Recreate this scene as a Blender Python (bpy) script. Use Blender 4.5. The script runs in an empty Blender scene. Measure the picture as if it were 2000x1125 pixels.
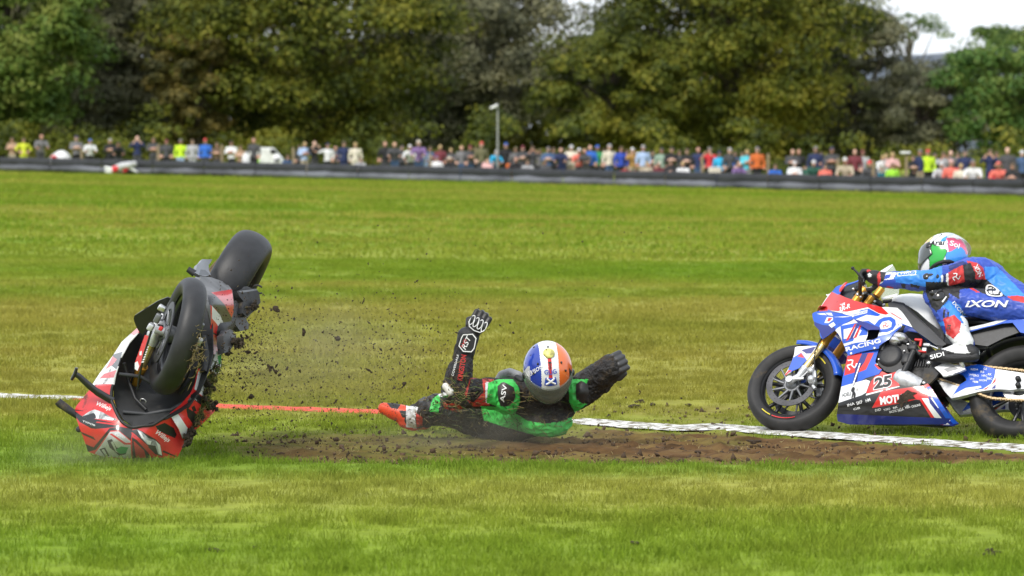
import bpy, bmesh, math, random
import numpy as np
from mathutils import Vector, Matrix, Quaternion, noise
from mathutils.geometry import delaunay_2d_cdt

random.seed(7)
rng = np.random.default_rng(11)
scene = bpy.context.scene
COL = scene.collection
R = math.radians

# ------------------------------------------------------------------ camera, sky, sun, exposure
CAM_H = 1.7
FPX = 7825.0                       # focal length in pixels of a 2000 px wide frame
PITCH = math.atan(262.5 / FPX)
cam_d = bpy.data.cameras.new('camera')
cam = bpy.data.objects.new('camera', cam_d)
COL.objects.link(cam)
cam.location = (0, 0, CAM_H)
cam.rotation_euler = (math.pi / 2 - PITCH, 0, 0)
cam_d.sensor_width = 36
cam_d.lens = FPX / 2000 * 36
cam_d.clip_start = 0.5
cam_d.clip_end = 8000
cam_d.dof.use_dof = True
cam_d.dof.focus_distance = 23.6
cam_d.dof.aperture_fstop = 4.8
scene.camera = cam

SUN_AZ, SUN_EL = R(-150), R(48)    # behind and left of the camera
world = bpy.data.worlds.new('World')
scene.world = world
world.use_nodes = True
wn = world.node_tree.nodes
wl = world.node_tree.links
bg = wn['Background']
sky = wn.new('ShaderNodeTexSky')
sky.sky_type = 'NISHITA'
sky.sun_disc = False
sky.sun_elevation = SUN_EL
sky.sun_rotation = SUN_AZ
sky.air_density = 1.0
sky.dust_density = 3.0
# an even cloud layer over the whole sky
tc = wn.new('ShaderNodeTexCoord')
cl = wn.new('ShaderNodeTexNoise'); cl.inputs['Scale'].default_value = 3.0; cl.inputs['Detail'].default_value = 5
cr = wn.new('ShaderNodeValToRGB')
cr.color_ramp.elements[0].position = .3; cr.color_ramp.elements[0].color = (6.3, 6.9, 7.7, 1)
cr.color_ramp.elements[1].position = .75; cr.color_ramp.elements[1].color = (7.9, 8.2, 8.5, 1)
mx = wn.new('ShaderNodeMixRGB'); mx.inputs[0].default_value = .86
wl.new(tc.outputs['Generated'], cl.inputs['Vector'])
wl.new(cl.outputs['Fac'], cr.inputs['Fac'])
wl.new(sky.outputs['Color'], mx.inputs[1]); wl.new(cr.outputs['Color'], mx.inputs[2])
wl.new(mx.outputs['Color'], bg.inputs['Color'])
bg.inputs['Strength'].default_value = 0.1

sun_d = bpy.data.lights.new('sun', 'SUN')
sun_d.energy = 1.5
sun_d.angle = R(14)
sun_d.color = (1.0, .95, .87)
sun = bpy.data.objects.new('sun', sun_d)
COL.objects.link(sun)
# direction towards the sun (azimuth measured from +Y clockwise, as in the sky node)
sd = Vector((math.sin(SUN_AZ) * math.cos(SUN_EL), math.cos(SUN_AZ) * math.cos(SUN_EL), math.sin(SUN_EL)))
sun.rotation_euler = sd.to_track_quat('Z', 'Y').to_euler()
sun.location = (0, 0, 60)

vs = scene.view_settings
vs.view_transform = 'Standard'
vs.look = 'None'
vs.exposure = 0.8
vs.gamma = 1.0
vs.use_curve_mapping = False
scene.render.film_transparent = False
scene.cycles.max_bounces = 6
scene.cycles.transparent_max_bounces = 8
scene.cycles.use_denoising = True

# ------------------------------------------------------------------ places seen through the camera -> places in the world
CP = Vector((0, 0, CAM_H))
def ray(px, py):
    u, v = (px - 1000) / FPX, -(py - 562.5) / FPX
    cp, sp = math.cos(PITCH), math.sin(PITCH)
    return Vector((u, cp + v * sp, -sp + v * cp))
def W(px, py, Y):
    d = ray(px, py)
    return CP + d * (Y / d.y)
def proj(p):
    d = Vector(p) - CP
    cp, sp = math.cos(PITCH), math.sin(PITCH)
    z = d.y * cp - d.z * sp
    v = d.y * sp + d.z * cp
    return 1000 + FPX * d.x / z, 562.5 - FPX * v / z
def ground_at(px, py):
    d = ray(px, py)
    return CP + d * (-CAM_H / d.z)
def local_hit(Minv, px, py, axis, val):
    o = Minv @ CP
    d = Minv.to_3x3() @ ray(px, py)
    t = (val - o[axis]) / d[axis]
    return o + d * t

# ------------------------------------------------------------------ materials
MATS = {}
def pmat(name, col, rough=.5, metal=0., var=.12, scale=9., bump=0., coat=0., dirt=0., dirtcol=(.035, .024, .014), dscale=5., spec=.5, bscale=None):
    if name in MATS: return MATS[name]
    m = bpy.data.materials.new(name); m.use_nodes = True
    n, l = m.node_tree.nodes, m.node_tree.links
    b = n['Principled BSDF']
    b.inputs['Roughness'].default_value = rough
    b.inputs['Metallic'].default_value = metal
    b.inputs['Coat Weight'].default_value = coat
    b.inputs['Coat Roughness'].default_value = .08
    b.inputs['Specular IOR Level'].default_value = spec
    t = n.new('ShaderNodeTexCoord')
    nz = n.new('ShaderNodeTexNoise'); nz.inputs['Scale'].default_value = scale; nz.inputs['Detail'].default_value = 4
    l.new(t.outputs['Object'], nz.inputs['Vector'])
    mp = n.new('ShaderNodeMapRange'); mp.inputs[1].default_value = .3; mp.inputs[2].default_value = .7
    mp.inputs[3].default_value = 1 - var; mp.inputs[4].default_value = 1 + var
    l.new(nz.outputs['Fac'], mp.inputs[0])
    mul = n.new('ShaderNodeMixRGB'); mul.blend_type = 'MULTIPLY'; mul.inputs[0].default_value = 1
    mul.inputs[1].default_value = (*col, 1)
    l.new(mp.outputs[0], mul.inputs[2])
    out = mul.outputs[0]
    if dirt > 0:
        dn = n.new('ShaderNodeTexNoise'); dn.inputs['Scale'].default_value = dscale; dn.inputs['Detail'].default_value = 8; dn.inputs['Roughness'].default_value = .7
        l.new(t.outputs['Object'], dn.inputs['Vector'])
        dm = n.new('ShaderNodeMapRange'); dm.inputs[1].default_value = .62 - dirt * .3; dm.inputs[2].default_value = .72 - dirt * .25
        l.new(dn.outputs['Fac'], dm.inputs[0])
        mm = n.new('ShaderNodeMixRGB'); mm.inputs[2].default_value = (*dirtcol, 1)
        l.new(dm.outputs[0], mm.inputs[0]); l.new(out, mm.inputs[1])
        out = mm.outputs[0]
        rr = n.new('ShaderNodeMapRange'); rr.inputs[3].default_value = rough; rr.inputs[4].default_value = .95
        l.new(dm.outputs[0], rr.inputs[0]); l.new(rr.outputs[0], b.inputs['Roughness'])
    l.new(out, b.inputs['Base Color'])
    if bump > 0:
        bn = n.new('ShaderNodeTexNoise'); bn.inputs['Scale'].default_value = bscale or scale * 6; bn.inputs['Detail'].default_value = 5
        l.new(t.outputs['Object'], bn.inputs['Vector'])
        bb = n.new('ShaderNodeBump'); bb.inputs['Strength'].default_value = bump; bb.inputs['Distance'].default_value = .02
        l.new(bn.outputs['Fac'], bb.inputs['Height']); l.new(bb.outputs[0], b.inputs['Normal'])
    MATS[name] = m
    return m

def glass_mat(name, col=(.9, .95, .95), alpha=.25, rough=.05):
    m = bpy.data.materials.new(name); m.use_nodes = True
    n, l = m.node_tree.nodes, m.node_tree.links
    b = n['Principled BSDF']
    b.inputs['Base Color'].default_value = (*col, 1); b.inputs['Roughness'].default_value = rough
    b.inputs['Alpha'].default_value = alpha
    nz = n.new('ShaderNodeTexNoise'); nz.inputs['Scale'].default_value = 14
    mp = n.new('ShaderNodeMapRange'); mp.inputs[3].default_value = alpha * .7; mp.inputs[4].default_value = alpha * 1.3
    l.new(nz.outputs['Fac'], mp.inputs[0]); l.new(mp.outputs[0], b.inputs['Alpha'])
    MATS[name] = m
    return m

# ------------------------------------------------------------------ object helpers
def link(o, parent=None):
    COL.objects.link(o)
    if parent is not None: o.parent = parent
    return o
def tag(o, label=None, cat=None, group=None, kind=None):
    if label: o['label'] = label
    if cat: o['category'] = cat
    if group: o['group'] = group
    if kind: o['kind'] = kind
    return o
def thing(name, label, cat, M=None, group=None):
    o = bpy.data.objects.new(name, None)
    o.empty_display_size = .1
    if M is not None: o.matrix_world = M
    COL.objects.link(o)
    return tag(o, label, cat, group)
def mesh_obj(name, verts, faces, mats, parent=None, idx=None, smooth=False):
    me = bpy.data.meshes.new(name)
    me.from_pydata([tuple(v) for v in verts], [], [tuple(f) for f in faces])
    for m in (mats if isinstance(mats, (list, tuple)) else [mats]): me.materials.append(m)
    if idx is not None: me.polygons.foreach_set('material_index', list(idx))
    if smooth: me.polygons.foreach_set('use_smooth', [True] * len(me.polygons))
    me.update()
    return link(bpy.data.objects.new(name, me), parent)
def fast_mesh(name, V, Fa, mats, parent=None, idx=None, smooth=False):
    """V (n,3) array, Fa (m,k) int array with k = 3 or 4"""
    me = bpy.data.meshes.new(name)
    k = Fa.shape[1]
    me.vertices.add(len(V)); me.vertices.foreach_set('co', np.ascontiguousarray(V, dtype=np.float32).ravel())
    me.loops.add(Fa.size); me.loops.foreach_set('vertex_index', np.ascontiguousarray(Fa, dtype=np.int32).ravel())
    me.polygons.add(len(Fa)); me.polygons.foreach_set('loop_start', np.arange(0, Fa.size, k, dtype=np.int32))
    for m in (mats if isinstance(mats, (list, tuple)) else [mats]): me.materials.append(m)
    if idx is not None: me.polygons.foreach_set('material_index', np.asarray(idx, dtype=np.int32))
    if smooth: me.polygons.foreach_set('use_smooth', np.ones(len(Fa), dtype=bool))
    me.update(calc_edges=True)
    return link(bpy.data.objects.new(name, me), parent)

class MB:
    """collects shapes into one mesh"""
    def __init__(s): s.v = []; s.f = []; s.m = []; s.sm = []
    def add(s, verts, faces, mi=0, smooth=False, T=None):
        o = len(s.v)
        for p in verts:
            p = Vector(p)
            s.v.append(T @ p if T is not None else p)
        for f in faces:
            s.f.append(tuple(i + o for i in f)); s.m.append(mi); s.sm.append(smooth)
        return s
    def box(s, c, size, T=None, mi=0, bev=0.):
        bm = bmesh.new(); bmesh.ops.create_cube(bm, size=1)
        for v in bm.verts: v.co = Vector((v.co.x * size[0], v.co.y * size[1], v.co.z * size[2])) + Vector(c)
        if bev > 0: bmesh.ops.bevel(bm, geom=list(bm.edges), offset=bev, segments=2, affect='EDGES', profile=.5)
        bm.verts.index_update()
        s.add([v.co.copy() for v in bm.verts], [[v.index for v in f.verts] for f in bm.faces], mi, bev > 0, T)
        bm.free(); return s
    def tube(s, pts, rad, n=12, T=None, mi=0, caps=True, flat=None):
        pts = [Vector(p) for p in pts]
        rs = rad if isinstance(rad, (list, tuple)) else [rad] * len(pts)
        V, Fa = [], []
        up = None
        for i, p in enumerate(pts):
            d = (pts[min(i + 1, len(pts) - 1)] - pts[max(i - 1, 0)]).normalized()
            if up is None:
                up = Vector((0, 0, 1)) if abs(d.z) < .9 else Vector((1, 0, 0))
            a = (up - d * up.dot(d)).normalized(); b = d.cross(a); up = a
            for k in range(n):
                t = 2 * math.pi * k / n
                V.append(p + (a * math.cos(t) + b * math.sin(t) * (flat or 1)) * rs[i])
        for i in range(len(pts) - 1):
            for k in range(n):
                k2 = (k + 1) % n
                Fa.append((i * n + k, i * n + k2, (i + 1) * n + k2, (i + 1) * n + k))
        s.add(V, Fa, mi, True, T)
        if caps:
            s.add(V[:n], [tuple(range(n))[::-1]], mi, False, T)
            s.add(V[-n:], [tuple(range(n))], mi, False, T)
        return s
    def lathe(s, prof, n=48, axis='Y', T=None, mi=0, a0=0., a1=2 * math.pi, smooth=True, closed=False):
        """prof: list of (radius, offset along the axis)"""
        V, Fa = [], []
        full = abs(a1 - a0 - 2 * math.pi) < 1e-6
        m = n if full else n + 1
        for k in range(m):
            t = a0 + (a1 - a0) * k / n
            for r, h in prof:
                c, sn = r * math.cos(t), r * math.sin(t)
                V.append((c, h, sn) if axis == 'Y' else ((c, sn, h) if axis == 'Z' else (h, c, sn)))
        q = len(prof)
        for k in range(n):
            k2 = (k + 1) % m
            for j in range(q - 1 if not closed else q):
                j2 = (j + 1) % q
                Fa.append((k * q + j, k * q + j2, k2 * q + j2, k2 * q + j))
        return s.add(V, Fa, mi, smooth, T)
    def ball(s, c, r, n=16, m=10, T=None, mi=0, rot=None):
        r = (r, r, r) if not isinstance(r, (tuple, list)) else r
        V, Fa = [], []
        for j in range(m + 1):
            ph = math.pi * j / m
            for k in range(n):
                t = 2 * math.pi * k / n
                p = Vector((r[0] * math.sin(ph) * math.cos(t), r[1] * math.sin(ph) * math.sin(t), r[2] * math.cos(ph)))
                if rot is not None: p = rot @ p
                V.append(p + Vector(c))
        for j in range(m):
            for k in range(n):
                k2 = (k + 1) % n
                Fa.append((j * n + k, (j + 1) * n + k, (j + 1) * n + k2, j * n + k2))
        return s.add(V, Fa, mi, True, T)
    def prism(s, pts, y0, y1, T=None, mi=0, axis='Y'):
        """outline in the x-z plane, extruded along y"""
        n = len(pts)
        f = (lambda a, b, h: (a, h, b)) if axis == 'Y' else ((lambda a, b, h: (a, b, h)) if axis == 'Z' else (lambda a, b, h: (h, a, b)))
        V = [f(a, b, y0) for a, b in pts] + [f(a, b, y1) for a, b in pts]
        Fa = [tuple(range(n)), tuple(range(2 * n - 1, n - 1, -1))] + [(i, (i + 1) % n, n + (i + 1) % n, n + i) for i in range(n)]
        return s.add(V, Fa, mi, False, T)
    def build(s, name, mats, parent=None, bevel=0., auto=True):
        me = bpy.data.meshes.new(name)
        me.from_pydata([tuple(v) for v in s.v], [], s.f)
        for m in (mats if isinstance(mats, (list, tuple)) else [mats]): me.materials.append(m)
        me.polygons.foreach_set('material_index', s.m)
        me.polygons.foreach_set('use_smooth', s.sm)
        me.update()
        o = link(bpy.data.objects.new(name, me), parent)
        bm = bmesh.new(); bm.from_mesh(me); bmesh.ops.recalc_face_normals(bm, faces=bm.faces); bm.to_mesh(me); bm.free()
        if bevel > 0:
            b = o.modifiers.new('bevel', 'BEVEL'); b.width = bevel; b.segments = 2; b.limit_method = 'ANGLE'
        return o

def catmull(pts, n=5, closed=True):
    out = []; N = len(pts)
    for i in range(N if closed else N - 1):
        g = (lambda k: pts[k % N]) if closed else (lambda k: pts[min(max(k, 0), N - 1)])
        p0, p1, p2, p3 = g(i - 1), g(i), g(i + 1), g(i + 2)
        for k in range(n):
            t = k / n
            out.append(tuple(.5 * ((2 * b) + (c - a) * t + (2 * a - 5 * b + 4 * c - d) * t * t + (-a + 3 * b - 3 * c + d) * t ** 3)
                             for a, b, c, d in zip(p0, p1, p2, p3)))
    if not closed: out.append(tuple(pts[-1]))
    return out
def inside(poly, x, y):
    r = False; j = len(poly) - 1
    for i in range(len(poly)):
        xi, yi = poly[i]; xj, yj = poly[j]
        if (yi > y) != (yj > y) and x < (xj - xi) * (y - yi) / (yj - yi) + xi: r = not r
        j = i
    return r
def smoothstep(a, b, x):
    t = min(max((x - a) / (b - a), 0), 1); return t * t * (3 - 2 * t)
# ------------------------------------------------------------------ the field
def far_z(tx):
    tx = max(-1.7, min(1.7, tx)); return .30 - .43 * tx + .07 * tx * tx
def terrain(x, y):
    tx = x / max(y, 1) * 7.825
    h = far_z(tx) * smoothstep(30, 165, y)
    b = barrier_y(tx)
    h += .35 * smoothstep(b + 1, b + 14, y)
    return h
def barrier_y(tx): return 183.5 - 21.5 * max(-2.5, min(2.5, tx))

# white and red painted edge line, traced on the ground
LINE = [(-500, 752), (0, 773), (160, 779), (400, 793), (740, 805), (1120, 822), (1345, 838), (1385, 832), (1560, 847), (2000, 876), (2600, 920)]
LINE_G = [ground_at(*p) for p in LINE]
def line_near(px):
    for (a, b), (c, d) in zip(LINE, LINE[1:]):
        if a <= px <= c: return b + (d - b) * (px - a) / (c - a)
    return LINE[-1][1]
def dirt_amount(x, y):
    """how much bare earth the slide has left, 0..1, from the place on the ground"""
    if y > 27 or y < 21.2: return 0.
    px, py = proj((x, y, 0))
    ln = line_near(px) + 6
    n = noise.noise(Vector((x * 1.3, y * 1.1, 3.))) * .5 + noise.noise(Vector((x * 5, y * 4, 9.))) * .25
    wob = noise.noise(Vector((x * .8, 0, 4.4))) * 5
    edge = smoothstep(909 + wob, 899 + wob, py)
    inner = smoothstep(ln - 2, ln + 8, py)
    right = .80 * smoothstep(330, 560, px) * smoothstep(828, 862, py) + .20 * smoothstep(880, 1150, px) if px < 1150 else 1.
    a = right * inner * edge
    # thinner band of torn turf further left, low down
    band = smoothstep(905, 892, py) * smoothstep(855, 890, py) * smoothstep(330, 480, px) * (1 - right)
    # scuffed turf on the far side of the line
    scuff = .36 * smoothstep(600, 720, px) * smoothstep(700, 800, py) * (1 - inner)
    return max(0, min(1, max(a * (1.0 + n * .5), band * (.75 + n), scuff * (.7 + 2.2 * n))))

def field_mat(name, soil):
    m = bpy.data.materials.new(name); m.use_nodes = True
    n, l = m.node_tree.nodes, m.node_tree.links
    b = n['Principled BSDF']; b.inputs['Roughness'].default_value = .9; b.inputs['Specular IOR Level'].default_value = .08
    g = n.new('ShaderNodeNewGeometry')
    def noise_n(sx, sy, detail=3, seed=0.):
        mpn = n.new('ShaderNodeMapping'); mpn.inputs['Scale'].default_value = (sx, sy, .3); mpn.inputs['Location'].default_value = (seed, seed * 2, 0)
        l.new(g.outputs['Position'], mpn.inputs['Vector'])
        z = n.new('ShaderNodeTexNoise'); z.inputs['Scale'].default_value = 1; z.inputs['Detail'].default_value = detail
        l.new(mpn.outputs[0], z.inputs['Vector'])
        return z.outputs['Fac']
    def ramp(fac, *stops):
        r = n.new('ShaderNodeValToRGB')
        while len(r.color_ramp.elements) < len(stops): r.color_ramp.elements.new(.5)
        for e, (p, c) in zip(r.color_ramp.elements, stops): e.position = p; e.color = (*c, 1)
        l.new(fac, r.inputs['Fac']); return r.outputs['Color']
    def mix(f, a, c, mode='MIX'):
        x = n.new('ShaderNodeMixRGB'); x.blend_type = mode
        for s_, v in ((0, f), (1, a), (2, c)):
            if isinstance(v, (int, float)): x.inputs[s_].default_value = v
            elif isinstance(v, tuple): x.inputs[s_].default_value = (*v, 1)
            else: l.new(v, x.inputs[s_])
        return x.outputs['Color']
    # broad streaks across the field: fresh green and sun-dried straw
    streak = noise_n(.022, .15, 3, 3.1)
    patch = noise_n(.22, .34, 3, 7.)
    fine = noise_n(6, 6, 3, 1.)
    c1 = ramp(streak, (.36, (.158, .262, .020)), (.47, (.215, .285, .029)), (.60, (.350, .325, .070)))
    c2 = ramp(patch, (.33, (.120, .220, .012)), (.55, (.200, .260, .024)), (.75, (.310, .280, .060)))
    c = mix(.38, c1, c2)
    # older dry growth between 26 and 50 m
    sep = n.new('ShaderNodeSeparateXYZ'); l.new(g.outputs['Position'], sep.inputs[0])
    def rng_n(a, bb, c0=0., c3=1.):
        q = n.new('ShaderNodeMapRange'); q.interpolation_type = 'SMOOTHSTEP'
        q.inputs[1].default_value = a; q.inputs[2].default_value = bb; q.inputs[3].default_value = c0; q.inputs[4].default_value = c3
        l.new(sep.outputs['Y'], q.inputs[0]); return q.outputs[0]
    dry = n.new('ShaderNodeMath'); dry.operation = 'MULTIPLY'
    l.new(rng_n(22.5, 29), dry.inputs[0]); l.new(rng_n(36, 58, 1., 0.), dry.inputs[1])
    dry2 = n.new('ShaderNodeMath'); dry2.operation = 'MULTIPLY'; dry2.inputs[1].default_value = .6
    l.new(dry.outputs[0], dry2.inputs[0])
    c = mix(dry2.outputs[0], c, (.290, .240, .052))
    near = n.new('ShaderNodeMath'); near.operation = 'MULTIPLY'
    l.new(rng_n(20.2, 21.6), near.inputs[0]); l.new(rng_n(22.4, 23.4, 1., 0.), near.inputs[1])
    nm = n.new('ShaderNodeMath'); nm.operation = 'MULTIPLY'; nm.inputs[1].default_value = .5
    l.new(near.outputs[0], nm.inputs[0])
    c = mix(nm.outputs[0], c, (.100, .220, .016))
    v = n.new('ShaderNodeMapRange'); v.inputs[1].default_value = .3; v.inputs[2].default_value = .7; v.inputs[3].default_value = .80; v.inputs[4].default_value = 1.2
    l.new(fine, v.inputs[0])
    c = mix(1., c, v.outputs[0], 'MULTIPLY')
    if soil:
        at = n.new('ShaderNodeAttribute'); at.attribute_name = 'earth'
        e = ramp(noise_n(4, 5, 6, 5.), (.3, (.050, .028, .012)), (.5, (.125, .070, .030)), (.7, (.190, .125, .045)))
        c = mix(at.outputs['Fac'], c, e)
        bn = n.new('ShaderNodeBump'); bn.inputs['Strength'].default_value = .6; bn.inputs['Distance'].default_value = .04
        l.new(noise_n(22, 22, 6, 2.), bn.inputs['Height']); l.new(bn.outputs[0], b.inputs['Normal'])
    else:
        oi = n.new('ShaderNodeObjectInfo')
        v2 = n.new('ShaderNodeMapRange'); v2.inputs[3].default_value = .84; v2.inputs[4].default_value = 1.17
        l.new(oi.outputs['Random'], v2.inputs[0])
        c = mix(1., c, v2.outputs[0], 'MULTIPLY')
        tr = n.new('ShaderNodeBsdfTranslucent'); l.new(c, tr.inputs['Color'])
        ms = n.new('ShaderNodeMixShader'); ms.inputs[0].default_value = .3
        l.new(b.outputs[0], ms.inputs[1]); l.new(tr.outputs[0], ms.inputs[2])
        l.new(ms.outputs[0], n['Material Output'].inputs['Surface'])
    l.new(c, b.inputs['Base Color'])
    MATS[name] = m
    return m
M_FIELD = field_mat('field_turf', True)
M_BLADE = field_mat('grass_blade', False)

def build_ground():
    ys = list(np.arange(4, 21, 1.0)) + list(np.arange(21, 28.01, .06)) + list(np.arange(28.5, 60, 1.0)) + list(np.arange(62, 300, 4.0)) + [320, 360, 420, 520, 700, 1000, 1600, 2600, 4000]
    ts = [-60, -20, -8, -4, -2.5, -1.8] + list(np.linspace(-1.25, 1.25, 130)) + [1.8, 2.5, 4, 8, 20, 60]
    V, ear = [], []
    for y in ys:
        for t in ts:
            x = t * (y if y > 40 else 22 + (y - 22) * .6 if y > 22 else 22) / 7.825
            e = dirt_amount(x, y) if 21 < y < 28 else 0
            z = terrain(x, y)
            if e > 0: z += -.015 * e + .03 * e * noise.noise(Vector((x * 7, y * 9, 0))) + .045 * e * noise.noise(Vector(((x + y * 1.4) * .9, (y + x * .7) * 9, 4)))
            V.append((x, y, z)); ear.append(e)
    nx = len(ts)
    I = np.arange(len(ys) * nx).reshape(len(ys), nx)
    Fa = np.stack([I[:-1, :-1], I[:-1, 1:], I[1:, 1:], I[1:, :-1]], -1).reshape(-1, 4)
    o = fast_mesh('ground', np.array(V), Fa, M_FIELD, smooth=True)
    a = o.data.attributes.new('earth', 'FLOAT', 'POINT'); a.data.foreach_set('value', np.array(ear, dtype=np.float32))
    return tag(o, 'mown grass field of green and straw coloured turf', 'field', kind='structure')
ground = build_ground()

# grass: one object, tufts scattered by geometry nodes
def tuft_mesh(name, nb, rad, h, w, lean):
    V, Fa = [], []
    for _ in range(nb):
        a, r = random.uniform(0, 2 * math.pi), rad * math.sqrt(random.random())
        x, y = r * math.cos(a), r * math.sin(a)
        t = random.uniform(0, 2 * math.pi)
        hh = h * random.uniform(.45, 1.15); ww = w * random.uniform(.6, 1.3); ln = hh * random.uniform(.1, lean)
        dx, dy = math.cos(t), math.sin(t); la = random.uniform(0, 2 * math.pi)
        ex, ey = math.cos(la) * ln, math.sin(la) * ln
        o = len(V)
        V += [(x - dx * ww / 2, y - dy * ww / 2, -.004), (x + dx * ww / 2, y + dy * ww / 2, -.004),
              (x + dx * ww * .35 + ex * .4, y + dy * ww * .35 + ey * .4, hh * .6), (x - dx * ww * .35 + ex * .4, y - dy * ww * .35 + ey * .4, hh * .6),
              (x + ex, y + ey, hh * random.uniform(.85, 1))]
        Fa += [(o, o + 1, o + 2, o + 3), (o + 3, o + 2, o + 4)]
    me = bpy.data.meshes.new(name); me.from_pydata(V, [], Fa); me.materials.append(M_BLADE); me.update()
    return bpy.data.objects.new(name, me)
def grass_object(name, label, pts, scl, tufts):
    c = bpy.data.collections.new(name + '_tufts')
    for t in tufts: c.objects.link(t)
    me = bpy.data.meshes.new(name)
    me.vertices.add(len(pts)); me.vertices.foreach_set('co', np.asarray(pts, dtype=np.float32).ravel())
    a = me.attributes.new('tuft_scale', 'FLOAT', 'POINT'); a.data.foreach_set('value', np.asarray(scl, dtype=np.float32))
    me.materials.append(M_BLADE)
    o = link(bpy.data.objects.new(name, me))
    ng = bpy.data.node_groups.new(name + '_scatter', 'GeometryNodeTree')
    ng.interface.new_socket('Geometry', in_out='INPUT', socket_type='NodeSocketGeometry')
    ng.interface.new_socket('Geometry', in_out='OUTPUT', socket_type='NodeSocketGeometry')
    N, L = ng.nodes, ng.links
    gi, go = N.new('NodeGroupInput'), N.new('NodeGroupOutput')
    mp = N.new('GeometryNodeMeshToPoints'); ip = N.new('GeometryNodeInstanceOnPoints')
    ci = N.new('GeometryNodeCollectionInfo'); ci.inputs['Collection'].default_value = c
    ci.inputs['Separate Children'].default_value = True; ci.inputs['Reset Children'].default_value = True
    ip.inputs['Pick Instance'].default_value = True
    rv = N.new('FunctionNodeRandomValue'); rv.data_type = 'FLOAT_VECTOR'
    rv.inputs[0].default_value = (-.12, -.12, 0); rv.inputs[1].default_value = (.12, .12, 6.283)
    na = N.new('GeometryNodeInputNamedAttribute'); na.data_type = 'FLOAT'; na.inputs['Name'].default_value = 'tuft_scale'
    L.new(gi.outputs[0], mp.inputs['Mesh']); L.new(mp.outputs['Points'], ip.inputs['Points'])
    L.new(ci.outputs[0], ip.inputs['Instance']); L.new(rv.outputs[0], ip.inputs['Rotation'])
    L.new(na.outputs['Attribute'], ip.inputs['Scale']); L.new(ip.outputs[0], go.inputs[0])
    o.modifiers.new('scatter', 'NODES').node_group = ng
    return tag(o, label, 'grass', kind='stuff')
def on_line(x, y):
    """distance rule: keep long blades off the painted line"""
    px, py = proj((x, y, 0))
    d = py - line_near(px)
    return -6 < d < 7
def scatter(y0, y1, dens, wide):
    pts, sc = [], []
    tot = int(dens * (y1 - y0) * (y0 + y1) / 2 / 7.825 * 2 * wide)
    for _ in range(tot):
        y = math.sqrt(random.uniform(y0 * y0, y1 * y1)); x = random.uniform(-wide, wide) * y / 7.825
        e = dirt_amount(x, y)
        if random.random() < e * 1.25: continue
        s = 1 + .55 * noise.noise(Vector((x * 1.7, y * 1.7, 0))) + .4 * noise.noise(Vector((x * .5, y * .45, 5)))
        if y < 31 and noise.noise(Vector((x * 2.6, y * 1.5, 8))) > .42 and random.random() < .7: continue
        if y < 30 and on_line(x, y): s *= .32
        pts.append((x, y, terrain(x, y) - (.012 * e))); sc.append(s * (1 - .5 * e))
    return pts, sc
near_tufts = [tuft_mesh('grass_tuft', 34, .10, .042, .0045, 1.1) for _ in range(6)]
mid_tufts = [tuft_mesh('grass_tuft', 40, .22, .046, .009, 1.0) for _ in range(5)]
far_tufts = [tuft_mesh('grass_tuft', 46, .7, .06, .03, .9) for _ in range(4)]
p1, s1 = scatter(14.5, 31, 85, 1.35)
grass_object('grass', 'short near grass around the crash, green with dry blades', p1, s1, near_tufts)
p2, s2 = scatter(31, 62, 22, 1.7)
grass_object('grass', 'streaked green and straw coloured grass behind the crash', p2, s2, mid_tufts)
p3, s3 = scatter(62, 186, 3.0, 2.3)
grass_object('grass', 'smooth far grass running up to the black barrier', p3, s3, far_tufts)

# painted line: strips following the turf, white, then red, then white
def line_strip(name, label, p0, p1, w, mat):
    """strip between two pixel columns along LINE_G"""
    pts = []
    xs = sorted(set([p0, p1] + [p[0] for p in LINE if p0 < p[0] < p1] + list(np.arange(p0 + 12, p1, 12))))
    for px in xs: pts.append(ground_at(px, line_near(px)))
    V, Fa, m = [], [], 5
    for i, p in enumerate(pts):
        d = (pts[min(i + 1, len(pts) - 1)] - pts[max(i - 1, 0)]).normalized(); nrm = Vector((-d.y, d.x, 0))
        wl_ = w * (1 + .22 * noise.noise(p * 4) + .22 * noise.noise(p * 17)); sh = .05 * noise.noise(p * 2.3 + Vector((5, 0, 0)))
        for k in range(m + 1):
            q = p + nrm * (wl_ * (k / m - .5) + sh)
            V.append((q.x, q.y, .010 + .004 * noise.noise(q * 14) - (.009 if k in (0, m) else 0)))
    for i in range(len(pts) - 1):
        for k in range(m): Fa.append((i * (m + 1) + k, (i + 1) * (m + 1) + k, (i + 1) * (m + 1) + k + 1, i * (m + 1) + k + 1))
    o = mesh_obj(name, V, Fa, mat, smooth=True)
    return tag(o, label, 'line', kind='structure')
M_WHITE_LINE = pmat('line_white_paint', (.74, .74, .70), .75, var=.2, scale=10, dirt=.55, dirtcol=(.12, .09, .04), dscale=13, bump=.5)
M_RED_LINE = pmat('line_red_paint', (.72, .068, .035), .75, var=.15, scale=10, dirt=.28, dirtcol=(.20, .14, .05), dscale=11, bump=.5)
line_strip('painted_line', 'white painted edge line on the turf at the left edge', -500, 168, .36, M_WHITE_LINE)
line_strip('painted_line', 'red painted stretch of the edge line between motorcycle and boot', 170, 765, .34, M_RED_LINE)
line_strip('painted_line', 'white painted edge line from the fallen rider to the blue motorcycle', 1118, 2600, .40, M_WHITE_LINE)

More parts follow.
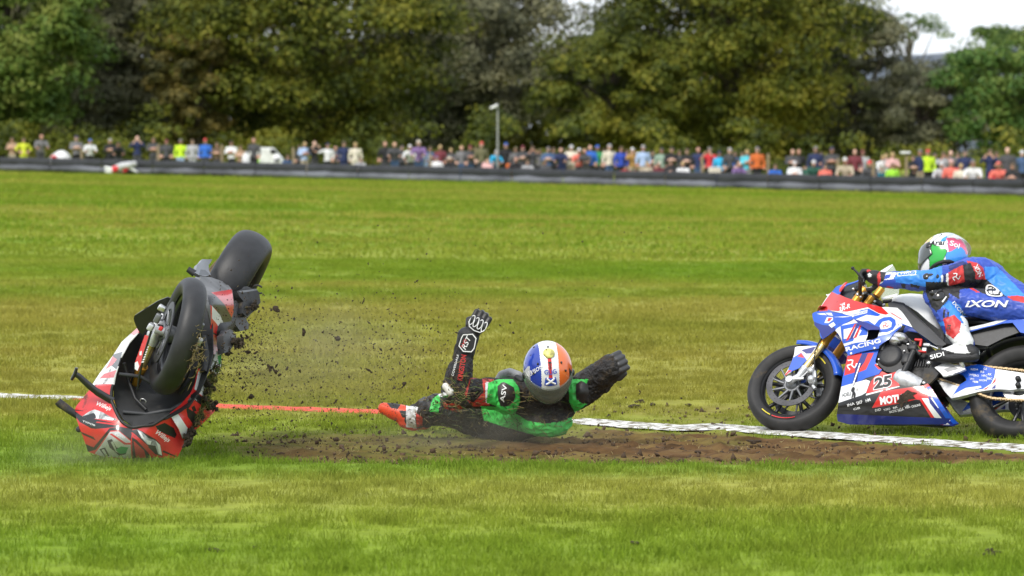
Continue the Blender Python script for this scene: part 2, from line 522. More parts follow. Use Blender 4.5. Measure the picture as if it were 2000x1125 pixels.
# ------------------------------------------------------------------ barrier in front of the crowd
def bar_pt(tx, off=0., z=0.):
    y = barrier_y(tx); x = tx * y / 7.825
    return Vector((x, y + off, far_z(tx) + z))
M_BLACK_SHEET = pmat('barrier_black_sheet', (.018, .019, .021), .45, var=.4, scale=1.5, bump=.3)
M_GREY_SHEET = pmat('barrier_grey_sheet', (.085, .088, .098), .30, var=.85, scale=.45, bump=.8, bscale=3)
def build_barrier():
    root = thing('crash_barrier', 'long low black sheeted crash barrier across the far edge of the grass', 'barrier', Matrix.Translation(bar_pt(0)))
    o0 = bar_pt(0)
    nseg = 46; T0, T1 = -2.3, 2.3
    for s in range(nseg):
        a, b = T0 + (T1 - T0) * s / nseg, T0 + (T1 - T0) * (s + 1) / nseg - .0015
        V, Fa = [], []
        steps = 10
        ph = random.uniform(0, 6)
        for i in range(steps + 1):
            t = a + (b - a) * i / steps
            sag = .04 * math.sin(i / steps * math.pi) * random.uniform(.6, 1.2) + .12 * noise.noise(Vector((t * 23, 1, 0))) + .05 * noise.noise(Vector((t * 90, 1, 0)))
            for off, z in ((0, .0), (-.25, .02), (-.42 - sag, .12), (-.40 - sag * .6, .23 + sag * .5), (-.22, .33 + sag), (-.10, .36 + sag * .6)):
                p = bar_pt(t, off, z) - o0; V.append(p)
        k = 6
        for i in range(steps):
            for j in range(k - 1): Fa.append((i * k + j, (i + 1) * k + j, (i + 1) * k + j + 1, i * k + j + 1))
        mesh_obj('skirt_roll', V, Fa, M_GREY_SHEET, root, smooth=True)
        V, Fa = [], []
        for i in range(steps + 1):
            t = a + (b - a) * i / steps
            top = .72 + .03 * noise.noise(Vector((t * 30, 5, 0)))
            for off, z in ((-.10, .30), (-.13, .5), (-.09, top), (.12, top + .01), (.16, .0)):
                V.append(bar_pt(t, off + .02 * noise.noise(Vector((t * 55, z * 3, 2))), z) - o0)
        k = 5
        for i in range(steps):
            for j in range(k - 1): Fa.append((i * k + j, (i + 1) * k + j, (i + 1) * k + j + 1, i * k + j + 1))
        mesh_obj('upper_sheet', V, Fa, M_BLACK_SHEET, root, smooth=True)
    return root
build_barrier()

# ------------------------------------------------------------------ trees
def leaf_mat(name, dark, light, warm):
    m = bpy.data.materials.new(name); m.use_nodes = True
    n, l = m.node_tree.nodes, m.node_tree.links
    b = n['Principled BSDF']; b.inputs['Roughness'].default_value = .6; b.inputs['Specular IOR Level'].default_value = .25
    g = n.new('ShaderNodeNewGeometry')
    z = n.new('ShaderNodeTexNoise'); z.inputs['Scale'].default_value = .55; z.inputs['Detail'].default_value = 3
    l.new(g.outputs['Position'], z.inputs['Vector'])
    r = n.new('ShaderNodeValToRGB'); e = r.color_ramp.elements
    e.new(.5)
    z2 = n.new('ShaderNodeTexNoise'); z2.inputs['Scale'].default_value = .16; z2.inputs['Detail'].default_value = 2; l.new(g.outputs['Position'], z2.inputs['Vector'])
    zz = n.new('ShaderNodeMath'); zz.operation = 'MULTIPLY_ADD'; zz.inputs[1].default_value = .8; l.new(z2.outputs['Fac'], zz.inputs[0])
    z3 = n.new('ShaderNodeMath'); z3.operation = 'MULTIPLY_ADD'; z3.inputs[1].default_value = .7; z3.inputs[2].default_value = -.25; l.new(z.outputs['Fac'], z3.inputs[0]); l.new(z3.outputs[0], zz.inputs[2])
    for q, (p, c) in zip(e, ((.34, dark), (.52, light), (.70, warm))): q.position = p; q.color = (*c, 1)
    ad = n.new('ShaderNodeMath'); ad.operation = 'MULTIPLY_ADD'; ad.inputs[1].default_value = .22; ad.inputs[2].default_value = -.11
    l.new(g.outputs['Random Per Island'], ad.inputs[0])
    ad2 = n.new('ShaderNodeMath'); l.new(zz.outputs[0], ad2.inputs[0]); l.new(ad.outputs[0], ad2.inputs[1])
    l.new(ad2.outputs[0], r.inputs['Fac'])
    tr = n.new('ShaderNodeBsdfTranslucent'); ms = n.new('ShaderNodeMixShader'); ms.inputs[0].default_value = .2
    l.new(r.outputs['Color'], b.inputs['Base Color']); l.new(r.outputs['Color'], tr.inputs['Color'])
    l.new(b.outputs[0], ms.inputs[1]); l.new(tr.outputs[0], ms.inputs[2]); l.new(ms.outputs[0], n['Material Output'].inputs['Surface'])
    return m
LEAF = {
    'green': leaf_mat('leaf_green', (.038, .078, .012), (.110, .180, .026), (.205, .235, .045)),
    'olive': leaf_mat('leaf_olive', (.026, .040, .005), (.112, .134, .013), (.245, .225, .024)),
    'brown': leaf_mat('leaf_bronze', (.036, .040, .011), (.138, .118, .026), (.265, .190, .042)),
    'grey': leaf_mat('leaf_grey_green_haze', (.072, .080, .046), (.165, .168, .095), (.240, .230, .120)),  # pale grey tones paint a hazy veil into the leaf colour
    'fresh': leaf_mat('leaf_fresh', (.026, .072, .015), (.078, .162, .030), (.165, .220, .044)),
}
M_BARK = pmat('bark', (.060, .048, .034), .9, var=.4, scale=3, bump=.6)

def leaf_cloud(clumps, per, size, droop=.3):
    """clumps: (n,7) centre xyz, radii xyz, weight -> quads spread through the clumps' outer volume"""
    C = np.asarray(clumps); n = len(C) * per
    ci = np.repeat(np.arange(len(C)), per)
    d = rng.normal(size=(n, 3)); d /= np.linalg.norm(d, axis=1, keepdims=True)
    d[:, 2] = np.where(d[:, 2] < -.35, -d[:, 2], d[:, 2])
    rr = rng.uniform(.55, 1.08, (n, 1))
    P = C[ci, :3] + d * C[ci, 3:6] * rr
    nrm = d + rng.normal(scale=.34, size=(n, 3)); nrm[:, 2] += .25
    nrm /= np.linalg.norm(nrm, axis=1, keepdims=True)
    ref = rng.normal(size=(n, 3))
    a = np.cross(nrm, ref); a /= np.linalg.norm(a, axis=1, keepdims=True)
    b = np.cross(nrm, a)
    s = size * rng.uniform(.55, 1.25, (n, 1))
    a = a * s; b = b * s * .62
    V = np.empty((n, 4, 3))
    V[:, 0] = P - a; V[:, 1] = P - b + [0, 0, -.02]; V[:, 2] = P + a; V[:, 3] = P + b
    V[:, 2, 2] -= s[:, 0] * droop; V[:, 0, 2] -= s[:, 0] * droop * .5
    return V.reshape(-1, 3), np.arange(n * 4).reshape(n, 4)

def tree(name, label, px, Y, half_px, top_px, bot_px, kind, nclump=150, per=70, size=.26, shape='dome', group='trees behind the crowd', squash=.8, seed=0, depth=None):
    rnd = random.Random(seed + int(px))
    base = W(px, 300, Y); gz = terrain(base.x, Y)
    root = thing(name, label, 'tree', Matrix.Translation((base.x, Y, gz)), group)
    top = W(px, top_px, Y).z - gz; bot = W(px, bot_px, Y).z - gz
    hw = half_px * Y / FPX; dp = depth or hw * .8
    cl = []
    cz, rz = (top + bot) / 2, (top - bot) / 2
    k = 0
    while len(cl) < nclump:
        u = Vector((rnd.gauss(0, 1), rnd.gauss(0, 1), rnd.gauss(0, 1))).normalized() * (rnd.random() ** .25)
        if u.y > .75: continue
        zz = u.z
        if shape == 'skirt':      # wide near the ground, narrower towards the top
            f = 1.12 - .42 * max(0, zz) ** 1.3 if zz > 0 else 1.12 + .08 * zz
            x, y = u.x * hw * f, u.y * dp * f
        elif shape == 'open':
            x, y = u.x * hw, u.y * dp
            if zz < -.2: continue
        else:
            f = 1 if zz > -.4 else .85
            x, y = u.x * hw * f, u.y * dp * f
        sc = hw * rnd.uniform(.14, .30)
        sc = min(max(sc, .5), 1.75)
        wob = 1 + .12 * noise.noise(Vector((x * .3, zz * 2, px)))
        cl.append((x * wob, y, cz + zz * rz * wob, sc * rnd.uniform(1.0, 1.5), sc * rnd.uniform(.9, 1.3), sc * rnd.uniform(.62, squash * 1.2), 1))
    V, Fa = leaf_cloud(cl, per, size)
    fast_mesh('crown', V, Fa, LEAF[kind], root)
    mb = MB()
    h = cz
    pts = [Vector((0, 0, -.2)), Vector((.1, 0, h * .4)), Vector((rnd.uniform(-.2, .2), 0, h)), Vector((rnd.uniform(-.3, .3), 0, top * .85))]
    r0 = max(.14, hw * .075)
    mb.tube(pts, [r0 * 1.3, r0, r0 * .7, r0 * .15], 10)
    for i in range(9):
        q = cl[rnd.randrange(len(cl))]
        s = Vector((0, 0, h * rnd.uniform(.35, 1.0)))
        e = Vector(q[:3]); mb.tube([s, s.lerp(e, .5) + Vector((0, 0, .25)), e], [r0 * .45, r0 * .28, r0 * .06], 7)
    mb.build('trunk', M_BARK, root)
    return root
TREES = [
    # name, label, px, Y, half, top, bottom, kind, shape
    ('broadleaf_tree', 'mid green leafy tree at the left edge behind the crowd', 20, 225, 175, -170, 300, 'green', 'dome'),
    ('broadleaf_tree', 'tall bronze tree painted hazy grey, second from the left behind the crowd', 215, 236, 165, -230, 300, 'grey', 'skirt'),
    ('broadleaf_tree', 'narrow bronze green tree left of the big olive tree', 385, 229, 90, 60, 300, 'brown', 'dome'),
    ('broadleaf_tree', 'broad dark olive tree, the widest in the left half', 615, 232, 262, -190, 305, 'olive', 'skirt'),
    ('broadleaf_tree', 'green tree painted hazy grey behind the lamp post', 925, 248, 195, -85, 300, 'grey', 'dome'),
    ('thin_tree', 'thinly leaved brown tree with sky showing through its top', 1165, 266, 165, -40, 260, 'brown', 'open'),
    ('broadleaf_tree', 'yellow olive tree just right of the lamp post', 1195, 233, 150, 70, 310, 'olive', 'dome'),
    ('broadleaf_tree', 'huge dark olive brown tree, tallest in the right half', 1425, 238, 245, -210, 310, 'olive', 'skirt'),
    ('broadleaf_tree', 'bronze tree painted hazy grey sloping down towards the gap of sky', 1665, 246, 140, 18, 310, 'grey', 'skirt'),
    ('shrub_tree', 'low grey green tree in the dip below the sky gap', 1800, 240, 115, 122, 318, 'grey', 'dome'),
    ('thin_tree', 'slender wispy tree standing alone against the sky', 1775, 330, 85, 22, 120, 'green', 'open'),
    ('broadleaf_tree', 'fresh green rounded tree at the right edge', 1975, 236, 150, 75, 318, 'fresh', 'dome'),
    ('thin_tree', 'airy light green tree behind the fresh green tree', 1965, 262, 110, 40, 240, 'green', 'dome'),
] + [('broadleaf_tree', 'wide %s tree in the row beyond the %s edge of the picture, number %s outwards' % (c, sd, w_), x_, 236, 230, -120 + dz, 310, kd_, 'skirt')
  for x_, c, sd, w_, kd_, dz in ((-290, 'green', 'left', 'one', 'green', 0), (-640, 'olive', 'left', 'two', 'olive', 60), (-1000, 'bronze', 'left', 'three', 'brown', 20), (2270, 'olive', 'right', 'one', 'olive', 60), (2620, 'green', 'right', 'two', 'fresh', 10), (2980, 'bronze', 'right', 'three', 'brown', 40))]
for i, (nm, lb, px, Y, hp, tp, bp, kd, sh) in enumerate(TREES):
    area = hp * (bp - tp)
    nc = int(max(26, min(300, area / 400)))
    per = 300
    if px < -200 or px > 2200: nc, per = 130, 130
    if sh == 'open': nc, per = int(nc * .55), 110
    tree(nm, lb, px, Y, hp, tp, bp, kd, nc, per, (.135 if nm != 'thin_tree' else .13) if -200 < px < 2200 else .22, sh, seed=i * 13)

# hedge bottoms and the wood further back read as one mass each
def wood(name, label, spans, Y, kind, hgt, n, per=60, size=.32, wild=.35, fat=1.):
    cl = []
    for _ in range(n):
        a, b = random.choice(spans)
        px = random.uniform(a, b); y = Y + random.uniform(0, 9)
        p = W(px, 300, y); g = terrain(p.x, y)
        h = hgt * max(.2, .75 + wild * noise.noise(Vector((px * .012, 2, Y))))
        cl.append((p.x, y, g + h * random.random() ** 1.1, 1.2 * fat, 1.2, .8 * fat, 1))
    V, Fa = leaf_cloud(cl, per, size)
    o = fast_mesh(name, V, Fa, LEAF[kind])
    return tag(o, label, 'woodland', kind='stuff')
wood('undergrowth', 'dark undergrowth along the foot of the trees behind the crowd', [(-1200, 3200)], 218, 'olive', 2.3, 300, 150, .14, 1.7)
wood('wood', 'dense far wood filling the gaps behind the front trees', [(-300, 1040), (-300, 1040), (-300, 1040), (1330, 1640), (-1300, -300), (2150, 3200)], 272, 'brown', 17, 1300, 75, .36, .35, 1.5)
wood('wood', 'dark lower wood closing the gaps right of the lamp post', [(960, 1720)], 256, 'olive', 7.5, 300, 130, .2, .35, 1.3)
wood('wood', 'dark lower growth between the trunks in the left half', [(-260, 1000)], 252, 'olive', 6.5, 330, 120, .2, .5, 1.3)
wood('wood', 'distant low wood seen through the dip at the right', [(1000, 3300)], 330, 'grey', 8.0, 260, 80, .3)
# hill far away in the gap, distance haze painted in as blue grey
def hill():
    V, Fa = [], []; n = 60
    for j, (y, f) in enumerate(((1500, 0.), (1900, .8), (2300, 1.), (2800, .6))):
        for i in range(n + 1):
            x = 60 + 1500 * i / n
            V.append((x, y, -2 + f * smoothstep(60, 160, x) * (72 + 26 * noise.noise(Vector((x * .003, j * .4, 7))) - .008 * x)))
    for j in range(3):
        for i in range(n): Fa.append((j * (n + 1) + i, j * (n + 1) + i + 1, (j + 1) * (n + 1) + i + 1, (j + 1) * (n + 1) + i))
    m = pmat('hill_hazed_blue', (.085, .105, .135), .95, var=.3, scale=.012)
    tag(mesh_obj('hill', V, Fa, m, smooth=True), 'wooded hill on the horizon, painted blue grey like haze', 'hill', kind='structure')
hill()
# ------------------------------------------------------------------ shaped panels, lettering, bodies
def tps(ctrl):
    """thin plate spline through (x, y, value) points"""
    P = np.array([c[:2] for c in ctrl], float); v = np.array([c[2] for c in ctrl], float)
    n = len(P); s = 100.
    Q = P / s
    d = np.linalg.norm(Q[:, None] - Q[None], axis=2)
    K = np.where(d > 0, d * d * np.log(d + 1e-12), 0) + np.eye(n) * 1e-4
    A = np.zeros((n + 3, n + 3)); A[:n, :n] = K; A[:n, n] = 1; A[:n, n + 1:] = Q; A[n, :n] = 1; A[n + 1:, :n] = Q.T
    w = np.linalg.solve(A, np.concatenate([v, [0, 0, 0]]))
    def f(x, y):
        q = np.array([x, y]) / s
        r = np.linalg.norm(Q - q, axis=1)
        return float(np.dot(w[:n], np.where(r > 0, r * r * np.log(r + 1e-12), 0)) + w[n] + w[n + 1] * q[0] + w[n + 2] * q[1])
    return f
class Surf:
    """a curved sheet: traced outline -> real 3D points in a thing's own space"""
    def __init__(s, M, axis, ctrl, sign=1):
        s.Mi = M.inverted(); s.axis = axis; s.sign = sign
        s.f = tps(ctrl) if len(ctrl) > 2 else (lambda x, y, c=ctrl[0][2]: c)
    def __call__(s, px, py, off=0.):
        p = local_hit(s.Mi, px, py, s.axis, s.f(px, py))
        return p + (s.Mi.to_3x3() @ -ray(px, py).normalized()) * off if off else p
def densify(poly, step):
    out = []
    for i, p in enumerate(poly):
        q = poly[(i + 1) % len(poly)]
        d = math.hypot(q[0] - p[0], q[1] - p[1]); k = max(1, int(math.ceil(d / step)))
        for j in range(k): out.append((p[0] + (q[0] - p[0]) * j / k, p[1] + (q[1] - p[1]) * j / k))
    return out
def panel(name, surf, outline, zones, parent, thick=.005, step=9, off=0., mirror=False, holes=(), label=None):
    """zones: [(material, polygon or None)], later ones painted over earlier ones"""
    outline = densify(outline, step)
    V, E = [], []
    def loop(p):
        o = len(V); n = len(p)
        V.extend(Vector(q) for q in p); E.extend((o + i, o + (i + 1) % n) for i in range(n))
    loop(outline)
    polys = []
    for m, z in zones:
        if z is not None:
            zz = densify(z, step); polys.append(zz); loop(zz)
        else: polys.append(None)
    for h in holes: loop(densify(h, step))
    xs, ys = [p[0] for p in outline], [p[1] for p in outline]
    for x in np.arange(min(xs) + step * .5, max(xs), step):
        for y in np.arange(min(ys) + step * .5, max(ys), step):
            if inside(outline, x, y): V.append(Vector((x, y)))
    r = delaunay_2d_cdt(V, E, [], 0, 1e-4)
    vs_, fs = r[0], r[2]
    mats, keys, faces, idx = [], {}, [], []
    for f in fs:
        c = (vs_[f[0]] + vs_[f[1]] + vs_[f[2]]) / 3
        if not inside(outline, c.x, c.y): continue
        if any(inside(h, c.x, c.y) for h in holes): continue
        mt = zones[0][0]
        for (m, z), pz in zip(zones, polys):
            if pz is None or inside(pz, c.x, c.y): mt = m
        if mt not in keys: keys[mt] = len(mats); mats.append(mt)
        faces.append(tuple(f)); idx.append(keys[mt])
    pts = [surf(v.x, v.y, off) for v in vs_]
    o = mesh_obj(name, pts, faces, mats, parent, idx, True)
    bm = bmesh.new(); bm.from_mesh(o.data)
    bmesh.ops.delete(bm, geom=[v for v in bm.verts if not v.link_faces], context='VERTS')
    bmesh.ops.recalc_face_normals(bm, faces=bm.faces); bm.to_mesh(o.data); bm.free()
    sdf = o.modifiers.new('thickness', 'SOLIDIFY'); sdf.thickness = thick; sdf.offset = 0
    es = o.modifiers.new('crisp_rim', 'EDGE_SPLIT'); es.split_angle = R(38)
    if label: o['label'] = label
    if mirror:
        me = o.data.copy()
        for v in me.vertices: v.co.y = -v.co.y
        bm = bmesh.new(); bm.from_mesh(me); bmesh.ops.reverse_faces(bm, faces=bm.faces); bm.to_mesh(me); bm.free()
        o2 = link(bpy.data.objects.new(name, me), parent)
        s2 = o2.modifiers.new('thickness', 'SOLIDIFY'); s2.thickness = thick; s2.offset = 0
        es = o2.modifiers.new('crisp_rim', 'EDGE_SPLIT'); es.split_angle = R(38)
    return o
_txt = {}
def glyphs(text, bold=0., shear=0.):
    k = (text, bold, shear)
    if k not in _txt:
        cu = bpy.data.curves.new('lettering', 'FONT'); cu.body = text; cu.size = 1; cu.offset = bold; cu.shear = shear; cu.resolution_u = 3
        ob = bpy.data.objects.new('lettering', cu); COL.objects.link(ob)
        me = bpy.data.meshes.new_from_object(ob.evaluated_get(bpy.context.evaluated_depsgraph_get()))
        bm = bmesh.new(); bm.from_mesh(me); bmesh.ops.triangulate(bm, faces=bm.faces)
        _txt[k] = ([(v.co.x, v.co.y) for v in bm.verts], [[v.index for v in f.verts] for f in bm.faces])
        bm.free(); bpy.data.meshes.remove(me); bpy.data.objects.remove(ob); bpy.data.curves.remove(cu)
    return _txt[k]
def lettering(surf, text, p0, p1, height, mat, parent, off=.005, bold=.015, shear=0., name='lettering', up=None):
    """text set along p0 -> p1 (traced), letters `height` px high"""
    v, f = glyphs(text, bold, shear)
    xs = [a for a, b in v]; w = max(xs) - min(xs); x0 = min(xs)
    hh = max(b for a, b in v if True); 
    d = Vector((p1[0] - p0[0], p1[1] - p0[1])); L = d.length; d.normalize()
    n = Vector(up).normalized() if up else Vector((d.y, -d.x))
    pts = []
    for a, b in v:
        q = Vector(p0) + d * ((a - x0) / w * L) + n * (b / hh * height)
        pts.append(surf(q.x, q.y, off))
    return mesh_obj(name, pts, f, mat, parent)
def stroke_poly(pts, w):
    """thick open polyline as polygon"""
    L, Rr = [], []
    for i, p in enumerate(pts):
        a = Vector(pts[max(i - 1, 0)]); b = Vector(pts[min(i + 1, len(pts) - 1)])
        d = (b - a).normalized(); n = Vector((-d.y, d.x)) * w / 2
        L.append(tuple(Vector(p) + n)); Rr.append(tuple(Vector(p) - n))
    return L + Rr[::-1]
def decal(name, surf, poly, mat, parent, off=.005, step=8):
    return panel(name, surf, poly, [(mat, None)], parent, thick=.0015, step=step, off=off)
def triskelion(surf, c, r, mat, parent, rot=0., name='emblem', off=.005):
    """three running legs joined at the hip"""
    leg = [(-.10, .0), (.06, .16), (.30, .50), (.20, .62), (.00, .66), (-.28, .70), (-.34, .92), (-.20, 1.0), (-.12, .84), (.10, .86), (.42, .72), (.56, .50), (.30, .14), (.12, -.08)]
    pts, fc = [], []
    vv = []
    for k in range(3):
        a = rot + k * 2 * math.pi / 3
        vv.append([(c[0] + r * (x * math.cos(a) - y * math.sin(a)), c[1] - r * (x * math.sin(a) + y * math.cos(a))) for x, y in leg])
    V, Fa = [], []
    for poly in vv:
        o = len(V); V += [Vector(p) for p in poly]
        rr = delaunay_2d_cdt([Vector(p) for p in poly], [(i, (i + 1) % len(poly)) for i in range(len(poly))], [], 1, 1e-4)
        V = V[:o]; V += rr[0]
        Fa += [tuple(i + o for i in f) for f in rr[2]]
    return mesh_obj(name, [surf(p.x, p.y, off) for p in V], Fa, mat, parent)

class RaySurf:
    """lays traced marks on the real surface of a finished part"""
    def __init__(s, objs, M, back=.05):
        from mathutils.bvhtree import BVHTree
        V, Fa = [], []
        for o in (objs if isinstance(objs, (list, tuple)) else [objs]):
            k = len(V); V += [M @ v.co for v in o.data.vertices]; Fa += [tuple(i + k for i in p.vertices) for p in o.data.polygons]
        s.t = BVHTree.FromPolygons(V, Fa); s.Mi = M.inverted(); s.last = None
    def __call__(s, px, py, off=0.):
        d = ray(px, py).normalized()
        hit = s.t.ray_cast(CP, d)
        t = hit[3] if hit[0] is not None else s.last
        if t is None: t = 23.
        s.last = t
        return s.Mi @ (CP + d * (t - off))
class Blob:
    """rounded volumes melted into one continuous surface"""
    def __init__(s): s.mb = MB()
    def cap(s, p0, r0, p1, r1, n=18):
        p0, p1 = Vector(p0), Vector(p1); ax = p1 - p0
        q = ax.to_track_quat('Z', 'X').to_matrix(); L = ax.length
        prof = [(0, -r0)] + [(r0 * math.cos(t), r0 * math.sin(t)) for t in np.linspace(-1.3, 0, 6)] + [(r1 * math.cos(t), L + r1 * math.sin(t)) for t in np.linspace(0, 1.3, 6)] + [(0, L + r1)]
        V, Fa = [], []
        m = len(prof)
        for k in range(n):
            a = 2 * math.pi * k / n
            for r, h in prof: V.append(q @ Vector((r * math.cos(a), r * math.sin(a), h)) + p0)
        for k in range(n):
            k2 = (k + 1) % n
            for j in range(m - 1): Fa.append((k * m + j, k2 * m + j, k2 * m + j + 1, k * m + j + 1))
        s.mb.add(V, Fa); return s
    def chain(s, pts, rs):
        for a, b, ra, rb in zip(pts, pts[1:], rs, rs[1:]): s.cap(a, ra, b, rb)
        return s
    def ell(s, c, r, rot=None): s.mb.ball(c, r, 24, 14, rot=rot); return s
    def box(s, c, size, T=None, bev=.01): s.mb.box(c, size, T, 0, bev); return s
    def mesh(s, voxel, smooth=3, fold=0., fscale=10.):
        me = bpy.data.meshes.new('melt'); me.from_pydata([tuple(v) for v in s.mb.v], [], s.mb.f); me.update()
        bm = bmesh.new(); bm.from_mesh(me); bmesh.ops.remove_doubles(bm, verts=bm.verts, dist=1e-5); bmesh.ops.recalc_face_normals(bm, faces=bm.faces); bm.to_mesh(me); bm.free()
        o = bpy.data.objects.new('melt', me); COL.objects.link(o)
        r = o.modifiers.new('r', 'REMESH'); r.mode = 'VOXEL'; r.voxel_size = voxel; r.use_smooth_shade = True
        if smooth:
            k = o.modifiers.new('s', 'SMOOTH'); k.factor = .5; k.iterations = smooth
        out = bpy.data.meshes.new_from_object(o.evaluated_get(bpy.context.evaluated_depsgraph_get()))
        bpy.data.objects.remove(o); bpy.data.meshes.remove(me)
        if fold > 0:
            n = len(out.vertices); co = np.empty(n * 3, np.float32); no = np.empty(n * 3, np.float32)
            out.vertices.foreach_get('co', co); out.vertices.foreach_get('normal', no)
            co, no = co.reshape(-1, 3), no.reshape(-1, 3)
            d = np.array([noise.noise(Vector(p) * fscale) * .7 + .5 * (1 - 2 * abs(noise.noise(Vector(p) * fscale * .6 + Vector((9, 4, 2))))) + .42 * (1 - 3 * abs(noise.noise(Vector(p) * fscale * 2.2 + Vector((1, 7, 2))))) for p in co], np.float32)
            co += no * (d * fold)[:, None]
            out.vertices.foreach_set('co', co.ravel())
        out.polygons.foreach_set('use_smooth', [True] * len(out.polygons)); out.update()
        return out
    def build(s, name, mats, parent=None, voxel=.008, smooth=3, fold=0., fscale=10., paint=None):
        me = s.mesh(voxel, smooth, fold, fscale); me.name = name
        for m in (mats if isinstance(mats, (list, tuple)) else [mats]): me.materials.append(m)
        if paint:
            me.polygons.foreach_set('material_index', [paint(p.center, p.normal) for p in me.polygons])
        return link(bpy.data.objects.new(name, me), parent)

# ------------------------------------------------------------------ paints and metals
BLUE = pmat('paint_blue', (.014, .095, .56), .28, coat=.5, var=.12, dirt=.05, dscale=22, dirtcol=(.05, .045, .04))
DBLUE = pmat('paint_dark_blue', (.012, .022, .20), .3, coat=.5, var=.1)
WHITE = pmat('paint_white', (.76, .77, .78), .3, coat=.5, var=.07, dirt=.06, dscale=22, dirtcol=(.22, .19, .14))
RED = pmat('paint_red', (.62, .022, .020), .3, coat=.5, var=.12, dirt=.05, dscale=22, dirtcol=(.06, .03, .02))
BLACKP = pmat('paint_black', (.012, .012, .014), .35, coat=.4, var=.2)
SCUFF = pmat('scuffed_black', (.022, .022, .024), .6, var=.5, scale=20, dirt=.25, dirtcol=(.11, .085, .05), dscale=9)
RUBBER = pmat('tyre_rubber', (.016, .016, .018), .5, var=.35, scale=16, bump=.03, dirt=.05, dirtcol=(.05, .045, .04), dscale=30)
RUBBERD = pmat('tyre_rubber_dusty', (.020, .019, .019), .65, var=.35, scale=14, dirt=.16, dirtcol=(.10, .075, .045), dscale=7)
CARBON = pmat('carbon_black', (.020, .021, .023), .4, var=.4, scale=60, coat=.3)
DGREY = pmat('frame_dark_grey', (.050, .052, .058), .5, var=.2)
MGREY = pmat('cast_grey', (.19, .195, .205), .45, metal=.6, var=.2)
SILVER = pmat('machined_alloy', (.62, .62, .63), .3, metal=.85, var=.15, scale=18)
ALLOY = pmat('alloy_light', (.56, .57, .59), .40, metal=.45, var=.3, scale=30)
STEEL = pmat('brake_steel', (.070, .070, .076), .45, metal=.7, var=.3)
GOLD = pmat('fork_gold', (.66, .33, .045), .32, metal=.55, var=.12)
GOLDL = pmat('fork_slider', (.72, .55, .24), .25, metal=.7, var=.15)
CHAINM = pmat('chain_brass', (.34, .25, .14), .45, metal=.6, var=.3, scale=40)
ENGINE = pmat('engine_black', (.016, .016, .018), .5, var=.4, scale=12, bump=.06)
MUD = pmat('wet_mud', (.050, .034, .020), .9, var=.5, scale=12, bump=.8)
PLEX = glass_mat('clear_plexiglass', (.85, .90, .88), .22)
GREEN = pmat('suit_green', (.050, .46, .085), .5, var=.1)
MATW = pmat('print_white', (.80, .80, .80), .55, var=.04)
MATK = pmat('print_black', (.014, .014, .016), .55, var=.1)
MATR = pmat('print_red', (.62, .03, .03), .5, var=.06)
MATB = pmat('print_blue', (.02, .075, .45), .5, var=.06)
YEL = pmat('print_yellow', (.75, .62, .05), .5, var=.06)

# ------------------------------------------------------------------ wheels and brakes, in a motorcycle's own space (x forward, y left, z up)
def wheel(root, name, c, Rt, wid, S, rubber, rim_m, front=True, stripes=None, spin=.3):
    """c axle centre, Rt tyre radius, wid tyre width; S steering transform"""
    T = S @ Matrix.Translation(c)
    w = bpy.data.objects.new(name, None); w.empty_display_size = .05; link(w, root)
    rr = .2165
    h = wid / 2
    prof = []
    for k in range(25):                       # round slick crown
        t = math.pi * k / 24
        yy = math.cos(t) * h
        r = rr + .012 + (Rt - rr - .012) * math.sin(t) ** .62
        prof.append((r, yy * (1.0 if abs(math.cos(t)) < .97 else .93)))
    prof = [(rr - .006, h * .60)] + [(rr + .004, h * .80)] + prof[1:-1] + [(rr + .004, -h * .80), (rr - .006, -h * .60)]
    MB().lathe(prof, 72, T=T).build('tyre', rubber, w)
    rim = MB()
    hb = h * .62
    rim.lathe([(rr - .004, hb), (rr + .006, hb + .004), (rr + .005, hb - .006), (rr - .014, hb - .012), (rr - .026, hb * .3), (rr - .026, -hb * .3), (rr - .014, -hb + .012), (rr + .005, -hb + .006), (rr + .006, -hb - .004), (rr - .004, -hb)], 64, T=T)
    rim.build('rim', rim_m, w)
    hub = MB().lathe([(.0, .075), (.018, .075), (.03, .07), (.045, .045), (.04, 0), (.045, -.045), (.03, -.07), (.018, -.075), (.0, -.075)], 32, T=T)
    hub.build('hub', MGREY, w)
    for k in range(5):                          # forked spokes
        a = spin + k * 2 * math.pi / 5
        sp = MB()
        for da in (-.17, .17):
            p0 = Vector((math.cos(a) * .035, 0, math.sin(a) * .035)); p1 = Vector((math.cos(a + da) * .195, 0, math.sin(a + da) * .195))
            pm = Vector((math.cos(a + da * .4) * .10, 0, math.sin(a + da * .4) * .10))
            sp.tube([p0, pm, p1], [.016, .013, .012], 8, T=T)
        sp.build('spoke', rim_m, w)
    for col, a0, a1 in stripes or ():
        MB().lathe([(rr + .019, h * .955), (rr + .026, h * 1.012)], 24, T=T, a0=a0, a1=a1).build('tyre_marking', [RED, YEL][col], w)
    return w, T
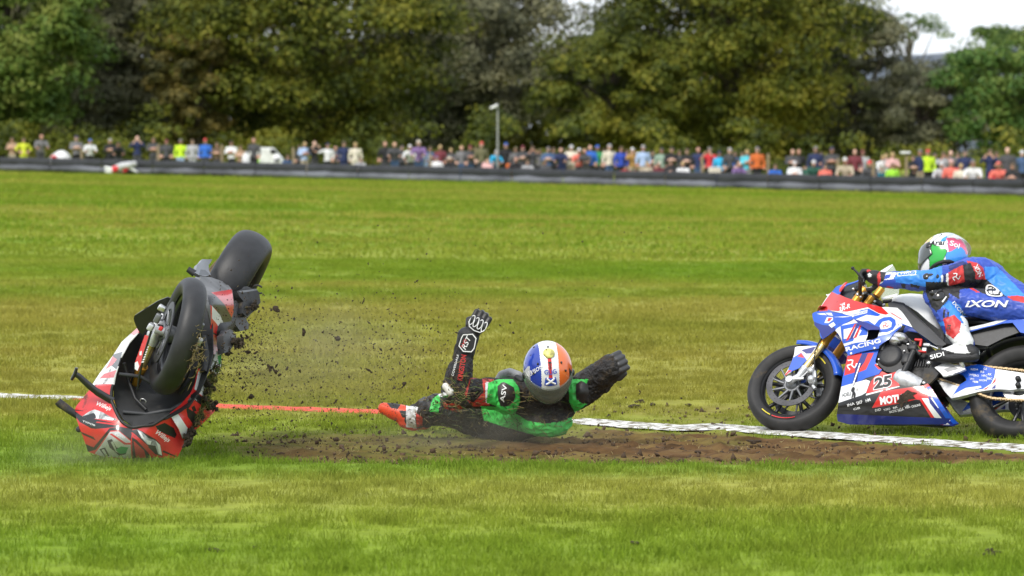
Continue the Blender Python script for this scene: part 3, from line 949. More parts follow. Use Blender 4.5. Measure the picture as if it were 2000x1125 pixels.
def brake_disc(w, T, y, r=.160):
    d = MB()
    d.lathe([(r, y - .003), (r, y + .003), (r - .037, y + .003), (r - .037, y - .003)], 64, T=T, closed=True, smooth=False)
    d.build('brake_disc', STEEL, w)
    ho = MB()
    for k in range(40):
        a = k * 2 * math.pi / 40
        q = r - .010 - .009 * (k % 3)
        ho.lathe([(0, 0), (.0034, 0)], 8, T=T @ Matrix.Translation((math.cos(a) * q, y + math.copysign(.0042, y), math.sin(a) * q)))
    tag(ho.build('disc_hole', BLACKP, w), kind='stuff')
    cr_ = MB()
    for k in range(10):
        a = k * 2 * math.pi / 10
        cr_.tube([(math.cos(a) * .05, y * .86, math.sin(a) * .05), (math.cos(a + .18) * (r - .036), y, math.sin(a + .18) * (r - .036))], [.010, .006], 6, T=T)
    cr_.lathe([(.055, y * .86 - .004), (.055, y * .86 + .004), (.035, y * .86 + .004), (.035, y * .86 - .004)], 32, T=T, closed=True)
    cr_.build('disc_carrier', MGREY, w)
RAKE = R(24)
FDIR = Vector((-math.sin(RAKE), 0, math.cos(RAKE)))
def steering(theta):
    piv = Vector((.10, 0, 0))
    return Matrix.Translation(piv) @ Matrix.Rotation(theta, 4, FDIR) @ Matrix.Translation(-piv)
def fork(root, S, side, dive=0., guard=None):
    y = side * .098
    ax = Vector((0, 0, .30)); o = Vector((-.030, 0, -.012))
    f = bpy.data.objects.new('fork', None); f.empty_display_size = .05; link(f, root)
    b = ax + o + Vector((0, y, 0)) + FDIR * .02
    L = .74 - dive
    MB().tube([b + FDIR * .07, b + FDIR * .34], .0215, 20, T=S).build('slider', GOLDL, f)
    MB().tube([b + FDIR * (.30 - dive), b + FDIR * (.325 - dive), b + FDIR * (.33 - dive), b + FDIR * L], [.030, .030, .0275, .0275], 24, T=S).build('outer_tube', GOLD, f)
    MB().tube([b + FDIR * L, b + FDIR * (L + .022)], [.022, .020], 16, T=S).build('fork_cap', GOLD, f)
    bt = MB()
    bt.tube([b + FDIR * .10, b + FDIR * .03, ax + Vector((0, y, 0)) + Vector((-.004, 0, 0))], [.0255, .020, .020], 16, T=S)
    bt.tube([ax + Vector((0, y - .022, 0)), ax + Vector((0, y + .026, 0))], [.021, .021], 20, T=S)
    bt.lathe([(.013, y + .028 * side), (.013, y + .016 * side)], 16, T=S @ Matrix.Translation(ax), mi=0)
    bt.tube([ax + Vector((0, y + .012 * side, 0)), ax + Vector((-.085, y, .022))], [.012, .009], 8, T=S)
    bt.tube([b + FDIR * .09, ax + Vector((-.112, y - .012 * side, .105))], [.013, .010], 8, T=S)
    bt.tube([ax + Vector((-.060, y, .018)), ax + Vector((-.112, y - .012 * side, .10))], [.008, .009], 8, T=S)
    bt.build('axle_bracket', ALLOY, f)
    # caliper behind the leg, gripping the disc
    cc = ax + Vector((-.132, side * .083, .040))
    Tc = S @ Matrix.Translation(cc) @ Matrix.Rotation(R(-74), 4, 'Y')
    ca = MB()
    ca.box((0, 0, 0), (.105, .060, .046), Tc, 0, .010)
    ca.box((0, side * .026, .0), (.088, .022, .040), Tc, 0, .008); ca.box((0, side * .02, .026), (.05, .03, .012), Tc, 0, .004)
    for dx in (-.03, .03): ca.lathe([(0, .049 * side), (.016, .049 * side), (.020, .040 * side)], 16, T=Tc @ Matrix.Translation((dx, 0, 0)))
    ca.tube([(-.06, 0, .0), (-.085, 0, .014)], .011, 8, T=Tc); ca.tube([(.06, 0, .0), (.082, 0, .014)], .011, 8, T=Tc)
    ca.build('caliper', ALLOY, f)
    pp = MB(); pp.box((0, 0, -.012), (.07, .030, .05), Tc, 0, .004); pp.box((0, side * .036, -.002), (.030, .006, .030), Tc, 0, .002); pp.build('brake_pad', MATK, f)
    for dx in (-.036, .036): MB().lathe([(0, .043 * side), (.006, .043 * side), (.007, .036 * side)], 10, T=Tc @ Matrix.Translation((dx, 0, .012))).build('caliper_bolt', GOLD, f)
    h = MB()
    p = [cc + Vector((-.01, .03 * side, .06)), cc + Vector((0, .055 * side, .16)), b + FDIR * .40 + Vector((.03, .02 * side, 0)), b + FDIR * .62 + Vector((.02, 0, 0))]
    h.tube(catmull([tuple(q) for q in p], 6, False), .0048, 8, T=S)
    h.build('brake_hose', MATK, f)
    return f
def chain_run(pts, parent, y):
    c = MB(); n = 0
    pts = catmull(pts, 10, False)
    acc = 0; last = Vector((pts[0][0], 0, pts[0][1]))
    for p in pts[1:]:
        q = Vector((p[0], 0, p[1])); d = q - last; L = d.length
        while acc < L:
            m = last + d.normalized() * acc
            ang = math.atan2(d.z, d.x)
            T = Matrix.Translation((m.x, y, m.z)) @ Matrix.Rotation(-ang, 4, 'Y')
            wv = .011 if n % 2 else .007
            for s_ in (-wv, wv): c.box((0, s_, 0), (.0185, .0022, .0115), T, 0, 0)
            c.box((.008, 0, 0), (.007, wv * 2, .007), T, 0, 0)
            acc += .0159; n += 1
        acc -= L; last = q
    return c.build('chain', CHAINM, parent)
# ------------------------------------------------------------------ the blue, white and red motorcycle
def lean_matrix(axle_px, axle_py, Y, yaw, lean, pitch=0.):
    fwd = Vector((-math.cos(yaw), math.sin(yaw), 0)); left = Vector((-math.sin(yaw), -math.cos(yaw), 0)); Z = Vector((0, 0, 1))
    up = Z * math.cos(lean) - left * math.sin(lean); lf = left * math.cos(lean) + Z * math.sin(lean)
    Rm = Matrix((fwd, lf, up)).transposed() @ Matrix.Rotation(-pitch, 3, 'Y')
    A = W(axle_px, axle_py, Y)
    return Matrix.Translation(A - Rm @ Vector((0, 0, .30))) @ Rm.to_4x4()
MC = lean_matrix(1552, 759, 24.55, R(22), R(32), R(3))
def zs(ox, oy, s): return lambda *p: [(ox + x / s, oy + y / s) for x, y in p]
A_ = zs(1430, 440, 2.4456); B_ = zs(1560, 500, 5.1133); C_ = zs(1640, 450, 5.3583); D_ = zs(1620, 600, 4.6868); E_ = zs(1440, 640, 5.1143)

def blue_bike():
    root = thing('racing_motorcycle', 'blue, white and red racing motorcycle number 25 leaning away at the right', 'motorcycle', MC)
    S = steering(R(-2))
    WHEELM = pmat('wheel_black', (.010, .010, .011), .45, var=.3)
    fw, T = wheel(root, 'front_wheel', (0, 0, .30), .300, .125, S, RUBBERD, WHEELM, stripes=[(1, 2.15, 2.45), (0, 1.7, 2.1), (1, 5.1, 5.4), (0, 4.4, 5.05)])
    brake_disc(fw, T, .068); brake_disc(fw, T, -.068)
    fork(root, S, 1, .02); fork(root, S, -1, .02)
    # axle nut
    # front mudguard: arch over the tyre and flaps beside the fork
    g = bpy.data.objects.new('mudguard', None); link(g, root)
    mb = MB()
    Tm = S @ Matrix.Translation((0, 0, .30))
    mb.lathe([(.272, .080), (.300, .077), (.316, .052), (.320, 0), (.316, -.052), (.300, -.077), (.272, -.080)], 20, T=Tm, a0=R(84), a1=R(166))
    o = mb.build('arch', [BLUE], g); o.modifiers.new('thickness', 'SOLIDIFY').thickness = .004
    sf = Surf(MC, 1, [(0, 0, .086)])
    out = E_((578, 198), (600, 190), (700, 184), (795, 182), (805, 196), (770, 250), (690, 330), (620, 405), (560, 430), (520, 455), (482, 478), (478, 468), (510, 415), (545, 340), (570, 265))
    fl = panel('fender_flap', sf, out, [(WHITE, None), (BLUE, E_((560, 300), (640, 250), (700, 330), (620, 405), (545, 440), (500, 460), (520, 390), (545, 340))),
        (DBLUE, E_((640, 225), (760, 195), (790, 190), (740, 260), (690, 262))), (RED, E_((600, 290), (640, 255), (672, 305))), (RED, E_((478, 468), (515, 425), (545, 430), (482, 480)))], g, step=5, mirror=True)
    # ---- upper side fairing
    yc = [(1586, 616, .10), (1602, 606, .06), (1612, 590, .045), (1628, 570, .04), (1640, 575, .10), (1665, 585, .16), (1700, 592, .20), (1735, 605, .225),
          (1780, 640, .225), (1755, 600, .215), (1610, 640, .14), (1640, 640, .22), (1650, 680, .20), (1680, 660, .255), (1720, 650, .262), (1755, 640, .25), (1655, 690, .205), (1700, 690, .235), (1665, 620, .215), (1620, 615, .15)]
    sf = Surf(MC, 1, yc)
    top = B_((205, 535), (222, 510), (240, 480), (265, 440), (290, 405), (320, 370), (345, 348), (400, 382), (470, 417), (560, 447), (640, 470), (740, 490), (830, 513), (880, 512), (985, 520), (1030, 560), (1062, 602), (1100, 655), (1137, 716), (1085, 702), (1036, 690))
    low = B_((1020, 715), (960, 765), (905, 830), (845, 868), (805, 900), (800, 925), (720, 938), (620, 958), (500, 998), (478, 960), (460, 905), (440, 860), (420, 815), (395, 775), (362, 738), (440, 690), (545, 625), (440, 575), (300, 545))
    out = top + low
    d_in = B_((418, 700), (590, 668), (690, 740), (660, 840), (620, 852), (450, 890), (440, 830), (430, 760))
    zones = [(WHITE, None),
        (RED, B_((205, 535), (345, 340), (400, 382), (640, 470), (740, 490), (830, 513), (900, 580), (870, 590), (800, 575), (690, 515), (560, 545), (480, 560), (400, 556), (300, 545))),
        (BLUE, B_((345, 340), (405, 382), (395, 390), (335, 360))),
        (BLUE, B_((620, 545), (700, 528), (820, 590), (790, 605), (680, 590), (560, 640), (535, 620))),
        (WHITE, B_((538, 580), (690, 538), (684, 572), (540, 606))),
        (BLUE, B_((418, 700), (590, 668), (640, 705), (690, 740), (685, 790), (600, 800), (630, 745), (560, 712), (450, 735), (452, 830), (560, 815), (545, 850), (440, 880), (428, 780))),
        (BLUE, B_((640, 655), (700, 650), (760, 690), (800, 640), (850, 615), (920, 610), (965, 640), (972, 690), (940, 740), (880, 765), (800, 762), (790, 740), (700, 720))),
        (WHITE, B_((835, 660), (900, 645), (930, 665), (925, 710), (880, 730), (820, 735), (808, 700))),
        (BLUE, B_((452, 905), (560, 870), (700, 850), (800, 800), (900, 780), (1020, 700), (1020, 715), (905, 830), (805, 900), (800, 925), (620, 958), (500, 998), (470, 950))),
        (RED, B_((470, 850), (560, 680), (580, 678), (500, 840))), (DBLUE, B_((505, 838), (582, 680), (602, 685), (540, 828))), (RED, B_((548, 826), (612, 690), (628, 700), (580, 815))),
        (RED, B_((905, 565), (930, 570), (1042, 640), (1020, 636))), (BLUE, B_((1137, 716), (1020, 672), (1036, 692))),
        (DBLUE, B_((600, 655), (650, 660), (815, 718), (805, 745), (690, 700)))]
    sfair = panel('side_fairing', sf, out, zones, root, step=6, mirror=True, holes=[B_((690, 735), (812, 738), (788, 818), (742, 838), (692, 842), (668, 850), (690, 790))])
    panel('air_duct', Surf(MC, 1, [(0, 0, .20)]), B_((600, 650), (830, 715), (800, 840), (660, 860), (640, 760)), [(BLACKP, None)], root, step=10)
    fl2 = Surf(MC, 1, [(1667, 623, .265), (1720, 640, .29), (1690, 640, .285), (1705, 628, .28), (1650, 660, .26)])
    panel('winglet', fl2, B_((552, 632), (650, 658), (813, 716), (808, 738), (690, 738), (620, 690)), [(DBLUE, None)], root, step=8)
    lettering(sf, 'RACING', B_((475, 952))[0], B_((822, 862))[0], 8.2, MATW, sfair, bold=.03)
    lettering(sf, 'DAO RACING', B_((548, 596))[0], B_((676, 562))[0], 3.2, MATB, sfair)
    lettering(sf, 'CBR', B_((360, 530))[0], B_((470, 486))[0], 5, MATW, sfair, shear=.4)
    lettering(sf, 'RR-R', B_((398, 562))[0], B_((520, 512))[0], 8, MATW, sfair, shear=.5, bold=.03)
    triskelion(sf, B_((866, 692))[0], 6.5, MATR, sfair, .3)
    triskelion(sf, B_((318, 428))[0], 12, MATW, sfair, .5)
    for q in B_((985, 686), (756, 918), (524, 972)):
        MB().ball(sf(q[0], q[1], .003), (.010, .004, .010), 10, 6).build('fastener', SILVER, sfair)
    # ---- beak: ram air intake side with winglet edge
    bk = [(1586, 613, .13), (1590, 635, .14), (1602, 606, .10), (1630, 610, .20), (1664, 622, .235), (1605, 660, .16), (1630, 645, .20), (1600, 645, .155)]
    sb = Surf(MC, 1, bk)
    out = B_((135, 580), (150, 568), (210, 545), (300, 536), (345, 560), (420, 575), (530, 602), (546, 622), (500, 655), (440, 690), (372, 735), (345, 755), (300, 790), (240, 832), (226, 820), (215, 795), (212, 760), (203, 738), (170, 705), (158, 690), (156, 660), (142, 625))
    beak = panel('intake_cowl', sb, out, [(BLUE, None), (DBLUE, B_((156, 660), (240, 690), (350, 700), (372, 735), (240, 832), (212, 760), (158, 690))),
        (WHITE, B_((180, 580), (260, 572), (285, 592), (215, 588))), (WHITE, B_((268, 570), (330, 568), (345, 600), (300, 592))), (RED, B_((210, 546), (300, 537), (290, 550), (205, 556))),
        (WHITE, B_((258, 670), (285, 612), (345, 612), (345, 640), (300, 672))), (RED, B_((285, 655), (300, 620), (340, 620), (310, 655))), (WHITE, B_((300, 690), (350, 660), (372, 690), (330, 720))), (WHITE, B_((350, 610), (470, 604), (530, 606), (440, 615)))], root, step=6, mirror=True)
    # nose skin joining both sides across the middle
    nose = MB()
    prof = B_((150, 575), (205, 538), (240, 478), (290, 402), (345, 345), (400, 298))
    rows = []
    for (x, y) in prof:
        c = local_hit(MC.inverted(), x, y, 1, 0.)
        rows.append(c)
    V, Fa = [], []
    ny = 9
    for i, c in enumerate(rows):
        hw = (.13, .075, .05, .045, .055, .08)[i]
        for k in range(ny):
            t = -1 + 2 * k / (ny - 1)
            V.append((c.x - .03 - .05 * t * t, t * hw, c.z - .012 * t * t))
    for i in range(len(rows) - 1):
        for k in range(ny - 1): Fa.append((i * ny + k, i * ny + k + 1, (i + 1) * ny + k + 1, (i + 1) * ny + k))
    nose.add(V, Fa, 0, True)
    o = nose.build('nose_cone', RED, root); o.modifiers.new('thickness', 'SOLIDIFY').thickness = .004
    # cockpit lip and dark inside
    s0 = Surf(MC, 1, [(1640, 560, .02), (1680, 546, -.03), (1690, 590, .10), (1640, 577, .06)])
    panel('screen_lip', s0, B_((345, 345), (372, 312), (400, 298), (480, 281), (560, 258), (612, 236), (612, 246), (560, 270), (480, 296), (430, 345), (410, 385), (398, 380)), [(BLUE, None)], root, step=6)
    s1 = Surf(MC, 1, [(1640, 560, -.02), (1680, 546, -.08), (1700, 595, .02), (1640, 577, .02)])
    panel('cockpit_liner', s1, B_((405, 384), (430, 340), (480, 294), (560, 268), (612, 244), (660, 300), (760, 400), (830, 515), (740, 492), (640, 472), (560, 448), (470, 418)), [(BLACKP, None)], root, step=8)
    # ---- lower fairing with emblem
    lc = [(1657, 690, .205), (1710, 682, .225), (1660, 735, .195), (1705, 730, .22), (1645, 760, .165), (1690, 770, .20), (1730, 720, .225)]
    sl = Surf(MC, 1, lc)
    out = A_((552, 620), (600, 612), (700, 594), (693, 620), (684, 650), (690, 668), (716, 690), (700, 712), (640, 730), (620, 742), (560, 760), (522, 772), (530, 720), (542, 670))
    lf = panel('lower_fairing', sl, out, [(BLUE, None), (RED, A_((546, 640), (556, 618), (620, 612), (600, 700), (536, 718))), (RED, A_((640, 612), (678, 610), (640, 690), (598, 706), (612, 660))), (DBLUE, A_((620, 616), (650, 612), (632, 655), (606, 690), (596, 760), (575, 768), (590, 680))),
        (BLUE, A_((690, 668), (716, 690), (640, 730), (625, 735), (640, 690))), (RED, A_((680, 668), (690, 660), (715, 688), (700, 690)))], root, step=6, mirror=True)
    triskelion(sl, A_((570, 665))[0], 12, MATW, lf, .4)
    MB().tube([sl(*A_((612, 660))[0], .012), sl(*A_((578, 762))[0], .012)], .006, 8).build('fairing_strut', SILVER, lf)
    # ---- belly pan
    bc = [(1640, 755, .165), (1635, 800, .14), (1637, 818, .07), (1700, 750, .215), (1700, 800, .16), (1700, 820, .08), (1760, 740, .22), (1760, 790, .17), (1760, 820, .08), (1820, 755, .20), (1840, 800, .16), (1855, 822, .09), (1800, 775, .20), (1745, 728, .215)]
    sb2 = Surf(MC, 1, bc)
    out = A_((522, 772), (560, 760), (640, 728), (660, 704), (690, 690), (720, 700), (745, 712), (782, 700), (790, 720), (800, 768), (860, 772), (915, 766), (934, 756), (960, 790), (1000, 850), (1046, 922), (1020, 950), (800, 958), (560, 950), (505, 935), (500, 905), (508, 850))
    zb = [(BLACKP, None), (WHITE, A_((522, 772), (560, 760), (640, 738), (660, 745), (640, 800), (620, 812), (510, 848), (505, 852))),
        (RED, A_((640, 800), (665, 745), (700, 700), (782, 700), (790, 720), (800, 768), (720, 790), (650, 806))), (WHITE, A_((640, 806), (720, 786), (720, 792), (640, 814))), (WHITE, A_((735, 782), (800, 768), (800, 772), (735, 790))),
        (RED, A_((668, 872), (712, 794), (915, 766), (934, 756), (960, 790), (985, 830), (940, 840), (880, 832), (800, 850))),
        (RED, A_((890, 824), (930, 822), (975, 918), (950, 918), (920, 870))), (WHITE, A_((905, 826), (935, 826), (1005, 926), (968, 920))), (DBLUE, A_((935, 812), (960, 830), (1025, 928), (1005, 926), (945, 850))), (WHITE, A_((948, 826), (958, 822), (990, 866), (984, 874))), (BLUE, A_((928, 775), (944, 770), (1046, 922), (1024, 928), (940, 800))),
        (DBLUE, A_((500, 900), (700, 908), (1046, 922), (1020, 950), (560, 950), (503, 935)))]
    bp = panel('belly_pan', sb2, out, zb, root, step=6, mirror=True)
    for v in [o for o in root.children if o.name.startswith('belly_pan') and o is not bp][0].data.vertices: v.co.y *= .55; v.co.z += .05
    pl = A_((636, 808), (668, 740), (690, 716), (672, 760))
    lettering(sb2, '25', A_((672, 782))[0], A_((772, 764))[0], 23, MATW, bp, bold=.09, off=.005, shear=.2)
    lettering(sb2, '25', A_((676, 780))[0], A_((768, 762))[0], 20, MATK, bp, bold=.04, off=.008, shear=.2)
    lettering(sb2, 'MOTUL', A_((708, 856))[0], A_((838, 838))[0], 15, MATW, bp, bold=.05)
    decal('mud_smear', sb2, catmull(A_((800, 812), (822, 800), (838, 786), (858, 796), (884, 800), (862, 812), (876, 828), (842, 832), (834, 852), (822, 842), (808, 880), (800, 850), (782, 846), (796, 830)), 2), MUD, bp, off=.008, step=5)
    lettering(sb2, 'ADEU', A_((526, 820))[0], A_((568, 812))[0], 7, MATK, bp)
    for tx, p, q, h in (('INA', (552, 866), (586, 856), 5), ('SKF', (596, 858), (624, 848), 6), ('HM', (640, 846), (662, 838), 6), ('DID', (684, 890), (712, 884), 4.5), ('YOKO', (724, 888), (756, 880), 4), ('RK', (770, 878), (792, 872), 4),
                        ('RACETEC', (752, 898), (788, 890), 4.5), ('NGK', (794, 892), (822, 882), 6), ('HEL', (830, 878), (852, 868), 6), ('OHLINS', (858, 872), (900, 862), 4.5), ('GB', (580, 884), (612, 876), 4)):
        lettering(sb2, tx, A_(p)[0], A_(q)[0], h, MATW, bp)
    # little figure printed on the white part
    decal('printed_figure', sb2, catmull(A_((572, 778), (580, 772), (586, 780), (584, 792), (590, 806), (586, 826), (580, 826), (580, 808), (574, 826), (570, 824), (574, 800), (568, 792))), MATK, bp, off=.005, step=4)
    # ---- engine, frame, covers
    eng = MB()
    eng.box((-.60, 0, .44), (.34, .36, .30), None, 0, .04); eng.box((-.50, 0, .62), (.22, .34, .16), None, 0, .03); eng.box((-.78, 0, .40), (.22, .34, .26), None, 0, .04)
    eng.build('engine', ENGINE, root)
    ec = local_hit(MC.inverted(), *A_((757, 628))[0], 1, .205)
    cv = MB()
    Tc = Matrix.Translation((ec.x, 0, ec.z))
    cv.lathe([(0, .235), (.050, .235), (.070, .228), (.076, .215), (.088, .208), (.092, .190), (.092, .15)], 40, T=Tc)
    for k in range(9):
        a = k * 2 * math.pi / 9
        cv.lathe([(0, .214), (.008, .214), (.009, .19)], 10, T=Tc @ Matrix.Translation((math.cos(a) * .094, 0, math.sin(a) * .094)), mi=1)
    cv.build('engine_cover', [ENGINE, SILVER], root)
    se = Surf(MC, 1, [(0, 0, .20)])
    panel('crankcase_plate', se, A_((700, 600), (730, 560), (770, 540), (800, 520), (850, 545), (880, 580), (870, 640), (850, 690), (800, 712), (740, 706), (700, 672)), [(ENGINE, None)], root, thick=.03, step=12)
    mot = MB()
    for c, s_, r in (((800, 540), (.055, .05, .035), 0), ((780, 556), (.04, .05, .03), 0)):
        p = se(*A_(c)[0], .02); mot.ball(p, s_, 14, 8)
    mot.build('throttle_body', SILVER, root)
    def small(name, mat, items):
        for c, sz in items:
            q = se(*A_(c)[0], .03)
            MB().box(q, sz, None, 0, min(sz) * .3).build(name, mat, root)
    small('hose_clip', SILVER, [((840, 568), (.02, .012, .012)), ((872, 598), (.016, .012, .016)), ((822, 600), (.012, .01, .012)), ((812, 690), (.014, .01, .012)), ((700, 640), (.012, .01, .012))])
    small('quick_shifter', ALLOY, [((930, 572), (.045, .02, .02)), ((918, 596), (.03, .02, .03))])
    small('red_coupling', MATR, [((890, 548), (.05, .016, .016)), ((900, 566), (.016, .016, .04)), ((908, 604), (.05, .02, .012))])
    small('relay', ENGINE, [((862, 586), (.06, .04, .045)), ((830, 640), (.05, .04, .07)), ((790, 560), (.05, .03, .03))])
    for a, b, r, m in (((820, 700), (868, 600), .020, ENGINE), ((868, 600), (872, 560), .016, ENGINE), ((925, 566), (985, 590), .007, SILVER), ((740, 530), (840, 560), .014, ENGINE), ((850, 560), (900, 620), .012, ENGINE), ((730, 545), (716, 600), .012, ENGINE)):
        MB().tube([se(*A_(a)[0], .025), se(*A_(b)[0], .03)], r, 8).build('hose' if m is ENGINE else 'shift_rod', m, root)
    sfm = Surf(MC, 1, [(1740, 600, .19), (1770, 620, .20), (1820, 660, .195), (1850, 675, .18), (1790, 640, .20)])
    panel('frame_cover', sfm, B_((890, 472), (950, 452), (1050, 470), (1110, 530), (1170, 590), (1300, 712), (1400, 812), (1475, 882), (1440, 900), (1370, 892), (1290, 835), (1190, 765), (1137, 716), (1100, 655), (1062, 602), (985, 520), (900, 510)), [(DGREY, None), (BLACKP, B_((930, 455), (1050, 470), (1300, 712), (1290, 720), (1140, 590), (1040, 490), (940, 470)))], root, step=8, mirror=True)
    panel('frame_plate', Surf(MC, 1, [(0, 0, .16)]), A_((870, 622), (930, 600), (1000, 640), (1002, 690), (975, 730), (945, 760), (905, 772), (870, 740), (845, 700)), [(SCUFF, None)], root, thick=.02, step=12, mirror=True)
    pl_b = MB()
    for q in A_((938, 656), (894, 736), (912, 752)):
        p = local_hit(MC.inverted(), *q, 1, .175); pl_b.ball(p, (.018, .008, .014), 12, 6)
    pl_b.build('frame_bolt', SILVER, root)
    ribs = MB()
    for k in range(6):
        p = local_hit(MC.inverted(), *A_((880 + k * 12, 650 - (k % 2) * 8))[0], 1, .175); q = local_hit(MC.inverted(), *A_((872 + k * 13, 676))[0], 1, .175)
        ribs.tube([p, q], .006, 6)
    ribs.build('plate_rib', BLACKP, root)
    ex = MB()
    ex.tube([se(*A_((796, 726))[0], -.02), se(*A_((830, 742))[0], -.01), se(*A_((900, 768))[0], -.04)], [.055, .06, .045], 14)
    ex.build('exhaust_pipe', ALLOY, root)
    # ---- tank, seat, tail
    Mi = MC.inverted()
    def station(lst, hw, top_e=2.4, n=22):
        V, Fa = [], []
        for (tx, ty), (bx, by), w_ in lst:
            t = local_hit(Mi, tx, ty, 1, .03); b = local_hit(Mi, bx, by, 1, w_)
            cx = (t.x + b.x) / 2; cz, rz = b.z, t.z - b.z
            for k in range(n + 1):
                a = math.pi * k / n
                ca, sa = math.cos(a), math.sin(a)
                V.append((t.x + (b.x - t.x) * (1 - sa), math.copysign(abs(ca) ** (2 / top_e), ca) * w_, cz + rz * abs(sa) ** (2 / top_e)))
        m = n + 1
        for i in range(len(lst) - 1):
            for k in range(n): Fa.append((i * m + k, i * m + k + 1, (i + 1) * m + k + 1, (i + 1) * m + k))
        Fa.append(tuple(range(m))); Fa.append(tuple(range((len(lst) - 1) * m, len(lst) * m))[::-1])
        return V, Fa
    T1 = [(B_((915, 462))[0], B_((930, 470))[0], .09), (B_((960, 438))[0], B_((990, 462))[0], .14), (B_((1030, 415))[0], B_((1095, 500))[0], .17), (B_((1120, 402))[0], B_((1190, 560))[0], .185), (B_((1220, 400))[0], B_((1290, 650))[0], .185), (B_((1300, 405))[0], B_((1390, 725))[0], .165), (B_((1380, 500))[0], B_((1425, 735))[0], .12), (B_((1450, 640))[0], B_((1455, 740))[0], .09)]
    V, Fa = station(T1, 0)
    MB().add(V, Fa, 0, True).build('fuel_tank', pmat('tank_white', (.70, .71, .72), .35, coat=.4, var=.06), root)
    tk = Surf(MC, 1, [(1780, 590, .15), (1810, 600, .172), (1830, 640, .165), (1840, 625, .15), (1800, 585, .12), (1815, 585, .11)])
    em = panel('tank_badge', Surf(MC, 1, [(0, 0, .11)]), catmull(B_((1125, 432), (1150, 416), (1200, 412), (1228, 424), (1220, 442), (1180, 452), (1140, 446))), [(SILVER, None)], root, step=4, off=.02)
    seat = MB()
    seat.box((-1.12, 0, .80), (.44, .22, .05), None, 0, .02); seat.box((-1.36, 0, .86), (.06, .20, .10), None, 0, .02)
    seat.build('seat', BLACKP, root)
    st = Surf(MC, 1, [(1890, 650, .165), (1990, 610, .17), (2100, 575, .12), (1990, 645, .175), (1900, 680, .17)])
    tail = A_((1118, 492), (1200, 474), (1290, 450), (1394, 412), (1560, 350), (1680, 330), (1690, 350), (1560, 430), (1450, 490), (1394, 516), (1376, 512), (1340, 466), (1290, 470), (1200, 492), (1130, 512))
    panel('tail_cowl', st, tail, [(BLUE, None), (WHITE, A_((1118, 488), (1200, 472), (1290, 448), (1394, 410), (1560, 348), (1560, 356), (1394, 420), (1290, 462), (1250, 476), (1190, 490), (1130, 505)))], root, step=9, mirror=True)
    MB().box((-1.50, 0, .86), (.36, .24, .02), Matrix.Rotation(R(12), 4, 'Y') @ Matrix.Translation((-.12, 0, -.30)), 0, .008).build('tail_top', BLUE, root)
    un = Surf(MC, 1, [(0, 0, .135)])
    panel('under_tray', un, A_((1110, 500), (1200, 490), (1340, 462), (1380, 510), (1300, 540), (1220, 580), (1150, 570), (1130, 540)), [(CARBON, None), (BLACKP, A_((1150, 522), (1260, 492), (1310, 488), (1180, 536))), (BLACKP, A_((1170, 552), (1290, 504), (1300, 512), (1180, 562)))], root, thick=.012, step=10, mirror=True)
    MB().box((-1.05, 0, .66), (.30, .24, .12), None, 0, .02).build('airbox', BLACKP, root)
    # ---- swingarm, rear wheel, chain
    ra = local_hit(Mi, 1998, 772, 1, 0.)
    rc = Vector((ra.x, 0, ra.z))
    rw, T2 = wheel(root, 'rear_wheel', rc, .325, .200, Matrix.Identity(4), RUBBERD, BLACKP, spin=.9)
    brake_disc(rw, T2, -.10, .11)
    sp = MB()
    sp.lathe([(.098, .098), (.098, .104), (.060, .104), (.060, .098)], 48, T=T2, closed=True, smooth=False)
    for k in range(43):
        a = k * 2 * math.pi / 43
        sp.box((math.cos(a) * .100, .101, math.sin(a) * .100), (.008, .005, .008), T2, 0, 0)
    sp.build('sprocket', SILVER, rw)
    sa = Surf(MC, 1, [(1860, 740, .105), (1900, 715, .125), (1950, 730, .13), (1995, 750, .135), (1900, 775, .12), (2040, 760, .135)])
    out = A_((1068, 700), (1130, 680), (1190, 672), (1262, 692), (1330, 702), (1420, 716), (1450, 740), (1450, 775), (1400, 786), (1330, 790), (1260, 788), (1180, 800), (1100, 822), (1050, 832), (1020, 800), (1000, 768), (985, 748), (1000, 735), (1050, 752), (1090, 768), (1125, 745), (1110, 722))
    swm = panel('swingarm', sa, out, [(ALLOY, None), (BLUE, A_((1068, 700), (1130, 680), (1190, 672), (1262, 692), (1256, 730), (1240, 762), (1200, 788), (1090, 800), (1060, 815), (1090, 768), (1125, 745), (1110, 722))),
        (RED, A_((1262, 730), (1240, 770), (1200, 790), (1216, 790), (1262, 752))), (WHITE, A_((1262, 752), (1238, 786), (1216, 790))), (DBLUE, A_((1262, 764), (1262, 786), (1240, 787))), (WHITE, A_((1065, 812), (1120, 782), (1190, 772), (1195, 780), (1120, 805), (1068, 822)))], root, thick=.03, step=8, mirror=True)
    for i, (tx, p, h) in enumerate((('REDA', (1140, 692), 3.5), ('RS', (1186, 704), 4), ('HONDA', (1120, 716), 3), ('OZ', (1200, 690), 4), ('DAO', (1152, 722), 4), ('HRC', (1192, 722), 4), ('IXON', (1180, 744), 3.5), ('PBM', (1148, 752), 4), ('RK', (1222, 716), 4), ('EBC', (1216, 736), 4), ('CRC', (1130, 736), 3))):
        lettering(sa, tx, A_(p)[0], A_((p[0] + 11 * len(tx) * .8, p[1] + 1))[0], h, MATW, swm, off=.018)
    lettering(sa, 'DAO', A_((1100, 806))[0], A_((1170, 786))[0], 4, MATB, swm, off=.018)
    ca = MB()
    for q in A_((1368, 738), (1368, 768)):
        p = sa(*q, .02); ca.lathe([(0, .03), (.012, .03), (.017, .02), (.017, 0)], 16, T=Matrix.Translation(p))
    ca.build('chain_adjuster', MATK, swm)
    MB().box((-.98, 0, .40), (.20, .16, .10), None, 0, .02).build('swingarm_pivot', ENGINE, root)
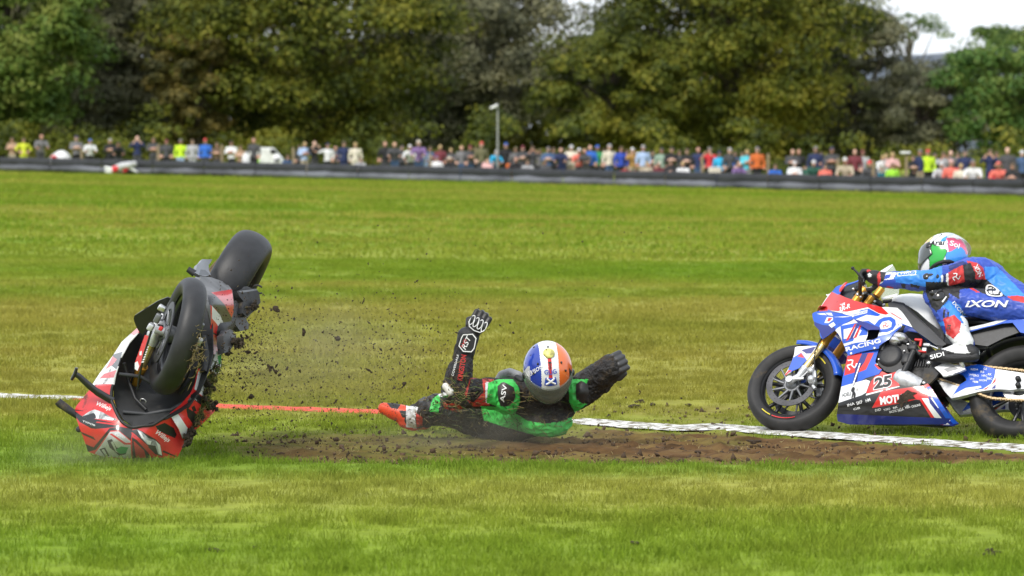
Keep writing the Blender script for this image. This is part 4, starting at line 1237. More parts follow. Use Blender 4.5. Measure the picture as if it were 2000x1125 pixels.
    def xz(*pts):
        r_ = []
        for q in A_(*pts):
            p = local_hit(Mi, *q, 1, .115); r_.append((p.x, p.z))
        return r_
    chain_run(xz((1080, 668), (1140, 670), (1260, 682), (1394, 696), (1440, 704)), root, .115)
    chain_run(xz((960, 726), (1030, 750), (1110, 778), (1220, 822), (1300, 832), (1394, 836), (1440, 832)), root, .115)
    hug = MB()
    hug.lathe([(.352, .10), (.356, .05), (.358, 0), (.356, -.05), (.352, -.10)], 14, T=T2, a0=R(35), a1=R(110))
    o = hug.build('rear_hugger', CARBON, root); o.modifiers.new('thickness', 'SOLIDIFY').thickness = .005
    # ---- rearset
    rs_ = Surf(MC, 1, [(0, 0, .19)])
    panel('heel_plate', rs_, A_((968, 682), (990, 672), (1030, 660), (1062, 668), (1092, 672), (1118, 690), (1090, 702), (1040, 718), (1010, 724), (995, 706)), [(ALLOY, None), (MGREY, A_((1010, 690), (1060, 676), (1085, 690), (1030, 706)))], root, thick=.018, step=7)
    MB().tube([rs_(*A_((1084, 632))[0], .05), rs_(*A_((1096, 660))[0], .03), rs_(*A_((1104, 676))[0], .0)], [.013, .014, .014], 12).build('footpeg', SILVER, root)
    MB().tube([(-.86, -.17, .37), (-.88, -.27, .38)], .013, 12).build('footpeg', SILVER, root)
    # ---- handlebars, damper, loose windscreen
    hb = MB()
    ftop = Vector((-.03, 0, .29)) + FDIR * .70
    for sd_ in (1, -1):
        hb.tube([ftop + Vector((0, .098 * sd_, 0)), ftop + Vector((-.03, .20 * sd_, -.01)), ftop + Vector((-.075, .33 * sd_, -.03))], .0125, 12, T=S)
    hb.box(ftop + Vector((-.02, 0, .005)), (.06, .24, .025), S, 0, .008)
    hb.build('handlebar', ENGINE, root)
    sh = Surf(MC, 1, [(0, 0, .34)])
    lv = MB()
    pts = [sh(*q) for q in B_((650, 260), (625, 215), (580, 160), (545, 128))]
    lv.tube(pts, [.011, .010, .007, .006], 10); lv.ball(sh(*B_((540, 122))[0]), .011, 12, 8)
    lv.build('clutch_lever', MATK, root)
    ck = MB()
    sk = Surf(MC, 1, [(0, 0, .10)])
    for a, b, r in (((600, 300), (640, 430), .018), ((560, 330), (660, 330), .014), ((580, 420), (700, 400), .016), ((640, 360), (820, 470), .014), ((740, 440), (850, 500), .016), ((560, 390), (610, 330), .010), ((840, 460), (1000, 435), .012), ((700, 360), (760, 300), .016)):
        ck.tube([sk(*B_(a)[0]), sk(*B_(b)[0], -.03)], r, 8)
    ck.build('cockpit_loom', ENGINE, root)
    c2 = MB()
    for a, r in (((640, 380), .010), ((590, 385), .012), ((620, 410), .009), ((760, 455), .009), ((850, 490), .011), ((545, 330), .009)):
        c2.ball(sk(*B_(a)[0], .03), r, 10, 6)
    c2.build('clamp_bolt', SILVER, root)
    gc = MB()
    for a, r in (((800, 365), .024), ((705, 452), .024)):
        p = sk(*B_(a)[0], .02 if r > .0 else 0); gc.tube([p - FDIR * .03, p + FDIR * .03], r, 18)
    gc.build('fork_top', GOLD, root)
    sw = Surf(MC, 1, [(1716, 532, -.06), (1744, 517, -.10), (1755, 585, .0), (1722, 585, .05), (1755, 560, -.06), (1735, 545, -.04)])
    wsc = panel('windscreen', sw, B_((800, 162), (900, 100), (938, 84), (968, 140), (990, 230), (1004, 330), (992, 425), (900, 440), (830, 450), (820, 410), (860, 330), (850, 240)), [(PLEX, None), (WHITE, B_((800, 162), (900, 96), (938, 84), (936, 100), (880, 150), (850, 165))), (WHITE, B_((830, 415), (985, 376), (985, 396), (840, 436)))], root, thick=.003, step=7)
    return root
blue_bike()
# ------------------------------------------------------------------ suits, gloves, helmets
LBLUE = pmat('leather_light_blue', (.035, .22, .70), .45, var=.12, bump=.12)
SBLUE = pmat('leather_blue', (.030, .075, .42), .42, var=.15, bump=.12)
SRED = pmat('leather_red', (.55, .035, .035), .45, var=.12, bump=.12)
SBLK = pmat('leather_black', (.014, .014, .016), .5, var=.3, bump=.3, scale=30)
SWHT = pmat('leather_white', (.72, .73, .74), .45, var=.08)
SNAVY = pmat('leather_navy', (.018, .028, .15), .45, var=.15)
MUDB = pmat('leather_black_muddy', (.016, .015, .016), .6, var=.5, scale=14, dirt=.42, dirtcol=(.055, .040, .024), dscale=19, bump=.8)
MUDG = pmat('leather_green_muddy', (.055, .56, .09), .5, var=.1, dirt=.06, dirtcol=(.05, .09, .025), dscale=16, bump=.15)
MUDR = pmat('leather_red_muddy', (.52, .045, .03), .5, var=.15, dirt=.36, dirtcol=(.055, .045, .02), dscale=13, bump=.2)
BOOTR = pmat('boot_orange_red', (.75, .075, .025), .4, var=.1, dirt=.08, dscale=12)
VISOR = pmat('visor_smoke', (.055, .065, .06), .08, var=.1, coat=1.)
CLEARV = glass_mat('visor_clear', (.30, .34, .29), .34)
SPOIL = glass_mat('spoiler_clear', (.75, .80, .80), .4)
def painter(M, zones, default):
    """zones: [(index, polygon in traced space)], later ones win"""
    bbs = [(i, p, min(q[0] for q in p), max(q[0] for q in p), min(q[1] for q in p), max(q[1] for q in p)) for i, p in zones]
    def f(c, n):
        x, y = proj(M @ c); r = default
        for i, p, x0, x1, y0, y1 in bbs:
            if x0 <= x <= x1 and y0 <= y <= y1 and inside(p, x, y): r = i
        return r
    return f
def helmet(root, name, T, scale, mats, paint, visor_m, spoiler=True):
    """T: helmet space (x face, y left, z crown) -> root space"""
    V, Fa, C = [], [], []
    nu, nv = 170, 116
    for j in range(nv + 1):
        th = math.pi * (.002 + .80 * j / nv)
        for i in range(nu):
            a = 2 * math.pi * i / nu
            x, y, z = math.sin(th) * math.cos(a), math.sin(th) * math.sin(a), math.cos(th)
            chin = max(0, x) * max(0, -z + .05)
            px_ = .142 * x + .050 * chin - .012 * max(0, -x) * max(0, -z)
            V.append(Vector((px_ + (.006 * max(0, z)) * -1, .122 * y * (1 - .10 * max(0, -z)), .136 * z - .012 * chin)) * scale)
    for j in range(nv):
        for i in range(nu):
            i2 = (i + 1) % nu
            Fa.append((j * nu + i, (j + 1) * nu + i, (j + 1) * nu + i2, j * nu + i2))
    h = bpy.data.objects.new(name, None); link(h, root)
    idx = []
    for f in Fa:
        c = sum((V[k] for k in f), Vector()) / 4 / scale
        idx.append(paint(c.x / .142, c.y / .122, c.z / .136))
    o = mesh_obj('shell', [T @ v for v in V], Fa, mats, h, idx, True)
    sd_ = o.modifiers.new('thickness', 'SOLIDIFY'); sd_.thickness = .008; sd_.offset = -1
    # visor
    Vv, Fv = [], []
    n1, n2 = 40, 12
    for j in range(n2 + 1):
        el = R(24) - R(50) * j / n2
        for i in range(n1 + 1):
            az = R(-82) + R(164) * i / n1
            wv = 1 - .28 * (abs(az) / R(82)) ** 3
            e = R(-2) + (el - R(-2)) * wv
            x, y, z = math.cos(e) * math.cos(az), math.cos(e) * math.sin(az), math.sin(e)
            chin = max(0, x) * max(0, -z + .05)
            Vv.append(T @ (Vector((.142 * x + .050 * chin, .122 * y * (1 - .1 * max(0, -z)), .136 * z - .012 * chin)) * scale * 1.026))
    for j in range(n2):
        for i in range(n1): Fv.append((j * (n1 + 1) + i, j * (n1 + 1) + i + 1, (j + 1) * (n1 + 1) + i + 1, (j + 1) * (n1 + 1) + i))
    o = mesh_obj('visor', Vv, Fv, visor_m, h, None, True)
    s2 = o.modifiers.new('thickness', 'SOLIDIFY'); s2.thickness = .003
    mb = MB()
    for sy in (1, -1):
        mb.lathe([(0, .008), (.016, .008), (.021, .0), (.021, -.006)], 18, T=T @ Matrix.Translation(Vector((.03, sy * .1215, .012)) * scale) @ (Matrix.Rotation(0 if sy > 0 else math.pi, 4, 'X')))
    mb.build('visor_pivot', BLACKP, h)
    mb = MB()
    prof = [(.10, .122), (.112, .118), (.118, .112)]
    mb.tube([T @ (Vector((.085 * math.cos(a) + .01, .082 * math.sin(a), -.102)) * scale) for a in np.linspace(0, 2 * math.pi, 40)], .011 * scale, 8, caps=False)
    mb.build('neck_roll', SBLK, h)
    if not spoiler: return h
    # rear spoiler
    Vs, Fs = [], []
    for j in range(5):
        for i in range(17):
            az = R(180 - 58 + 116 * i / 16); el = R(38 - 34 * j / 4)
            k = 1.03 + .12 * (j / 4) ** 1.5
            Vs.append(T @ (Vector((.142 * math.cos(el) * math.cos(az) * k, .122 * math.cos(el) * math.sin(az) * k, .136 * math.sin(el) * 1.03)) * scale))
    for j in range(4):
        for i in range(16): Fs.append((j * 17 + i, j * 17 + i + 1, (j + 1) * 17 + i + 1, (j + 1) * 17 + i))
    o = mesh_obj('spoiler', Vs, Fs, SPOIL, h, None, True); o.modifiers.new('thickness', 'SOLIDIFY').thickness = .003
    return h
def helmet_text(h, T, scale, text, az, el, size, mat, roll=0., bold=.02):
    v, f = glyphs(text, bold, 0.)
    cx = (max(a for a, b in v) + min(a for a, b in v)) / 2; cy = (max(b for a, b in v) + min(b for a, b in v)) / 2
    pts = []
    for a, b in v:
        a, b = (a - cx) * size, (b - cy) * size
        a, b = a * math.cos(roll) - b * math.sin(roll), a * math.sin(roll) + b * math.cos(roll)
        A, E = az + (a / .13) / max(.35, math.cos(el)), el + b / .136
        pts.append(T @ (Vector((.142 * math.cos(E) * math.cos(A), .122 * math.cos(E) * math.sin(A), .136 * math.sin(E))) * scale * 1.022))
    return mesh_obj('lettering', pts, f, mat, h)

def ride():
    Mi = MC.inverted()
    def J(p, y, sp=C_): return local_hit(Mi, *sp(p)[0], 1, y)
    root = thing('person', 'rider in blue, red and white leathers crouched on the blue motorcycle', 'person', MC)
    sh_l, el_l, wr_l = J((1350, 440), .20), J((965, 520), .37), J((540, 520), .33)
    hd_l = J((345, 510), .335)
    kn_l = J((1025, 700), .27); hip_l = J((1985, 850), .12)
    an_l = J((1112, 570), .235, A_)
    chest = J((1500, 520), .02); mid = J((1720, 680), .02); pel = J((2030, 940), .0)
    mir = lambda p, dx=0: Vector((p.x + dx, -p.y, p.z))
    sh_r, el_r, wr_r = mir(sh_l), mir(el_l), mir(wr_l)
    hip_r, kn_r, an_r = mir(hip_l), Vector((kn_l.x - .02, -.30, kn_l.z - .02)), mir(an_l)
    b = Blob()
    b.ell(chest, (.15, .185, .112)); b.cap(chest, .115, mid, .122); b.cap(mid, .122, pel, .145)
    b.cap(J((1400, 440), .10), .088, J((1400, 440), -.10), .088)
    b.chain([J((1475, 405), .0), J((1545, 425), .0), J((1640, 510), .0), J((1740, 610), .0)], [.045, .058, .062, .055])
    b.cap(J((1330, 420), .0), .075, J((1230, 350), .01), .062)
    for s_, e_, w_ in ((sh_l, el_l, wr_l), (sh_r, el_r, wr_r)):
        b.chain([s_, s_.lerp(e_, .5), e_, e_.lerp(w_, .35), w_], [.083, .070, .060, .062, .043])
    for h_, k_, a_ in ((hip_l, kn_l, an_l), (hip_r, kn_r, an_r)):
        b.chain([h_, h_.lerp(k_, .45), k_, k_.lerp(a_, .4), a_], [.098, .090, .068, .072, .055])
        b.cap(h_, .10, pel, .13)
    b.ell(kn_l + Vector((.02, .03, 0)), (.06, .05, .07))
    mats = [SBLUE, LBLUE, SRED, SBLK, SWHT, SNAVY]
    Zp = [(1, C_((1520, 330), (1600, 340), (1700, 430), (1950, 690), (1850, 700), (1730, 690), (1620, 580), (1520, 500))),
          (0, C_((1400, 300), (1560, 300), (1640, 380), (1520, 380), (1480, 360))),
          (2, C_((1330, 315), (1440, 340), (1500, 390), (1530, 515), (1400, 510), (1360, 420))),
          (3, C_((1400, 510), (1540, 515), (1740, 690), (1640, 700), (1500, 660), (1380, 590))),
          (3, C_((1080, 560), (1260, 600), (1250, 720), (1150, 660))),
          (2, C_((1360, 580), (1470, 650), (1430, 650), (1350, 600))),
          (2, C_((1740, 690), (1860, 680), (1960, 700), (1960, 760), (1830, 740))),
          (1, C_((560, 380), (1070, 380), (1080, 660), (560, 640))),
          (0, C_((590, 545), (740, 560), (930, 600), (930, 660), (590, 640))),
          (3, C_((640, 560), (690, 556), (690, 610), (650, 600))), (3, C_((740, 560), (840, 580), (830, 610), (740, 590))),
          (4, C_((600, 440), (800, 420), (800, 468), (600, 480))), (1, C_((612, 448), (790, 428), (790, 460), (612, 472))),
          (4, C_((1060, 470), (1105, 460), (1100, 560), (1060, 560))), (5, C_((1085, 465), (1120, 455), (1115, 565), (1080, 565))), (4, C_((1115, 455), (1142, 445), (1140, 575), (1112, 570))),
          (2, C_((1138, 440), (1290, 350), (1320, 400), (1310, 560), (1140, 580))),
          (3, C_((1290, 350), (1370, 340), (1425, 460), (1400, 600), (1240, 620), (1150, 580), (1310, 540))),
          (5, C_((1140, 370), (1290, 320), (1345, 350), (1290, 360), (1150, 430))),
          (3, C_((900, 540), (1120, 540), (1150, 690), (1110, 800), (1040, 880), (960, 800), (900, 650))),
          (1, C_((1020, 860), (1130, 730), (1260, 780), (1320, 900), (1300, 1000), (1050, 1000))),
          (0, C_((1020, 840), (1100, 800), (1150, 850), (1120, 950), (1030, 960))),
          (3, C_((1090, 830), (1110, 830), (1100, 920), (1080, 920))), (3, C_((1130, 850), (1150, 860), (1140, 920), (1120, 920))),
          (4, C_((1120, 990), (1400, 960), (1400, 1300), (1080, 1300))),
          (2, A_((1008, 446), (1060, 428), (1094, 462), (1086, 512), (1056, 542), (1024, 520)))]
    body = b.build('leathers', mats, root, .006, 4, .009, 12, painter(MC, Zp, 0))
    RS = RaySurf(body, MC)
    # prints
    lettering(RS, 'iXON', C_((1312, 800))[0], C_((1770, 800))[0], 13, MATW, root, off=.012, bold=.03, shear=.25)
    lettering(RS, 'NGK', C_((1500, 470))[0], C_((1440, 350))[0], 9, MATW, root, off=.010)
    triskelion(RS, C_((1218, 485))[0], 9, MATW, root, .4, off=.008)
    lettering(RS, 'HRC', C_((640, 462))[0], C_((780, 446))[0], 4.5, MATW, root, off=.010)
    lettering(RS, 'IXON', C_((1175, 760))[0], C_((1290, 900))[0], 7, MATW, root, off=.010)
    e0 = catmull(C_((1525, 610), (1545, 570), (1590, 570), (1640, 600), (1700, 660), (1690, 690), (1600, 690), (1540, 670)), 4)
    decal('hip_emblem', RS, e0, MATW, root, off=.008, step=4)
    e1 = catmull(C_((1545, 620), (1556, 585), (1590, 582), (1630, 610), (1678, 660), (1670, 678), (1605, 677), (1556, 655)), 4)
    decal('hip_emblem_ring', RS, e1, MATK, root, off=.011, step=4)
    for q in (((1560, 600), (1590, 592), (1592, 620), (1558, 622)), ((1602, 600), (1636, 626), (1604, 624)), ((1560, 634), (1592, 632), (1600, 668), (1566, 656)), ((1606, 634), (1644, 636), (1662, 664), (1612, 668))):
        decal('emblem_field', RS, C_(*q), MATW, root, off=.014, step=4)
    # elbow and knee sliders
    sl2 = Blob()
    p = J((920, 500), .405); q = J((1010, 490), .40)
    sl2.cap(J((830, 500), .40), .016, p, .034).cap(p, .034, q, .022)
    sl2.build('elbow_slider', pmat('slider_gloss_black', (.012, .012, .013), .2, coat=.6), root, .005, 2)
    ks = Blob()
    k0 = J((1000, 650), .325); ks.ell(k0, (.050, .030, .052)); ks.ell(J((1030, 690), .325), (.045, .028, .045)); ks.ell(J((975, 640), .345), (.025, .02, .03))
    ks.build('knee_slider', pmat('slider_gloss_black', (.012, .012, .013), .2), root, .004, 1)
    decal('slider_stripe', Surf(MC, 1, [(0, 0, .362)]), C_((1068, 745), (1112, 688), (1122, 694), (1080, 754)), MATW, root, off=0, step=4)
    # gloves
    for side in (1, -1):
        g = Blob()
        hc = Vector((hd_l.x, .335 * side, hd_l.z)); wr = wr_l if side > 0 else wr_r
        g.ell(hc + Vector((-.010, 0, .012)), (.052, .046, .034))
        g.cap(hc + Vector((-.03, 0, .008)), .036, wr + (hc - wr) * .25, .038)
        for i in range(4):
            yy = hc.y + (i - 1.5) * .0225
            L = (.92, 1.0, .97, .82)[i if side > 0 else 3 - i]
            k0 = Vector((hc.x + .024, yy, hc.z + .028))
            pts = [k0, k0 + Vector((.032, 0, -.002)) * L, k0 + Vector((.044, 0, -.032)) * L, k0 + Vector((.022, 0, -.055)) * L]
            g.chain(pts, [.0125, .0115, .0105, .0095])
        th = [hc + Vector((-.022, -.036 * side, -.004)), hc + Vector((.004, -.046 * side, -.030)), hc + Vector((.030, -.040 * side, -.040))]
        g.chain(th, [.014, .0125, .010])
        Zg = [(1, C_((385, 470), (410, 440), (420, 570), (390, 580))), (2, C_((300, 465), (318, 455), (340, 470), (330, 492), (305, 492))), (2, C_((262, 565), (320, 545), (340, 580), (290, 590))), (1, C_((290, 430), (335, 415), (330, 435), (290, 450))), (2, C_((258, 515), (270, 505), (285, 535), (270, 540))), (2, C_((410, 540), (440, 530), (440, 560), (405, 570)))] if side > 0 else []
        gl = g.build('glove', [SBLK, SRED, SWHT], root, .0042, 2, 0, 10, painter(MC, Zg, 0))
        for v in gl.data.vertices: v.co = hc + (v.co - hc) * 1.18
        cf = Blob(); cdir = (el_l if side > 0 else el_r) - wr
        cf.cap(wr - cdir.normalized() * .045, .047, wr + cdir.normalized() * .035, .056)
        Zc = [(1, C_((440, 460), (500, 440), (600, 440), (560, 510), (450, 520))), (2, C_((500, 580), (560, 600), (560, 640), (480, 610))), (0, C_((470, 470), (540, 455), (520, 500), (470, 510)))] if side > 0 else []
        cf.build('glove_cuff', [SBLUE, SWHT, SRED, SBLK], root, .005, 2, 0, 10, painter(MC, Zc, 0))
    # boots
    for side in (1, -1):
        bt = Blob()
        def K(p, y=.235, sp=A_):
            q = local_hit(Mi, *sp(p)[0], 1, y); return Vector((q.x, q.y * side, q.z))
        ank, heel, toe, ball = K((1108, 585)), K((1150, 610)), K((958, 622)), K((1030, 612))
        shaft = K((1075, 480))
        bt.chain([shaft, shaft.lerp(ank, .5), ank, heel], [.068, .060, .048, .042])
        bt.chain([ank, ball, toe], [.045, .038, .026]); bt.cap(heel, .040, ball, .034)
        Zb = [(1, A_((1000, 420), (1060, 430), (1090, 470), (1080, 520), (1050, 545), (1020, 520))),
              (2, A_((930, 600), (985, 588), (1020, 596), (1070, 612), (1130, 612), (1180, 590), (1180, 660), (930, 670))), (2, A_((1110, 560), (1180, 560), (1180, 610), (1130, 605))),
              (2, A_((1046, 520), (1080, 510), (1090, 540), (1060, 548))), (2, A_((1105, 480), (1118, 478), (1120, 492), (1108, 495)))] if side > 0 else []
        bt.build('boot', [SWHT, SRED, SBLK], root, .005, 3, 0, 10, painter(MC, Zb, 0 if side > 0 else 2))
        so = Blob()
        so.chain([K((955, 630)), K((1030, 634)), K((1110, 632)), K((1160, 628))], [.026, .032, .030, .030])
        so.build('boot_sole', SBLK, root, .005, 2)
    lettering(Surf(MC, 1, [(0, 0, .272)]), 'SIDI', A_((948, 640))[0], A_((1014, 622))[0], 8, MATW, root, off=.0)
    lettering(Surf(MC, 1, [(0, 0, .315)]), 'SIDI', A_((1040, 500))[0], A_((1052, 440))[0], 7, MATK, root, off=.0)
    # helmet: face towards the front wheel, chin tucked
    hc = J((1085, 275), .02)
    f = Vector((.90, -.20, -.40)).normalized(); l = Vector((.2, 1, .04)); l = (l - f * l.dot(f)).normalized(); u = f.cross(l)
    T = Matrix.Translation(hc) @ Matrix((f, l, u)).transposed().to_4x4()
    hm = [pmat('helmet_white', (.78, .79, .80), .2, coat=.8, var=.03), pmat('helmet_green', (.02, .42, .05), .2, coat=.8), pmat('helmet_yellow', (.80, .62, .06), .2, coat=.8), pmat('helmet_blue', (.05, .30, .75), .2, coat=.8), pmat('helmet_pink', (.78, .10, .22), .2, coat=.8), BLACKP, pmat('helmet_orange', (.80, .30, .08), .2, coat=.8)]
    def hp(x, y, z):
        a = math.degrees(math.atan2(abs(y), x)); w = .08 * math.sin(a * .12 + z * 7)
        if x > .05 and -.30 < z < .10 and a < 50: return 5
        t = a - 30 * max(0, z) + 8 * math.sin(z * 9)
        g = a + 14 * math.sin(z * 6 + 1)
        if z < .36 - (a - 50) * .007 and z > -.85 and 50 < g < 104: return 5 if g < 52 or g > 102 else 1
        if a > 112 and z < -.34 + .12 * math.sin(a * .09): return 3
        if a > 122 and z < .24 + .06 * math.sin(a * .2): return 4
        if z > .05:
            if t < 36: return 4
            if t < 48: return 6
            if t < 64: return 2
            if t < 66: return 5
            if 88 < t < 92: return 5
            if 112 < t < 124: return 3
        return 0
    h = helmet(root, 'helmet', T, 1.09, hm, hp, VISOR)
    helmet_text(h, T, 1.09, 'Arai', R(98), R(4), .048, MATK, -.35)
    helmet_text(h, T, 1.09, 'Sol', R(140), R(-8), .050, MATW, -.3)
    return root
ride()
# ------------------------------------------------------------------ the red motorcycle standing on its nose
def red_matrix():
    f = Vector((-.124, -.98, -.143)).normalized()
    u = Vector((-.46, .184, -.87)); u = (u - f * u.dot(f)).normalized(); l = u.cross(f)
    s = 1.09
    Rm = Matrix((f, l, u)).transposed() @ Matrix.Scale(s, 3)
    A = W(344, 655, 22.0)
    return Matrix.Translation(A - Rm @ Vector((0, 0, .30))) @ Rm.to_4x4()
MA = red_matrix()
K_ = zs(90, 430, 2.296); G_ = zs(90, 660, 4.5); H_ = zs(220, 430, 4.5)
CRED = pmat('crash_red', (.62, .022, .022), .3, coat=.5, var=.1, dirt=.06, dscale=6)
CWHITE = pmat('crash_white', (.74, .74, .74), .35, coat=.4, var=.06, dirt=.10, dscale=7)
LINER = pmat('inner_black', (.016, .017, .018), .55, var=.3, scale=16, dirt=.10, dirtcol=(.05, .045, .04))
HEADL = pmat('headlight_print', (.42, .43, .45), .3, var=.75, scale=26)
PLATE = pmat('plate_silver', (.55, .57, .58), .35, var=.25, scale=14)
def red_bike():
    root = thing('crashed_motorcycle', 'red and white racing motorcycle upside down on its nose at the left', 'motorcycle', MA)
    Mi = MA.inverted()
    S = steering(R(-19))
    fw, T = wheel(root, 'front_wheel', (0, 0, .30), .306, .128, S, RUBBER, BLACKP)
    brake_disc(fw, T, .072); brake_disc(fw, T, -.072)
    fork(root, S, 1, .04); fork(root, S, -1, .04)
    rw, T2 = wheel(root, 'rear_wheel', (-1.44, 0, .318), .335, .222, Matrix.Identity(4), RUBBER, BLACKP)
    sp = MB(); sp.lathe([(.100, .118), (.100, .124), (.06, .124), (.06, .118)], 40, T=T2, closed=True, smooth=False); sp.build('sprocket', SILVER, rw)
    # ---- front of the fairing
    nc = [G_(p)[0] + (x,) for p, x in (((600, 900), .135), ((600, 1040), .02), ((280, 650), -.06), ((360, 980), -.02), ((1230, 880), -.08), ((1140, 1040), -.03), ((620, 660), .070), ((760, 785), .105), ((1080, 668), .02), ((590, 420), .0), ((400, 430), -.12), ((930, 765), .085), ((800, 950), .12), ((460, 700), .05), ((1000, 900), .05), ((860, 1040), .03))]
    sn = Surf(MA, 0, nc)
    rim = G_((590, 410), (576, 470), (575, 545), (595, 600), (625, 670), (655, 722), (700, 762), (760, 786), (850, 772), (930, 765), (985, 735), (1085, 668))
    out = rim + G_((1150, 780), (1190, 880), (1216, 905), (1190, 975), (1150, 1050), (1128, 1060), (1000, 1046), (870, 1050), (750, 1056), (620, 1056), (500, 1040), (420, 1016), (370, 995), (352, 940), (325, 860), (296, 790), (272, 715), (252, 640), (268, 600), (340, 512), (400, 436), (450, 424), (520, 424))
    z = [(CRED, None),
         (BLACKP, G_((252, 640), (320, 690), (460, 720), (620, 755), (640, 780), (560, 790), (440, 800), (400, 795), (300, 740), (268, 700))),
         (HEADL, G_((320, 690), (380, 650), (430, 630), (500, 655), (560, 690), (622, 715), (612, 728), (560, 725), (480, 715), (360, 704))),
         (BLACKP, G_((325, 690), (420, 660), (450, 690), (430, 712), (360, 704))), (MATW, G_((430, 650), (470, 655), (465, 712), (445, 708))), (MATW, G_((520, 690), (600, 712), (590, 726), (540, 722))),
         (BLACKP, G_((740, 820), (800, 800), (840, 820), (960, 890), (1000, 930), (1025, 1040), (960, 1020), (900, 960), (820, 900), (770, 860))),
         (HEADL, G_((800, 806), (840, 825), (900, 880), (950, 895), (1000, 935), (1020, 1030), (985, 1020), (960, 945), (890, 935), (830, 870))),
         (MATW, G_((805, 815), (835, 835), (865, 890), (840, 880))), (MATW, G_((880, 895), (925, 905), (915, 938), (885, 925))), (MATW, G_((960, 900), (1000, 940), (1018, 1030), (990, 1015), (980, 950))),
         (BLACKP, G_((560, 795), (640, 780), (760, 800), (745, 900), (640, 815), (570, 815), (440, 980), (370, 1000), (350, 930), (420, 960))),
         (PLATE, G_((430, 1015), (480, 950), (565, 825), (640, 822), (742, 905), (752, 1055), (500, 1040))),
         (MATR, G_((560, 845), (580, 840), (700, 920), (742, 918), (742, 935), (690, 935))),
         (MATK, G_((540, 900), (580, 886), (620, 960), (690, 975), (720, 965), (700, 1020), (640, 1030), (600, 990), (560, 960))),
         (PLATE, G_((570, 912), (590, 905), (620, 980), (680, 995), (660, 1010), (615, 1000))),
         (pmat('leaf_print', (.02, .30, .08), .4), G_((610, 980), (660, 950), (725, 960), (700, 1010), (650, 1015))),
         (MATK, G_((470, 975), (520, 960), (560, 1035), (520, 1040))), (PLATE, G_((488, 980), (512, 974), (540, 1030), (525, 1034))),
         (BLACKP, G_((755, 870), (800, 900), (900, 1010), (930, 1050), (760, 1055))), (CRED, G_((770, 905), (860, 985), (880, 1050), (790, 1050))),
         (BLACKP, G_((960, 775), (1040, 745), (1120, 790), (1145, 850), (1130, 880), (1060, 850), (980, 810))),
         (CRED, G_((745, 835), (760, 832), (900, 950), (890, 958))),
         (CRED, G_((450, 735), (620, 757), (612, 770), (440, 745))),
         (BLACKP, G_((250, 630), (330, 640), (330, 646), (252, 640))), (BLACKP, G_((1030, 985), (1150, 1040), (1148, 1050), (1020, 1000))), (BLACKP, G_((300, 820), (420, 870), (440, 900), (330, 850)))]
    nose = panel('nose_fairing', sn, out, z, root, step=5)
    lettering(sn, 'Willejs', G_((440, 590))[0], G_((566, 640))[0], 8, MATW, nose, shear=.3)
    lettering(sn, 'Willejs', G_((960, 840))[0], G_((1076, 920))[0], 9, MATW, nose, shear=.3)
    lettering(sn, 'Tyco', G_((592, 850))[0], G_((690, 885))[0], 4, MATW, nose)
    lettering(sn, 'TYPOB', G_((318, 735))[0], G_((430, 776))[0], 3, MATW, nose)
    edge = MB(); edge.tube([sn(x, y, .006) for x, y in catmull(rim, 4, False)], .0085, 8); edge.build('intake_seal', LINER, nose)
    # ---- right flank (image right)
    rc = [G_(p)[0] + (x,) for p, x in (((1085, 668), .02), ((1180, 590), -.01), ((1270, 490), -.05), ((1320, 340), -.12), ((1345, 275), -.16), ((1400, 300), -.26), ((1420, 420), -.26), ((1490, 610), -.36), ((1420, 700), -.24), ((1330, 790), -.16), ((1230, 890), -.08), ((1200, 760), -.01), ((1370, 560), -.16))]
    sr = Surf(MA, 0, rc)
    out = G_((1085, 668), (1180, 590), (1270, 490), (1310, 400), (1330, 300), (1342, 268), (1400, 296), (1420, 420), (1410, 520), (1490, 590), (1485, 640), (1420, 705), (1330, 792), (1262, 862), (1216, 905), (1190, 880), (1150, 780))
    fr = panel('side_fairing', sr, out, [(CRED, None), (CWHITE, G_((1312, 395), (1335, 290), (1395, 320), (1400, 480), (1380, 520), (1300, 450))), (CRED, G_((1330, 280), (1345, 266), (1402, 296), (1398, 330))),
        (BLACKP, G_((1230, 630), (1270, 500), (1310, 470), (1370, 520), (1390, 600), (1340, 740), (1290, 760), (1240, 690))), (CRED, G_((1250, 620), (1300, 545), (1360, 590), (1340, 690), (1300, 650))),
        (BLACKP, G_((1275, 610), (1300, 590), (1320, 640), (1290, 650))),
        (CWHITE, G_((1085, 672), (1140, 640), (1200, 730), (1240, 790), (1232, 850), (1195, 884), (1165, 800))), (CRED, G_((1150, 630), (1200, 600), (1230, 690), (1180, 690)))], root, step=6)
    lettering(sr, 'Silkolene', G_((1290, 520))[0], G_((1345, 590))[0], 4, MATW, fr)
    # ---- left flank strip
    lc = [K_(p)[0] + (x,) for p, x in (((300, 745), -.02), ((312, 690), -.03), ((350, 590), -.10), ((418, 500), -.18), ((200, 755), -.22), ((300, 610), -.30), ((410, 488), -.36), ((250, 740), -.10))]
    sl = Surf(MA, 0, lc)
    out = K_((200, 752), (240, 690), (300, 610), (340, 548), (408, 486), (420, 498), (372, 552), (335, 620), (313, 690), (303, 745), (280, 756), (240, 760))
    fl = panel('side_fairing', sl, out, [(CWHITE, None), (CRED, K_((400, 492), (410, 486), (420, 500), (395, 520), (375, 505))), (CRED, K_((262, 690), (318, 672), (306, 706), (240, 712))), (CRED, K_((222, 738), (300, 736), (300, 750), (240, 762), (205, 755))), (BLACKP, K_((300, 605), (345, 590), (330, 640), (318, 670), (290, 650), (310, 640))), (CRED, K_((300, 612), (320, 625), (300, 650), (270, 670)))], root, step=6)
